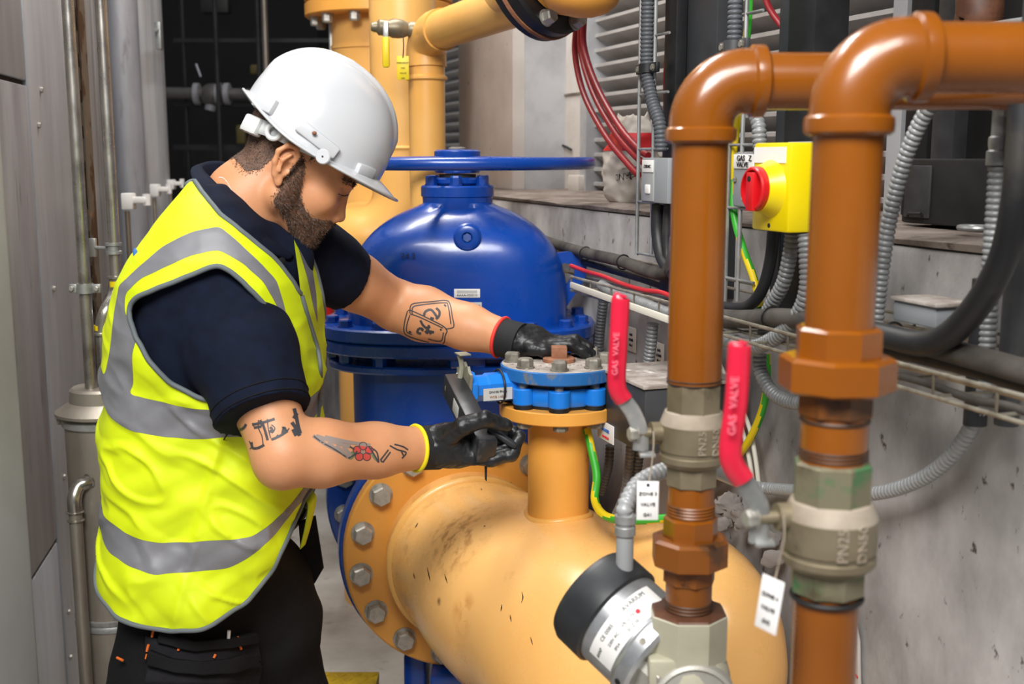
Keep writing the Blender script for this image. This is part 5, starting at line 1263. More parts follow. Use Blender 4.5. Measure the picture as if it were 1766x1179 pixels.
# ================================================================= THE WORKER (soft surfaces grown from distance fields)
import numpy as np
f32 = np.float32
def axis_samples(lo, hi, h, fine=None, hf=None):
    if fine is None: return np.arange(lo, hi + h, h)
    out = []; x = lo
    while x < hi + h:
        out.append(x); x += hf if fine[0] <= x <= fine[1] else h
    return np.array(out)
class Field:
    def __init__(s, xs, ys, zs): s.g = (xs, ys, zs); s.F = np.full((len(xs), len(ys), len(zs)), .5, dtype=f32)
    def sub(s, lo, hi):
        sl = []
        for a, l, h in zip(s.g, lo, hi):
            i0 = max(0, int(np.searchsorted(a, l)) - 1); i1 = min(len(a), int(np.searchsorted(a, h)) + 1); sl.append(slice(i0, max(i0, i1)))
        X, Y, Z = np.meshgrid(*[a[q] for a, q in zip(s.g, sl)], indexing='ij')
        return tuple(sl), X, Y, Z
    def put(s, sl, d, k, op):
        A = s.F[sl]; d = d.astype(f32)
        if d.size == 0: return
        if op == 'add':
            h = np.clip(.5 + .5*(A - d)/k, 0, 1); s.F[sl] = A + (d - A)*h - k*h*(1-h)
        else:
            h = np.clip(.5 - .5*(A + d)/k, 0, 1); s.F[sl] = A + (-d - A)*h + k*h*(1-h)
    def cone(s, a, b, ra, rb, k=.01, op='add', pad=None):
        a, b = np.array(a), np.array(b); m = max(ra, rb) + 2*k + .012
        lo = np.minimum(a, b) - m; hi = np.maximum(a, b) + m; sl, X, Y, Z = s.sub(lo, hi)
        ab = b - a; L2 = max(1e-9, ab.dot(ab)); t = np.clip(((X-a[0])*ab[0] + (Y-a[1])*ab[1] + (Z-a[2])*ab[2])/L2, 0, 1)
        d = np.sqrt((X-a[0]-ab[0]*t)**2 + (Y-a[1]-ab[1]*t)**2 + (Z-a[2]-ab[2]*t)**2) - (ra + (rb-ra)*t)
        s.put(sl, d, k, op); return s
    def ell(s, c, r, R=None, k=.01, op='add'):
        c = np.array(c); r = np.array(r, dtype=float); m = r.max() + 2*k + .012; sl, X, Y, Z = s.sub(c - m, c + m)
        x, y, z = X-c[0], Y-c[1], Z-c[2]
        if R is not None:
            R = np.array(R); x, y, z = (R[0][0]*x + R[1][0]*y + R[2][0]*z, R[0][1]*x + R[1][1]*y + R[2][1]*z, R[0][2]*x + R[1][2]*y + R[2][2]*z)
        q = np.sqrt((x/r[0])**2 + (y/r[1])**2 + (z/r[2])**2); g = np.sqrt((x/r[0]**2)**2 + (y/r[1]**2)**2 + (z/r[2]**2)**2) + 1e-9
        s.put(sl, q*(q-1)/g, k, op); return s
    def chain(s, pts, rs, k=.006, op='add'):
        for i in range(len(pts)-1): s.cone(pts[i], pts[i+1], rs[i], rs[i+1], k, op)
        return s
    def mesh(s, smooth=2):
        F = s.F; nx, ny, nz = F.shape; I = F < 0
        c = np.zeros((nx-1, ny-1, nz-1), dtype=np.uint8); offs = [(i, j, k) for i in (0, 1) for j in (0, 1) for k in (0, 1)]
        for i, j, k in offs: c += I[i:nx-1+i, j:ny-1+j, k:nz-1+k]
        act = np.argwhere((c > 0) & (c < 8)); idx = np.full(c.shape, -1, dtype=np.int32); idx[tuple(act.T)] = np.arange(len(act))
        xs, ys, zs = s.g
        val = {o: F[act[:, 0]+o[0], act[:, 1]+o[1], act[:, 2]+o[2]] for o in offs}
        pos = {o: np.stack([xs[act[:, 0]+o[0]], ys[act[:, 1]+o[1]], zs[act[:, 2]+o[2]]], 1) for o in offs}
        sm = np.zeros((len(act), 3)); n = np.zeros(len(act))
        for o in offs:
            for ax in range(3):
                if o[ax]: continue
                o2 = list(o); o2[ax] = 1; o2 = tuple(o2)
                a, b = val[o], val[o2]; mk = (a < 0) != (b < 0); t = np.where(mk, a/np.where(mk, a-b, 1), 0)[:, None]
                sm += np.where(mk[:, None], pos[o] + (pos[o2]-pos[o])*t, 0); n += mk
        P = sm/n[:, None]
        quads = []
        for ax in range(3):
            o = [slice(1, None)]*3
            A = I[tuple(slice(1, -1) if q != ax else slice(0, -1) for q in range(3))]; Bq = I[tuple(slice(1, -1) if q != ax else slice(1, None) for q in range(3))]
            e = np.argwhere(A != Bq); u, v = [(1, 2), (2, 0), (0, 1)][ax]
            e = e + np.array([1 if q != ax else 0 for q in range(3)])
            def cell(du, dv):
                q = e.copy(); q[:, u] -= du; q[:, v] -= dv; return idx[tuple(q.T)]
            Q4 = np.stack([cell(1, 1), cell(0, 1), cell(0, 0), cell(1, 0)], 1)
            fl = I[tuple(e.T)]; Q4[~fl] = Q4[~fl][:, ::-1]
            quads.append(Q4)
        Qd = np.concatenate(quads); Qd = Qd[(Qd >= 0).all(1)]
        for _ in range(smooth):
            acc = np.zeros_like(P); cn = np.zeros(len(P))
            for i in range(4):
                a, b = Qd[:, i], Qd[:, (i+1) % 4]; np.add.at(acc, a, P[b]); np.add.at(cn, a, 1)
            P = .5*P + .5*acc/np.maximum(cn, 1)[:, None]
        return P, Qd
def np_mesh(name, P, Qd, m):
    me = bpy.data.meshes.new(name); me.from_pydata(P.tolist(), [], Qd.tolist()); me.update()
    for p in me.polygons: p.use_smooth = True
    if m: me.materials.append(MATS[m])
    return me
def vnormals(P, Qd):
    N = np.zeros_like(P); n = np.cross(P[Qd[:, 2]]-P[Qd[:, 0]], P[Qd[:, 3]]-P[Qd[:, 1]])
    for i in range(4): np.add.at(N, Qd[:, i], n)
    return N/np.maximum(np.linalg.norm(N, axis=1), 1e-9)[:, None]
def inpoly(px, py, poly):
    ins = np.zeros(px.shape, bool); n = len(poly)
    for i in range(n):
        x0, y0 = poly[i]; x1, y1 = poly[(i+1) % n]
        if y0 == y1: continue
        c = ((y0 > py) != (y1 > py)) & (px < (x1-x0)*(py-y0)/(y1-y0) + x0); ins ^= c
    return ins
def projn(P):
    d = P[:, 1]*cp - (P[:, 2]-CAMZ)*sp; u = P[:, 1]*sp + (P[:, 2]-CAMZ)*cp
    return IW/2 + FPX*P[:, 0]/d, IH/2 - FPX*u/d
mat('skin', '#d0946a', .5, 0, '#c4875e', 7, .4, .68, .08, 240, None, 5, sss=.12)
mat('hair', '#463428', .6); mat('beard_base', '#7d563f', .7, 0, '#5f402d', 40); mat('hair_base', '#6b4f3f', .7, 0, '#4f3b30', 60, .4, .62)
mat('navy', '#0d1528', .9, 0, '#0a1020', 30, spec=.2, bump=.15, bscale=400)
mat('trouser_black', '#09090b', .85, 0, '#0f0f11', 14, spec=.25, bump=.2, bscale=300)
mat('hivis', '#d3e405', .62, 0, '#cbdd04', 9)
mat('tape', '#7f7f83', .5, .15, '#727276', 7)
mat('binding', '#5d6466', .7)
mat('helmet_white', '#c3c5c8', .22, 0, coat=.4); mat('strap_white', '#cccecd', .4)
mat('glove_knit', '#17181a', .8, bump=.3, bscale=500); mat('glove_black', '#151618', .42, 0, '#1d1e20', 30, bump=.12, bscale=260)
mat('cuff_yellow', '#e6d513', .6); mat('cuff_red', '#e8372c', .6)
mat('tattoo_ink', '#3c3a3e', .55); mat('tattoo_grey', '#8b7c74', .55); mat('tattoo_red', '#c2483f', .55); mat('tattoo_green', '#6d7350', .55)
mat('eye_white', '#d8d0c8', .3); mat('iris', '#4a5a60', .3); mat('orange_thread', '#d8641c', .6); mat('boot', '#1a1715', .5)
PC = Q(350, 1000, 1.92)
person = thing('person', (PC.x, PC.y, 0), 'worker in white hard hat, yellow vest and black gloves leaning to a valve lever', 'person')
# ---------------- skeleton
SR, ER, WR = Q(402, 548, 1.80), Q(490, 784, 1.705), Q(728, 772, 1.845)
SL, EL, WL = Q(520, 432, 2.07), Q(684, 527, 2.23), Q(874, 584, 2.12)
HC = Q(500, 290, 1.945)
yaw, pit = math.radians(12), math.radians(31)
F0 = V((math.cos(yaw), math.sin(yaw), 0)); HL_ = V((-math.sin(yaw), math.cos(yaw), 0))
HF = F0*math.cos(pit) - UP*math.sin(pit); HU = UP*math.cos(pit) + F0*math.sin(pit)
HR = Matrix((HF, HL_, HU)).transposed()          # columns: forward, left, up
def hp3(x, y, z): return HC + HR @ V((x, y, z))
HRn = np.array([[HR[i][j] for j in range(3)] for i in range(3)])
# ---------------- torso hull shared by shirt and vest
TCY = 1.925
rows = [(296, 350, 398, .055), (315, 334, 425, .085), (345, 312, 462, .130), (385, 284, 497, .172), (430, 250, 522, .198), (475, 225, 540, .207), (520, 214, 549, .205), (580, 203, 554, .200), (640, 198, 555, .192),
        (700, 195, 550, .186), (760, 194, 545, .186), (850, 193, 540, .190), (920, 191, 530, .195), (980, 189, 516, .198), (1040, 192, 505, .198), (1100, 198, 495, .196), (1160, 200, 490, .19)]
tz, tcx, trx, try_ = [], [], [], []
for py, xl, xr, ry in reversed(rows):
    a, b = Q(xl, py, TCY), Q(xr, py, TCY); tz.append(a.z); tcx.append((a.x+b.x)/2); trx.append((b.x-a.x)/2); try_.append(ry)
tz = np.array(tz)
def hull(X, Y, Z, inset):
    cx = np.interp(Z, tz, tcx); rx = np.interp(Z, tz, trx) - inset; ry = np.interp(Z, tz, try_) - inset*.8
    rx = np.maximum(rx, .02); ry = np.maximum(ry, .02)
    q = ((np.abs(X-cx)/rx)**2.6 + (np.abs(Y-TCY)/ry)**2.6)**(1/2.6)
    return (q-1)*np.minimum(rx, ry)*.9
# ---------------- body skin: head, neck, arms and torso core in one surface
bx0, bx1 = -.80, .05
xs = axis_samples(bx0, bx1, .005, (HC.x-.12, HC.x+.145), .0024); ys = axis_samples(1.62, 2.36, .005, (HC.y-.10, HC.y+.10), .0024); zs = axis_samples(.72, 1.86, .005, (HC.z-.16, HC.z+.10), .0024)
B_ = Field(xs, ys, zs)
tor = Q(370, 620, TCY); B_.ell(tor, (.125, .135, .26), k=.03).ell(Q(350, 950, TCY), (.13, .145, .16), k=.03)
B_.cone(Q(395, 490, 1.86), Q(425, 470, 2.0), .06, .06, .03)
B_.cone(Q(405, 395, 1.93), Q(425, 345, 1.935), .066, .064, .03).cone(Q(425, 345, 1.935), hp3(-.022, 0, -.02), .066, .058, .02)
def arm(S, E, W, up, k):
    d1 = (E-S); d2 = (W-E)
    B_.cone(S, S + d1*.55, .050, .052, .02).cone(S + d1*.5, E, .055, .0465, .02)
    B_.ell(E, (.045, .045, .045), k=.012)
    B_.cone(E, E + d2*.25, .046, .0515, .02).cone(E + d2*.25, E + d2*.65, .0515, .0425, .02).cone(E + d2*.65, W, .0425, .035, .02)
arm(SR, ER, WR, None, 0); arm(SL, EL, WL, None, 0)
B_.ell(ER + V((-.008, -.004, -.022)), (.026, .026, .026), k=.02)
h_ = lambda *a: hp3(*a)
B_.ell(h_(.004, 0, .055), (.100, .076, .085), HRn, .02).ell(h_(.052, 0, -.016), (.052, .058, .076), HRn, .025)
for sgn in (-1, 1):
    B_.cone(h_(.004, sgn*.054, -.045), h_(.072, sgn*.018, -.091), .018, .018, .02)
    B_.cone(h_(.008, sgn*.056, .0), h_(.006, sgn*.054, -.05), .016, .018, .02)
    B_.ell(h_(.064, sgn*.043, -.016), (.026, .018, .024), HRn, .018)
    B_.cone(h_(.080, sgn*.042, .024), h_(.097, sgn*.008, .030), .0095, .0095, .012)
    B_.ell(h_(.100, sgn*.034, .010), (.016, .016, .012), HRn, .010, 'sub')
    B_.ell(h_(.079, sgn*.034, .008), (.0145, .015, .0125), HRn, .005)
    B_.ell(h_(.105, sgn*.012, -.034), (.010, .0065, .0070), HRn, .005)
    # ear
    ey = sgn*.077
    hel = [(-.004, .002, -.030), (-.012, .006, -.022), (-.022, .012, -.004), (-.025, .015, .014), (-.016, .015, .030), (-.002, .012, .033), (.007, .006, .022), (.006, .003, .008)]
    pts = [h_(x - .006, ey + sgn*y, z + .001) for x, y, z in hel]
    B_.ell(h_(-.014, ey + sgn*.004, .002), (.017, .006, .029), HRn, .006)
    B_.chain(pts, [.0050, .0042, .0042, .0042, .0045, .0045, .0040, .0035], .004)
    B_.chain([h_(-.014, ey+sgn*.012, -.012), h_(-.018, ey+sgn*.014, .006), h_(-.010, ey+sgn*.013, .020)], [.0032, .0032, .003], .004)
    B_.ell(h_(-.006, ey + sgn*.010, -.002), (.008, .008, .010), HRn, .004, 'sub')
    B_.ell(h_(-.006, ey + sgn*.003, -.029), (.006, .0045, .008), HRn, .004)
B_.cone(h_(.092, 0, .024), h_(.107, 0, -.018), .0085, .0095, .010).ell(h_(.113, 0, -.029), (.0095, .0095, .0090), HRn, .008)
B_.ell(h_(.087, 0, -.056), (.019, .030, .026), HRn, .018).ell(h_(.083, 0, -.089), (.017, .022, .016), HRn, .015)
B_.cone(h_(.098, -.018, -.054), h_(.098, .018, -.054), .0055, .0055, .006).cone(h_(.096, -.016, -.065), h_(.096, .016, -.065), .006, .006, .006)
# open wrists end inside the gloves
P, Qd = B_.mesh(2)
body = link('body', np_mesh('body', P, Qd, 'skin'), person)
body_bvh = BVHTree.FromPolygons(P.tolist(), Qd.tolist()); bodyN = vnormals(P, Qd)
# eyes, brows
for sgn in (-1, 1):
    e = h_(.0815, sgn*.034, .0055)
    ey_o = MB().ell_(e, (.0115,)*3, None, 16, 10).build('eyeball', 'eye_white', person)
    dd = (HR @ V((.75, 0, -.66))).normalized(); MB().lathe([(.0055, .0095), (.0045, .0112), (.001, .0119)], e, dd, 16).build('iris', 'iris', ey_o)
# ---------------- hair and beard: base skin tint plus single strands
loc = lambda A: (A - np.array(HC))@HRn          # world -> head coordinates
PL = loc(P)
headsel = (np.abs(PL[:, 0]) < .14) & (np.abs(PL[:, 1]) < .09) & (PL[:, 2] > -.14) & (PL[:, 2] < .14)
def beard_w(L):
    x, y, z = L[:, 0], np.abs(L[:, 1]), L[:, 2]
    # upper edge falls from the sideburn to the mouth corner, then the moustache
    edge = np.interp(x, [-.02, .004, .018, .034, .055, .075, .092, .13], [-.09, .032, .018, -.026, -.044, -.049, -.041, -.039])
    low = np.interp(x, [-.02, .0, .03, .06, .12], [-.03, -.062, -.078, -.106, -.118])
    w = np.clip((edge - z)/.006, 0, 1)*np.clip((z-low)/.008, 0, 1)*np.clip((x+.004)/.008, 0, 1)
    lips = (x > .094) & (y < .021) & (z < -.050) & (z > -.071)
    return np.where(lips, 0, w)
def hair_w(L):
    x, y, z = L[:, 0], np.abs(L[:, 1]), L[:, 2]
    nape = np.interp(x, [-.12, -.09, -.06, -.04, -.024, -.012, .012, .02, .034, .06], [-.03, -.040, -.050, -.036, .020, .040, .034, .018, .038, .06])
    ear = (np.abs(x+.014) < .030) & (np.abs(z-.0) < .040) & (y > .079)
    w = np.clip((z-nape)/.016, 0, 1)
    return np.where(ear, 0, w)
bw_, hw_ = beard_w(PL)*headsel, hair_w(PL)*headsel
def shell(w, off, m, name):
    fw = w[Qd].min(1) > .5; fq = Qd[fw]; use = np.unique(fq); mp = np.full(len(P), -1); mp[use] = np.arange(len(use))
    me = np_mesh(name, P[use] + bodyN[use]*off, mp[fq], m); return link(name, me, person)
beard = shell(bw_, .0012, 'beard_base', 'beard'); hair = shell(hw_, .0009, 'hair_base', 'hair')
rs_ = np.random.RandomState(3)
def strands(w, n, ln, drop, parent, name, wd=.00055, m='hair', jit=.35):
    fw = w[Qd].mean(1); fa = np.linalg.norm(np.cross(P[Qd[:, 2]]-P[Qd[:, 0]], P[Qd[:, 3]]-P[Qd[:, 1]]), axis=1)
    pr = fw*fa; pr /= pr.sum(); ii = rs_.choice(len(Qd), n, p=pr)
    a, b = rs_.rand(n, 1), rs_.rand(n, 1); q = Qd[ii]
    root = (P[q[:, 0]]*(1-a) + P[q[:, 1]]*a)*(1-b) + (P[q[:, 3]]*(1-a) + P[q[:, 2]]*a)*b
    nn = bodyN[q[:, 0]]; d = nn*.55 + drop + rs_.randn(n, 3)*jit; d -= np.minimum(0, (d*nn).sum(1))[:, None]*nn; d /= np.linalg.norm(d, axis=1)[:, None]
    L = ln*(.6 + .7*rs_.rand(n, 1)); s = np.cross(d, nn); s /= np.maximum(np.linalg.norm(s, axis=1), 1e-6)[:, None]
    mid = root + d*L*.55; tip = root + d*L - nn*L*.12
    vs_ = np.stack([root - s*wd, root + s*wd, mid + s*wd*.8, mid - s*wd*.8, tip], 1).reshape(-1, 3); k = np.arange(n)*5
    fs_ = [(i, i+1, i+2, i+3) for i in k.tolist()] + [(i+3, i+2, i+4) for i in k.tolist()]
    me = bpy.data.meshes.new(name); me.from_pydata(vs_.tolist(), [], fs_); me.update(); me.materials.append(MATS[m])
    return link(name, me, parent, kind='stuff')
drop = np.array(HR @ V((.25, 0, -.45)))
strands(bw_, 8000, .0068, drop, beard, 'beard_strands', wd=.00045); strands(hw_, 22000, .0036, np.array(HR @ V((-.1, 0, -.6))), hair, 'hair_strands', wd=.0004)
brow = np.where((np.abs(PL[:, 2] - (.030 - .10*np.maximum(0, np.abs(PL[:, 1])-.035))) < .0045) & (np.abs(PL[:, 1]) > .010) & (np.abs(PL[:, 1]) < .052) & (PL[:, 0] > .06), 1., 0.)*headsel
strands(brow, 420, .0055, np.array(HR @ V((-.4, 0, .1))), hair, 'eyebrow_strands')
# ---------------- shirt
xs = axis_samples(-.80, -.20, .0045); ys = axis_samples(1.64, 2.28, .0045); zs = axis_samples(.97, 1.62, .0045)
S_ = Field(xs, ys, zs); X, Y, Z = np.meshgrid(xs, ys, zs, indexing='ij'); S_.F = np.maximum(hull(X, Y, Z, .022), Z - Q(400, 318, TCY).z).astype(f32)
S_.cone(Q(440, 425, 1.93), Q(480, 448, 1.93), .055, .055, .03)
HEM_R = Q(452, 716, 1.715); HEM_L = Q(604, 484, 2.145)
S_.cone(SR + V((-.005, .02, .0)), SR + (HEM_R-SR)*.35, .080, .084, .03).cone(SR + (HEM_R-SR)*.35, SR + (HEM_R-SR)*1.12, .084, .073, .02)
S_.cone(SL, SL + (HEM_L-SL)*.5, .082, .070, .03).cone(SL + (HEM_L-SL)*.5, SL + (HEM_L-SL)*1.3, .068, .056, .02)
def cutplane(fld, c, n, lo, hi):
    sl, X, Y, Z = fld.sub(lo, hi); d = (X-c[0])*n[0] + (Y-c[1])*n[1] + (Z-c[2])*n[2]; fld.F[sl] = np.maximum(fld.F[sl], d.astype(f32))
nR = ((HEM_R-SR).normalized() + V((-.0, 0, 0))); nR = (nR + V((.03, 0, 0))).normalized()
cutplane(S_, HEM_R, nR, (HEM_R.x-.12, HEM_R.y-.12, HEM_R.z-.12), (HEM_R.x+.12, 1.765, HEM_R.z+.12))
nL = (HEM_L-SL).normalized(); nL = (nL + V((.25, 0, -.15))).normalized()
cutplane(S_, HEM_L, nL, (HEM_L.x-.03, HEM_L.y-.12, HEM_L.z-.11), (HEM_L.x+.12, HEM_L.y+.13, HEM_L.z+.11))
Ps, Qs = S_.mesh(2); Ns = vnormals(Ps, Qs)
def folds(P, N, amp, sc, seed, stretch=(1, 1, 1)):
    o = np.zeros(len(P)); 
    for i, p in enumerate((P*np.array(stretch)*sc).tolist()): o[i] = noise.noise(V((p[0] + seed, p[1], p[2])))
    return P + N*(amp*o)[:, None]
Ps = folds(Ps, Ns, .006, 9, 3, (1, 1, .6)); Ps = folds(Ps, Ns, .0025, 24, 8)
shirt = link('polo_shirt', np_mesh('polo_shirt', Ps, Qs, 'navy'), person)
# sleeve seams and hem stitching
def sleeve_ring(c, n, r, bv, name, dz):
    x, y, a = frame_from(n); pts = []
    for i in range(40):
        t = 6.28318*i/40; d = x*math.cos(t) + y*math.sin(t); h = bv.ray_cast(c + d*.14 + V((0, 0, 0)), -d, .14)
        if h[0] is not None and (h[0]-c).length < .11: pts.append(h[0] + d*.0006)
    if len(pts) > 10: MB().tube(pts, .0011, 5, closed=True).build(name, 'trouser_black', shirt)
shirt_bvh = BVHTree.FromPolygons(Ps.tolist(), Qs.tolist())
for dz in (.006, .022): sleeve_ring(HEM_R - nR*dz, nR, .07, shirt_bvh, 'hem_stitch', dz)
# collar
def ribbon(us, ls, m, name, parent, bulge=.006, th=.002, n=6, k=6):
    U, Lw = smooth_path(us, n), smooth_path(ls, n); mb = MB(); c0 = V((HC.x-.06, TCY, 0))
    for u, l in zip(U, Lw):
        out = (u+l)/2 - c0; out.z = 0; out.normalize()
        for j in range(k+1): mb.v.append(u.lerp(l, j/k) + out*(bulge*math.sin(math.pi*j/k)))
    for i in range(len(U)-1):
        for j in range(k): mb.f.append((i*(k+1)+j, i*(k+1)+j+1, (i+1)*(k+1)+j+1, (i+1)*(k+1)+j))
    o = mb.build(name, m, parent, 80); s = o.modifiers.new('thick', 'SOLIDIFY'); s.thickness = th; return o
cu = [Q(505, 428, 1.955), Q(470, 360, 2.035), Q(425, 300, 2.03), Q(385, 279, 1.99), Q(345, 284, 1.935), Q(372, 317, 1.868), Q(425, 372, 1.85), Q(468, 411, 1.862), Q(502, 432, 1.90)]
cl = [Q(525, 445, 1.955), Q(500, 400, 2.075), Q(440, 330, 2.075), Q(385, 290, 2.02), Q(333, 293, 1.935), Q(345, 334, 1.828), Q(398, 392, 1.80), Q(450, 430, 1.82), Q(498, 450, 1.87)]
ribbon(cu, cl, 'navy', 'collar', shirt, .008, .003)
ci = [p + (V((HC.x-.06, TCY, p.z)) - p).normalized()*.006 - UP*.035 for p in cu]
ribbon(cu, ci, 'navy', 'collar_stand', shirt, -.002, .002)
MB().lathe([(.006, 0), (.006, .002), (.004, .003)], Q(486, 450, 1.84), (.5, -.8, .2), 14).build('button', 'trouser_black', shirt)
# necklace: fine chain at the back of the neck
bmn = MB()
for i in range(26):
    q = i/25; p = Q(378 + 22*q, 306 + 30*q*q - 6*q, 1.70); dr = (p - V((0, 0, CAMZ))).normalized(); h = body_bvh.ray_cast(V((0, 0, CAMZ)), dr)
    if h[0] is not None: bmn.ell_(h[0], (.0008,)*3, None, 6, 4)
bmn.build('neck_chain', 'steel', person, kind='stuff')
# ---------------- hi-vis vest
xs = axis_samples(-.84, -.18, .0036); ys = axis_samples(1.68, 2.17, .0036); zs = axis_samples(.78, 1.62, .0036)
X, Y, Z = np.meshgrid(xs, ys, zs, indexing='ij'); VF = Field(xs, ys, zs); VF.F = np.maximum(hull(X, Y, Z, .0), Z - Q(400, 312, TCY).z).astype(f32)
Pv, Qv = VF.mesh(3); Nv = vnormals(Pv, Qv)
pxv, pyv = projn(Pv)
low = np.clip((650 - 0*pxv - 0) / 1, 0, 1)
amp = np.clip((pyv-430)/350, .15, 1)
o = np.zeros(len(Pv))
for i, p in enumerate(Pv.tolist()):
    x, y, z = p
    d = noise.noise(V((x*7 + 3, y*6, z*13 + x*9)))*.015 + noise.noise(V((x*15, y*12 + 7, z*26 - x*14)))*.007
    cr = noise.noise(V((x*10 + 11, y*9, z*18 + x*12))); d += .012*max(0, .25 - abs(cr))*4*.45
    o[i] = d
cxl = 352 - (pyv-870)*.25; o += np.where((pyv > 760) & (Pv[:, 1] < TCY), .0045*np.maximum(0, 1 - np.abs(pxv-cxl)/13), 0)
Pv = Pv + Nv*(o*amp)[:, None]; Nv = vnormals(Pv, Qv); pxv, pyv = projn(Pv)
cen = Pv[Qv].mean(1); cx_, cy_ = projn(cen); near = cen[:, 1] < TCY + .06; nrm = np.cross(Pv[Qv[:, 2]]-Pv[Qv[:, 0]], Pv[Qv[:, 3]]-Pv[Qv[:, 1]])
vis = (nrm*(cen - np.array((0, 0, CAMZ)))).sum(1) < 0
ARMH = [(376, 457), (352, 464), (320, 478), (290, 490), (262, 501), (236, 512), (224, 524), (221, 540), (232, 575), (258, 625), (295, 662), (345, 687), (430, 702), (495, 704), (507, 690), (500, 640), (485, 580), (455, 523), (420, 487), (398, 468)]
VNECK = [(330, 298), (336, 312), (352, 336), (381, 370), (430, 409), (474, 445), (505, 485), (519, 510), (516, 480), (511, 445), (507, 415), (510, 380), (500, 300), (400, 250), (340, 270)]
keep = np.ones(len(Qv), bool)
keep &= ~(inpoly(cx_, cy_, ARMH) & vis & (cen[:, 1] < TCY))
keep &= ~(inpoly(cx_, cy_, VNECK) & vis)
nb = Q(410, 350, TCY); dn = np.linalg.norm((cen - np.array(nb))*np.array((1, 1, .8)), axis=1)
keep &= ~((dn < .088) & ~vis)
keep &= ~((~vis) & (cen[:, 2] > Q(345, 318, TCY).z))
# far arm hole
dl = np.linalg.norm((cen - np.array(SL + V((-.02, 0, -.05))))*np.array((1, .4, .75)), axis=1); keep &= ~((dl < .085) & (cen[:, 1] > TCY+.05))
# hem as a curve in x
hx = [Q(x, y, TCY-.10).x for x, y in ((165, 1005), (185, 1038), (230, 1066), (310, 1084), (380, 1080), (440, 1052), (480, 1003), (500, 955), (520, 900), (548, 856))]
hz = [Q(x, y, TCY-.19).z for x, y in ((165, 1005), (185, 1038), (230, 1066), (310, 1084), (380, 1080), (440, 1052), (480, 1003), (500, 955), (520, 900), (548, 856))]
keep &= cen[:, 2] > np.interp(cen[:, 0], hx, hz)
def xband(top, bot):
    def f(pts): return [Q(x, y, TCY-.12).x for x, y in pts], [Q(x, y, TCY-.185).z for x, y in pts]
    a, b = f(top), f(bot); return (cen[:, 2] < np.interp(cen[:, 0], *a)) & (cen[:, 2] > np.interp(cen[:, 0], *b))
tape = xband([(165, 885), (190, 903), (240, 925), (303, 936), (370, 933), (450, 930), (475, 915), (500, 893), (530, 860)], [(165, 925), (180, 945), (205, 962), (290, 985), (405, 985), (440, 968), (480, 937), (505, 905), (535, 880)])
tape |= xband([(178, 648), (200, 668), (240, 681), (300, 692), (350, 702), (450, 712), (520, 715), (556, 690)], [(176, 690), (202, 722), (245, 743), (300, 752), (350, 757), (405, 757), (470, 760), (520, 760), (556, 735)])
PB = [(378, 390), (330, 400), (282, 424), (242, 458), (205, 492), (196, 545), (190, 600), (180, 655), (215, 685), (231, 665), (227, 615), (236, 580), (226, 556), (214, 540), (216, 506), (240, 482), (287, 459), (330, 440), (378, 430)]
PF = [(378, 390), (403, 411), (444, 448), (477, 484), (489, 521), (497, 560), (520, 640), (530, 720), (500, 720), (494, 558), (473, 519), (455, 486), (421, 456), (378, 430)]
PFar = [(510, 412), (526, 408), (539, 465), (545, 505), (548, 560), (541, 530), (530, 478)]
for pl in (PB, PF): tape |= inpoly(cx_, cy_, pl) & vis & (cen[:, 1] < TCY + .03)
tape |= inpoly(cx_, cy_, PFar) & vis
fl_ = (cen[:, 1] > TCY + .05) & ~vis & (np.abs(cen[:, 1] - (TCY + .115)) < .022) & (cen[:, 2] > 1.17); tape |= fl_
lab_ = np.where(keep, np.where(tape, 2, 1), 0)
# smooth the outlines between regions
from collections import defaultdict
ef = defaultdict(list)
for fi, q in enumerate(Qv.tolist()):
    for i in range(4): ef[(min(q[i], q[(i+1) % 4]), max(q[i], q[(i+1) % 4]))].append(fi)
nbv = defaultdict(list); bed = []
for (a, b), fs_ in ef.items():
    if len(fs_) == 2 and lab_[fs_[0]] != lab_[fs_[1]]:
        nbv[a].append(b); nbv[b].append(a)
        if lab_[fs_[0]] == 0 or lab_[fs_[1]] == 0: bed.append((a, b))
Pv0 = Pv.copy()
for it in range(14):
    Pn = Pv.copy()
    for v, ns in nbv.items():
        if len(ns) == 2: Pn[v] = .4*Pv[v] + .3*(Pv[ns[0]] + Pv[ns[1]])
    Pv = Pn
# relax the neighbours so that moved outlines leave no folds
fix = np.zeros(len(Pv), bool); fix[list(nbv.keys())] = True; ring_ = np.zeros(len(Pv), bool)
for q in Qv[(fix[Qv]).any(1)]: ring_[q] = True
ring_ &= ~fix
for it in range(4):
    acc = np.zeros_like(Pv); cn = np.zeros(len(Pv))
    for i in range(4):
        np.add.at(acc, Qv[:, i], Pv[Qv[:, (i+1) % 4]]); np.add.at(cn, Qv[:, i], 1)
    av = acc/np.maximum(cn, 1)[:, None]; Pv[ring_] = .4*Pv[ring_] + .6*av[ring_]
def part_of(lb, m, name, parent, off=0):
    fq = Qv[lab_ == lb]; use = np.unique(fq); mp = np.full(len(Pv), -1); mp[use] = np.arange(len(use))
    return link(name, np_mesh(name, Pv[use] + Nv[use]*off, mp[fq], m), parent)
vest = part_of(1, 'hivis', 'safety_vest', person)
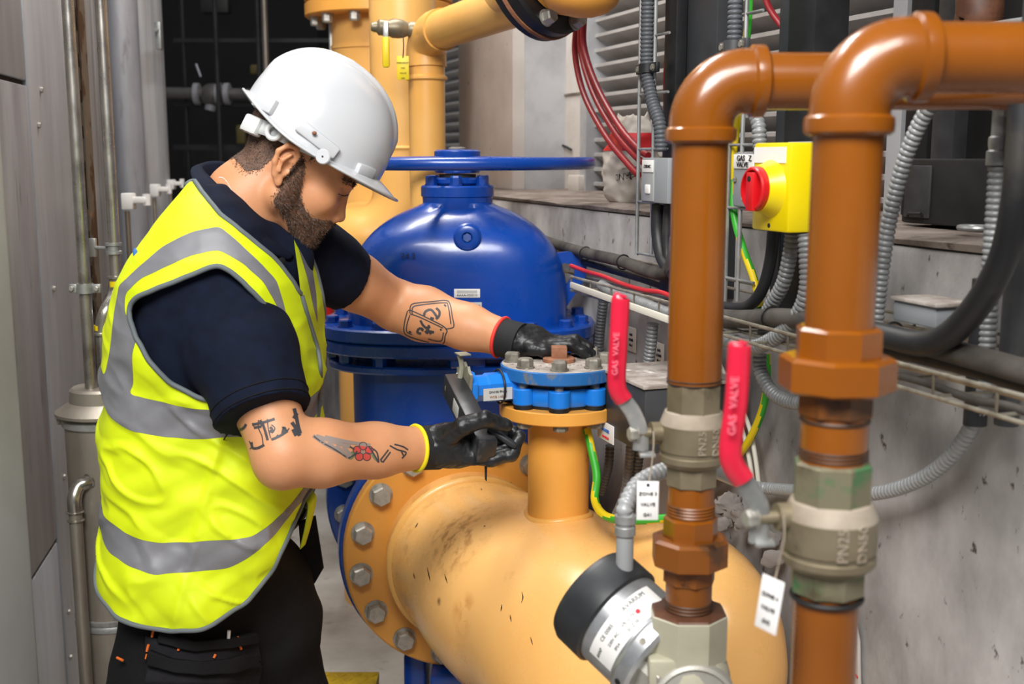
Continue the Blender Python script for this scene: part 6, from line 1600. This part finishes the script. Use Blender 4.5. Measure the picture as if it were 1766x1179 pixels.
# each connected tape piece is a part of its own
fq = Qv[lab_ == 2]; par = {}
def find(a):
    while par.setdefault(a, a) != a: par[a] = par[par[a]]; a = par[a]
    return a
for q in fq.tolist():
    r0 = find(q[0])
    for v in q[1:]: par[find(v)] = r0
comp = defaultdict(list)
for q in fq.tolist(): comp[find(q[0])].append(q)
for c_ in comp.values():
    if len(c_) < 40: continue
    c_ = np.array(c_); use = np.unique(c_); mp = np.full(len(Pv), -1); mp[use] = np.arange(len(use))
    link('reflective_tape', np_mesh('reflective_tape', Pv[use] + Nv[use]*.0004, mp[c_], 'tape'), vest)
small = [q for c_ in comp.values() if len(c_) < 40 for q in c_]
# grey binding along every open edge
adj = defaultdict(list)
for a, b in bed: adj[a].append(b); adj[b].append(a)
seen = set()
for st in list(adj):
    if st in seen: continue
    loop = [st]; seen.add(st); cur = st
    while True:
        nx_ = [v for v in adj[cur] if v not in seen]
        if not nx_: break
        cur = nx_[0]; seen.add(cur); loop.append(cur)
    if len(loop) < 30: continue
    pts = [V(Pv[v]) for v in loop[::2]]
    MB().tube(pts, .0042, 8, closed=True).build('edge_binding', 'binding', vest, 80)
vest_bvh = BVHTree.FromPolygons(Pv.tolist(), Qv[lab_ > 0].tolist())
zipl = [on(vest_bvh, x, y, .002)[0] for x, y in ((519, 510), (526, 535), (536, 568), (546, 602), (551, 640), (549, 690), (544, 740))]
zipl = [p for p in zipl if p is not None]
if len(zipl) > 2: MB().tube(smooth_path(zipl, 6), .0038, 8).build('front_edge', 'binding', vest, 80)
p_, n_ = on(vest_bvh, 234, 437)
if p_: MB().ell_(p_, (.004, .002, .008), None, 8, 6).build('back_logo', 'ink_blue', vest)
# ---------------- gloves
def glove(W, E, pts_palm, fingers, cuffmat, bounds, side, name):
    lo, hi = bounds; h = .0021
    G = Field(axis_samples(lo[0], hi[0], h), axis_samples(lo[1], hi[1], h), axis_samples(lo[2], hi[2], h))
    ad = (W-E).normalized()
    for c, r, R in pts_palm: G.ell(c, r, R, .014)
    G.cone(W + ad*.012, pts_palm[0][0], .036, .034, .02)
    for f, rs in fingers: G.chain(f, rs, .005)
    P, Qd = G.mesh(2); N = vnormals(P, Qd)
    P = folds(P, N, .0016, 70, 5); P = folds(P, N, .0008, 160, 9)
    g = link('glove', np_mesh('glove', P, Qd, 'glove_black'), person)
    k0 = W - ad*.012; k1 = W + ad*.030
    MB().tube([k0, k0.lerp(k1, .3), k0.lerp(k1, .7), k1], [.0375, .0372, .0375, .038], 32, ell=1.0).build('knit_cuff', 'glove_knit', g, 60)
    x, y, a = frame_from(ad)
    MB().tube([k0 + x*(.0375*math.cos(t)) + y*(.0375*math.sin(t)) for t in [6.28318*i/36 for i in range(36)]], .0036, 8, closed=True).build('cuff_edge', cuffmat, g, 80)
    return g, BVHTree.FromPolygons(P.tolist(), Qd.tolist())
def RM(x, y):
    x = V(x).normalized(); y = V(y); y = (y - x*y.dot(x)).normalized(); z = x.cross(y); return [[x[i], y[i], z[i]] for i in range(3)]
# right hand (near): palm up, closing on the lever end
yh = 1.845
px_ = V((1, .08, 0)).normalized()
palm = [(Q(782, 768, yh+.018), (.040, .040, .026), RM(px_, (0, 1, .35))), (Q(806, 772, yh+.026), (.030, .040, .020), RM(px_, (0, 1, .35))), (Q(772, 756, yh+.002), (.032, .024, .024), RM((1, .0, .35), (0, 1, 0)))]
fing = [
 ([Q(806, 788, yh-.004), Q(848, 792, yh-.012), Q(882, 783, yh-.006), Q(896, 752, yh+.002)], [.0135, .0125, .0118, .0105]),
 ([Q(808, 784, yh+.018), Q(852, 786, yh+.014), Q(886, 772, yh+.016), Q(886, 744, yh+.022)], [.0135, .0128, .0118, .0105]),
 ([Q(808, 778, yh+.040), Q(848, 776, yh+.040), Q(874, 764, yh+.040), Q(864, 744, yh+.040)], [.0130, .0122, .0112, .0100]),
 ([Q(804, 770, yh+.058), Q(838, 766, yh+.060), Q(856, 754, yh+.058), Q(846, 742, yh+.052)], [.0115, .0106, .0098, .0090]),
 ([Q(768, 756, yh-.010), Q(800, 734, yh-.030), Q(836, 722, yh-.034), Q(872, 734, yh-.022)], [.0190, .0155, .0135, .0118])]
a, b = Q(715, 700, yh), Q(915, 835, yh)
gl_r, glr_bvh = glove(WR, ER, palm, fing, 'cuff_yellow', ((a.x, yh-.085, b.z), (b.x, yh+.11, a.z)), 1, 'glove')
# left hand (far): palm down on the cover
yl_ = 2.125
palm = [(Q(915, 590, yl_), (.040, .042, .021), RM((1, -.05, -.14), (0, 1, 0))), (Q(945, 594, yl_-.004), (.032, .042, .018), RM((1, -.05, -.14), (0, 1, 0)))]
fing = [
 ([Q(955, 594, yl_-.032), Q(984, 594, yl_-.034), Q(1004, 604, yl_-.034), Q(1014, 613, yl_-.034)], [.0125, .0120, .0112, .0100]),
 ([Q(960, 590, yl_-.010), Q(992, 588, yl_-.010), Q(1012, 598, yl_-.010), Q(1022, 608, yl_-.010)], [.0130, .0122, .0112, .0100]),
 ([Q(958, 588, yl_+.014), Q(988, 588, yl_+.016), Q(1006, 597, yl_+.016), Q(1014, 606, yl_+.016)], [.0122, .0116, .0108, .0098]),
 ([Q(950, 590, yl_+.036), Q(974, 590, yl_+.040), Q(990, 598, yl_+.042), Q(996, 604, yl_+.042)], [.0110, .0102, .0095, .0088]),
 ([Q(898, 594, yl_-.026), Q(918, 600, yl_-.044), Q(938, 605, yl_-.050), Q(956, 607, yl_-.048)], [.0160, .0140, .0122, .0108])]
a, b = Q(850, 545, yl_), Q(1045, 640, yl_)
gl_l, gll_bvh = glove(WL, EL, palm, fing, 'cuff_red', ((a.x, yl_-.11, b.z), (b.x, yl_+.08, a.z)), -1, 'glove')
# screwdriver held between thumb and fingers, and its thin blade below the hand
p0, p1 = Q(842, 738, yh-.010), Q(890, 770, yh-.016)
t = thing('screwdriver', p0, 'thin black screwdriver gripped in the near gloved hand', 'tool')
MB().lathe([(.004, 0), (.0062, .006), (.0065, (p1-p0).length-.008), (.0045, (p1-p0).length)], p0, p1-p0, 14).build('handle', 'black_plastic', t)
q0 = Q(838, 785, yh-.006); MB().tube([q0, Q(838, 826, yh-.006), Q(839, 829, yh-.006)], [.0028, .0018, .0006], 10).build('blade', 'ink', t)
# ---------------- hard hat
hpit = math.radians(1)
HHF = (HF*math.cos(hpit) - HU*math.sin(hpit)); HHU = (HU*math.cos(hpit) + HF*math.sin(hpit)); HO = hp3(.000, 0, .060)
HM = Matrix((HHF, HL_, HHU)).transposed().to_4x4(); HM.translation = HO
def hh(x, y, z): return HM @ V((x, y, z))
mb = MB(); SEG, RG = 96, 30; EXP = 2.25
rimz = lambda ph: -.018 + abs(math.cos(ph))**2*(.020 if math.cos(ph) > 0 else .034)
def dome(ph, q):
    """ph azimuth (0 = front), q 0 rim .. 1 top"""
    c_, s_ = math.cos(ph), math.sin(ph); a = .140 if c_ > 0 else .119; b = .114
    rr = 1/math.sqrt((c_/a)**2 + (s_/b)**2); e = q*math.pi/2; z0 = rimz(ph); h = .142 - z0
    r = rr*max(0., math.cos(e))**(2/EXP); z = z0 + h*max(0., math.sin(e))**(2/EXP)
    x, y = r*c_, r*s_
    # central ridge
    rid = math.exp(-(y/.015)**6)*min(1, max(0, (q-.16)/.14)); side = math.exp(-((abs(y)-.034)/.010)**2)*min(1, max(0, (q-.35)/.2))*.25
    sc = 1 + .055*rid + .012*side
    return V((x*(1 + .050*rid*(1 if c_ > 0 else .6)), y, z0 + (z-z0)*sc))
for j in range(RG+1):
    for i in range(SEG): mb.v.append(hh(*dome(2*math.pi*i/SEG, (j/RG)*.985)))
for j in range(RG):
    for i in range(SEG): mb.f.append((j*SEG+i, j*SEG+(i+1) % SEG, (j+1)*SEG+(i+1) % SEG, (j+1)*SEG+i))
mb.f.append(tuple(RG*SEG+i for i in range(SEG)))
# brim: rings outward from the rim
def brim(ph, q):
    c_ = math.cos(ph); base = dome(ph, 0); pk = max(0, c_)**1.6; bk = max(0, -c_)**3
    w = .007 + .036*pk + .003*bk; d = V((base.x, base.y, 0)).normalized()
    return base + d*(w*q) + V((0, 0, -.010*pk*q**1.2 - .004*q + .006*bk*q*0)) 
n0 = len(mb.v); BR = 6
for j in range(1, BR+1):
    for i in range(SEG): mb.v.append(hh(*brim(2*math.pi*i/SEG, j/BR)))
for i in range(SEG): mb.f.append((i, n0+i, n0+(i+1) % SEG, (i+1) % SEG))
for j in range(BR-1):
    for i in range(SEG): mb.f.append((n0+j*SEG+i, n0+(j+1)*SEG+i, n0+(j+1)*SEG+(i+1) % SEG, n0+j*SEG+(i+1) % SEG))
hat = mb.build('hard_hat', 'helmet_white', person, 60); md = hat.modifiers.new('thick', 'SOLIDIFY'); md.thickness = .003; md.offset = -1
MB().tube([hh(*brim(2*math.pi*i/SEG, 1)) for i in range(SEG)], .0024, 8, closed=True).build('brim_bead', 'helmet_white', hat)
hat_bvh = BVHTree.FromPolygons([tuple(p) for p in mb.v], mb.f)
def on_hat(px, py):
    p, n = on(hat_bvh, px, py, 0); return p, (n if n.dot(ray(px, py)) < 0 else -n)
def boss(a, b, w, h, name, m='helmet_white', bev=.004):
    """raised block along a -> b (pixels on the shell)"""
    pa, na = on_hat(*a); pb, nb_ = on_hat(*b); c = (pa+pb)/2; n = (na+nb_).normalized(); x = (pb-pa); y = n.cross(x)
    M = basis(c - n*.004, x, y); return MB().box((0, 0, h/2), (x.length, w, h + .008), M, bev).build(name, m, hat)
boss((514, 214), (580, 266), .022, .010, 'side_slot'); boss((444, 172), (476, 188), .026, .010, 'rear_slot'); boss((614, 288), (642, 298), .018, .009, 'front_slot')
p_, n_ = on_hat(541, 230); MB().ell_(p_ + n_*.0105, (.004, .003, .003), None, 8, 6).build('chip_mark', 'rust_brown', hat)
# chin-strap lug, ring and rear cradle strap
def ringat(px, py, y, R, r, n, name, m='strap_white'):
    c = Q(px, py, y); x, y_, a = frame_from(n); return MB().tube([c + x*(R*math.cos(t)) + y_*(R*math.sin(t)) for t in [6.28318*i/28 for i in range(28)]], r, 10, closed=True).build(name, m, hat)
ns_ = V((-.15, -1, .1)).normalized(); ysd = HC.y - .088
MB().lathe([(.011, -.002), (.0125, 0), (.011, .002)], Q(557, 270, HC.y-.116), ns_, 22).build('strap_lug', 'helmet_white', hat)
MB().lathe([(.0016, .0018), (.0016, .0026)], Q(557, 270, HC.y-.116), ns_, 10).build('lug_hole', 'ink', hat)
ringat(472, 227, HC.y-.090, .0115, .0042, ns_, 'strap_ring')
band = [h_(.075, -.066, .050), h_(.03, -.088, .036), h_(-.02, -.088, .030), h_(-.045, -.083, .028), h_(-.075, -.062, .022), h_(-.098, -.03, .016), h_(-.103, 0, .014), h_(-.098, .03, .016), h_(-.075, .062, .022), h_(-.045, .083, .028), h_(-.02, .088, .030), h_(.03, .088, .036), h_(.075, .066, .050)]
band2 = [p + HU*.024 for p in band]
bb = MB(); A_, B2 = smooth_path(band, 6), smooth_path(band2, 6)
for a, b in zip(A_, B2): bb.v += [a, b]
for i in range(len(A_)-1): bb.f.append((2*i, 2*i+1, 2*i+3, 2*i+2))
cr = bb.build('cradle_band', 'strap_white', hat, 60); md = cr.modifiers.new('thick', 'SOLIDIFY'); md.thickness = .003
MB().box((0, 0, 0), (.036, .020, .030), basis(h_(-.085, -.050, .030), HR @ V((.72, -.69, .08)), HR @ V((-.69, -.72, 0))), .005).build('ratchet_block', 'strap_white', hat)
# ---------------- trousers and boots
xs = axis_samples(-.86, -.14, .006); ys = axis_samples(1.66, 2.22, .006); zs = axis_samples(.05, 1.12, .006)
T_ = Field(xs, ys, zs)
hip = Q(348, 985, TCY); T_.ell(hip + UP*.04, (.135, .150, .15), k=.05)
NL = [Q(318, 1075, 1.875), Q(305, 1179, 1.85)]; FLg = [Q(430, 1020, 2.00), Q(492, 1179, 2.02)]
T_.chain([NL[0], NL[1], V((NL[1].x-.02, 1.85, .48)), V((NL[1].x-.07, 1.87, .08))], [.112, .110, .080, .072], .03)
T_.chain([FLg[0], FLg[1], V((FLg[1].x+.03, 2.02, .48)), V((FLg[1].x+.0, 2.03, .08))], [.118, .078, .076, .072], .03)
T_.cone(Q(380, 1000, 1.93), Q(452, 1080, 1.97), .12, .10, .04)
Pt, Qt = T_.mesh(2); Nt = vnormals(Pt, Qt); Pt = folds(Pt, Nt, .010, 8, 4, (1, 1, .7)); Pt = folds(Pt, Nt, .004, 20, 6)
tr = link('work_trousers', np_mesh('work_trousers', Pt, Qt, 'trouser_black'), person); tr_bvh = BVHTree.FromPolygons(Pt.tolist(), Qt.tolist())
def flap(poly, name, m, d, parent, bv):
    """cloth patch lying on a surface: dense grid inside a pixel outline"""
    x0, x1 = min(p[0] for p in poly), max(p[0] for p in poly); y0, y1 = min(p[1] for p in poly), max(p[1] for p in poly); st = max(2.0, (x1-x0)/40)
    # columns follow the outline so that the edges stay clean
    ny_ = max(2, int((x1-x0)/3)); mb = MB(); nxx = 10; rowsn = []
    for j in range(ny_+1):
        xx = x0 + (x1-x0)*(.001 + .998*j/ny_); ysy = []
        for i in range(len(poly)):
            a, b = poly[i], poly[(i+1) % len(poly)]
            if (a[0] > xx) != (b[0] > xx): ysy.append(a[1] + (b[1]-a[1])*(xx-a[0])/(b[0]-a[0]))
        if len(ysy) < 2: continue
        l, r = min(ysy), max(ysy); row = []
        for i in range(nxx+1):
            p, n = on(bv, xx, l + (r-l)*i/nxx, d)
            if p is None: row = None; break
            row.append(p)
        if row: rowsn.append(row)
    for row in rowsn: mb.v += row
    for j in range(len(rowsn)-1):
        for i in range(nxx): mb.f.append((j*(nxx+1)+i, j*(nxx+1)+i+1, (j+1)*(nxx+1)+i+1, (j+1)*(nxx+1)+i))
    o = mb.build(name, m, parent, 80); md = o.modifiers.new('thick', 'SOLIDIFY'); md.thickness = d*.9; md.offset = -1; return o
mat('pocket_cloth', '#1b1a1e', .85, 0, '#141317', 30, spec=.25, bump=.3, bscale=500)
if True:
    pk = flap([(258, 1094), (300, 1108), (350, 1113), (400, 1106), (440, 1092), (446, 1140), (440, 1178), (255, 1178)], 'holster_pocket', 'pocket_cloth', .007, tr, tr_bvh)
    flap([(266, 1116), (300, 1131), (340, 1138), (385, 1134), (432, 1116), (436, 1140), (390, 1157), (340, 1162), (300, 1155), (264, 1140)], 'tool_loop', 'trouser_black', .014, tr, tr_bvh)
    flap([(280, 1088), (330, 1100), (385, 1096), (434, 1082), (436, 1096), (385, 1113), (330, 1117), (278, 1104)], 'pocket_flap', 'trouser_black', .011, tr, tr_bvh)
    for (x0, y0, x1, y1) in ((271, 1086, 269, 1096), (265, 1108, 262, 1120), (262, 1124, 260, 1132), (309, 1108, 307, 1116), (366, 1098, 364, 1108), (400, 1092, 402, 1102), (402, 1106, 404, 1114), (306, 1134, 305, 1154), (216, 1134, 224, 1138), (365, 1125, 362, 1132)):
        a_, n1 = on(tr_bvh, x0, y0, .016); b_, n2 = on(tr_bvh, x1, y1, .016)
        if a_ and b_: MB().tube([a_, b_], .0022, 6).build('stitch', 'orange_thread', tr)
    a_, _n = on(tr_bvh, 388, 1082, .014); b_, _n = on(tr_bvh, 385, 1108, .014)
    if a_ and b_: MB().tube([a_, b_], .003, 8).build('pen_clip', 'clip_plastic', tr)
# black pouch flap hanging in front
c = Q(535, 950, 2.03)
t = MB(); poly = [(-.020, .06), (.012, .07), (.024, -.03), (.006, -.06), (-.016, -.04)]
t.prism(poly, basis(c, (1, .2, 0), UP), .014, .003); t.build('belt_pouch', 'trouser_black', person)
# loose vest tail at the front with its strap
tail = [Q(524, 850, 1.97), Q(538, 865, 1.95), Q(532, 905, 1.955), Q(522, 945, 1.97)]
mb = MB(); sp_ = smooth_path(tail, 6)
for i, p in enumerate(sp_): w_ = .014*(1 - .5*i/len(sp_)); mb.v += [p + V((-w_*.4, -w_, 0)), p + V((w_*.5, w_*1.2, .004))]
for i in range(len(sp_)-1): mb.f.append((2*i, 2*i+1, 2*i+3, 2*i+2))
o = mb.build('front_tail', 'hivis', vest, 80); md = o.modifiers.new('thick', 'SOLIDIFY'); md.thickness = .002
for (ax_, ay_, hd) in ((NL[1].x-.07, 1.87, 0), (FLg[1].x+.0, 2.03, .15)):
    Bt = Field(axis_samples(ax_-.12, ax_+.24, .006), axis_samples(ay_-.09, ay_+.12, .006), axis_samples(-.01, .24, .006))
    d_ = V((math.cos(hd), math.sin(hd), 0)); c = V((ax_, ay_, 0))
    Bt.cone(c + UP*.2, c + UP*.06, .058, .055, .02).cone(c + V((-.03, 0, .05)), c + d_*.15 + UP*.045, .045, .042, .03).ell(c + d_*.16 + UP*.05, (.05, .045, .04), k=.02)
    cutplane(Bt, (0, 0, .012), (0, 0, -1), (-9, -9, -9), (9, 9, 9))
    Pb, Qb = Bt.mesh(1); bt = link('work_boot', np_mesh('work_boot', Pb, Qb, 'boot'), person)
    MB().tube([c + d_*-.05 + UP*.008, c + d_*.05 + UP*.008, c + d_*.19 + UP*.008], [.05, .05, .045], 16, ell=.16, hint=V((0, 1, 0))).build('sole', 'rubber', bt)
# ---------------- tattoos: ink lying in the skin, drawn as strokes on the arms
def ink(strokes, m, w, name):
    mb = MB()
    for st in strokes:
        pts = [V((p[0], p[1], 0)) for p in st]; pts = resample(smooth_path(pts, 6), 1.6) if len(pts) > 1 else pts
        k = len(pts); prev = None
        for i, p in enumerate(pts):
            t_ = (pts[min(i+1, k-1)] - pts[max(i-1, 0)]).normalized(); nn = V((-t_.y, t_.x, 0)); a, _n = on(body_bvh, p.x + nn.x*w, p.y + nn.y*w, .0004); b, _n = on(body_bvh, p.x - nn.x*w, p.y - nn.y*w, .0004)
            if a is None or b is None: prev = None; continue
            mb.v += [a, b]; cur = len(mb.v)-2
            if prev is not None: mb.f.append((prev, prev+1, cur+1, cur))
            prev = cur
    return mb.build(name, m, body) if mb.f else None
def blob(polys, m, name):
    mb = MB()
    for poly in polys:
        cx0 = sum(p[0] for p in poly)/len(poly); cy0 = sum(p[1] for p in poly)/len(poly); pp = smooth_path([V((p[0], p[1], 0)) for p in poly], 3, True)
        ctr, _n = on(body_bvh, cx0, cy0, .0003)
        if ctr is None: continue
        n = len(mb.v); ok = True; vs_ = [ctr]
        for q in (.5, 1.0):
            for p in pp:
                a, _n = on(body_bvh, cx0 + (p.x-cx0)*q, cy0 + (p.y-cy0)*q, .0003)
                if a is None: ok = False; break
                vs_.append(a)
            if not ok: break
        if not ok: continue
        k = len(pp); mb.v += vs_
        for i in range(k):
            i2 = (i+1) % k; mb.f += [(n, n+1+i, n+1+i2), (n+1+i, n+1+k+i, n+1+k+i2, n+1+i2)]
    return mb.build(name, m, body) if mb.f else None
ink([[(583, 334), (590, 337), (597, 337), (603, 334)]], 'hair', 1.1, 'lash_line')
# far forearm: two playing cards with brush letters
cards = [[(707, 540), (709, 526), (722, 522), (745, 520), (768, 518), (776, 524), (780, 545), (783, 562), (777, 566), (768, 567)], [(711, 541), (712, 530), (724, 526), (766, 522), (773, 528), (778, 560)],
         [(703, 536), (698, 555), (697, 572), (706, 580), (735, 589), (763, 593), (768, 578), (771, 570), (764, 562), (745, 552), (722, 541), (708, 535), (703, 536)], [(707, 543), (702, 560), (702, 572), (712, 577)], [(707, 541), (722, 546), (746, 557), (765, 566)], [(765, 573), (760, 588), (738, 584)]]
ink(cards, 'tattoo_ink', 1.0, 'card_tattoo')
ink([[(731, 545), (734, 537), (743, 534), (750, 541), (755, 549)], [(752, 531), (758, 537), (757, 545), (751, 551)], [(742, 548), (749, 550)], [(725, 552), (730, 561), (738, 568), (741, 575)], [(722, 566), (720, 573), (727, 575)], [(722, 566), (729, 567), (727, 572)], [(733, 566), (740, 564), (742, 567)], [(733, 573), (738, 570), (744, 576)], [(741, 571), (750, 573)], [(740, 560), (736, 576)]], 'tattoo_ink', 2.1, 'letter_tattoo')
ink([[(766, 525), (770, 529)], [(705, 571), (710, 573)], [(759, 569), (763, 567)]], 'tattoo_ink', 1.6, 'letter_tattoo')
# near arm: letters and feather
ink([[(398, 735), (408, 742), (420, 738), (425, 730)], [(402, 741), (412, 744)], [(435, 732), (455, 728), (474, 722)], [(440, 737), (452, 735)], [(453, 730), (458, 745), (462, 760)], [(449, 724), (453, 735)], [(466, 736), (470, 742), (464, 744)], [(434, 762), (436, 772), (446, 772), (457, 766)], [(468, 758), (482, 752), (497, 742)], [(487, 748), (490, 737), (494, 745)]], 'tattoo_ink', 2.3, 'letter_tattoo')
ink([[(397, 732), (404, 738), (416, 741), (424, 734), (422, 729)], [(404, 736), (412, 738)], [(446, 724), (446, 738), (452, 752), (454, 768)], [(461, 722), (463, 740), (467, 756)], [(436, 729), (440, 740)], [(430, 760), (434, 770), (431, 774)], [(468, 732), (474, 738), (470, 746), (464, 742)], [(474, 757), (480, 748)], [(484, 752), (488, 742), (486, 734)], [(493, 746), (499, 738)]], 'tattoo_ink', 1.0, 'letter_tattoo')
ink([[(507, 704), (511, 720), (514, 735), (518, 748)], [(503, 728), (510, 738), (517, 752)], [(512, 712), (506, 722)], [(505, 740), (511, 752)]], 'tattoo_ink', 3.2, 'letter_tattoo')
ink([[(540, 751), (552, 760), (572, 772), (592, 782), (604, 790)], [(545, 751), (562, 757), (585, 765), (606, 770)], [(552, 757), (562, 767)], [(566, 762), (578, 774)], [(580, 768), (594, 782)], [(592, 770), (606, 786)], [(560, 753), (600, 762), (640, 768)]], 'tattoo_grey', 3.0, 'feather_tattoo')
ink([[(541, 752), (556, 763), (576, 774), (600, 790)], [(603, 770), (612, 775)], [(600, 790), (612, 783), (616, 776)], [(636, 770), (646, 785), (653, 798)], [(640, 772), (650, 780), (653, 798)], [(656, 793), (670, 775)], [(660, 797), (674, 778)], [(656, 793), (660, 797)], [(672, 768), (685, 775), (700, 780), (693, 790)], [(680, 766), (695, 770), (704, 776)], [(692, 778), (696, 786)]], 'tattoo_ink', 1.3, 'feather_tattoo')
cf = (626, 779); pet = []; out = []
for k in range(5):
    a = math.radians(72*k - 90); c = (cf[0] + 11.0*math.cos(a), cf[1] + 10.0*math.sin(a)); pts = [(c[0] + 7.0*math.cos(q), c[1] + 6.6*math.sin(q)) for q in [6.283*i/8 for i in range(8)]]
    pet.append(pts); out.append(pts + [pts[0]])
blob(pet, 'tattoo_red', 'flower_tattoo'); ink(out, 'tattoo_ink', .7, 'flower_tattoo')
blob([[(598, 788), (606, 778), (614, 782), (606, 792)], [(638, 774), (646, 782), (652, 797), (642, 788)]], 'tattoo_green', 'leaf_tattoo')
blob([[(cf[0] + 2.5*math.cos(q), cf[1] + 2.5*math.sin(q)) for q in [6.283*i/8 for i in range(8)]]], 'tattoo_grey', 'flower_tattoo')
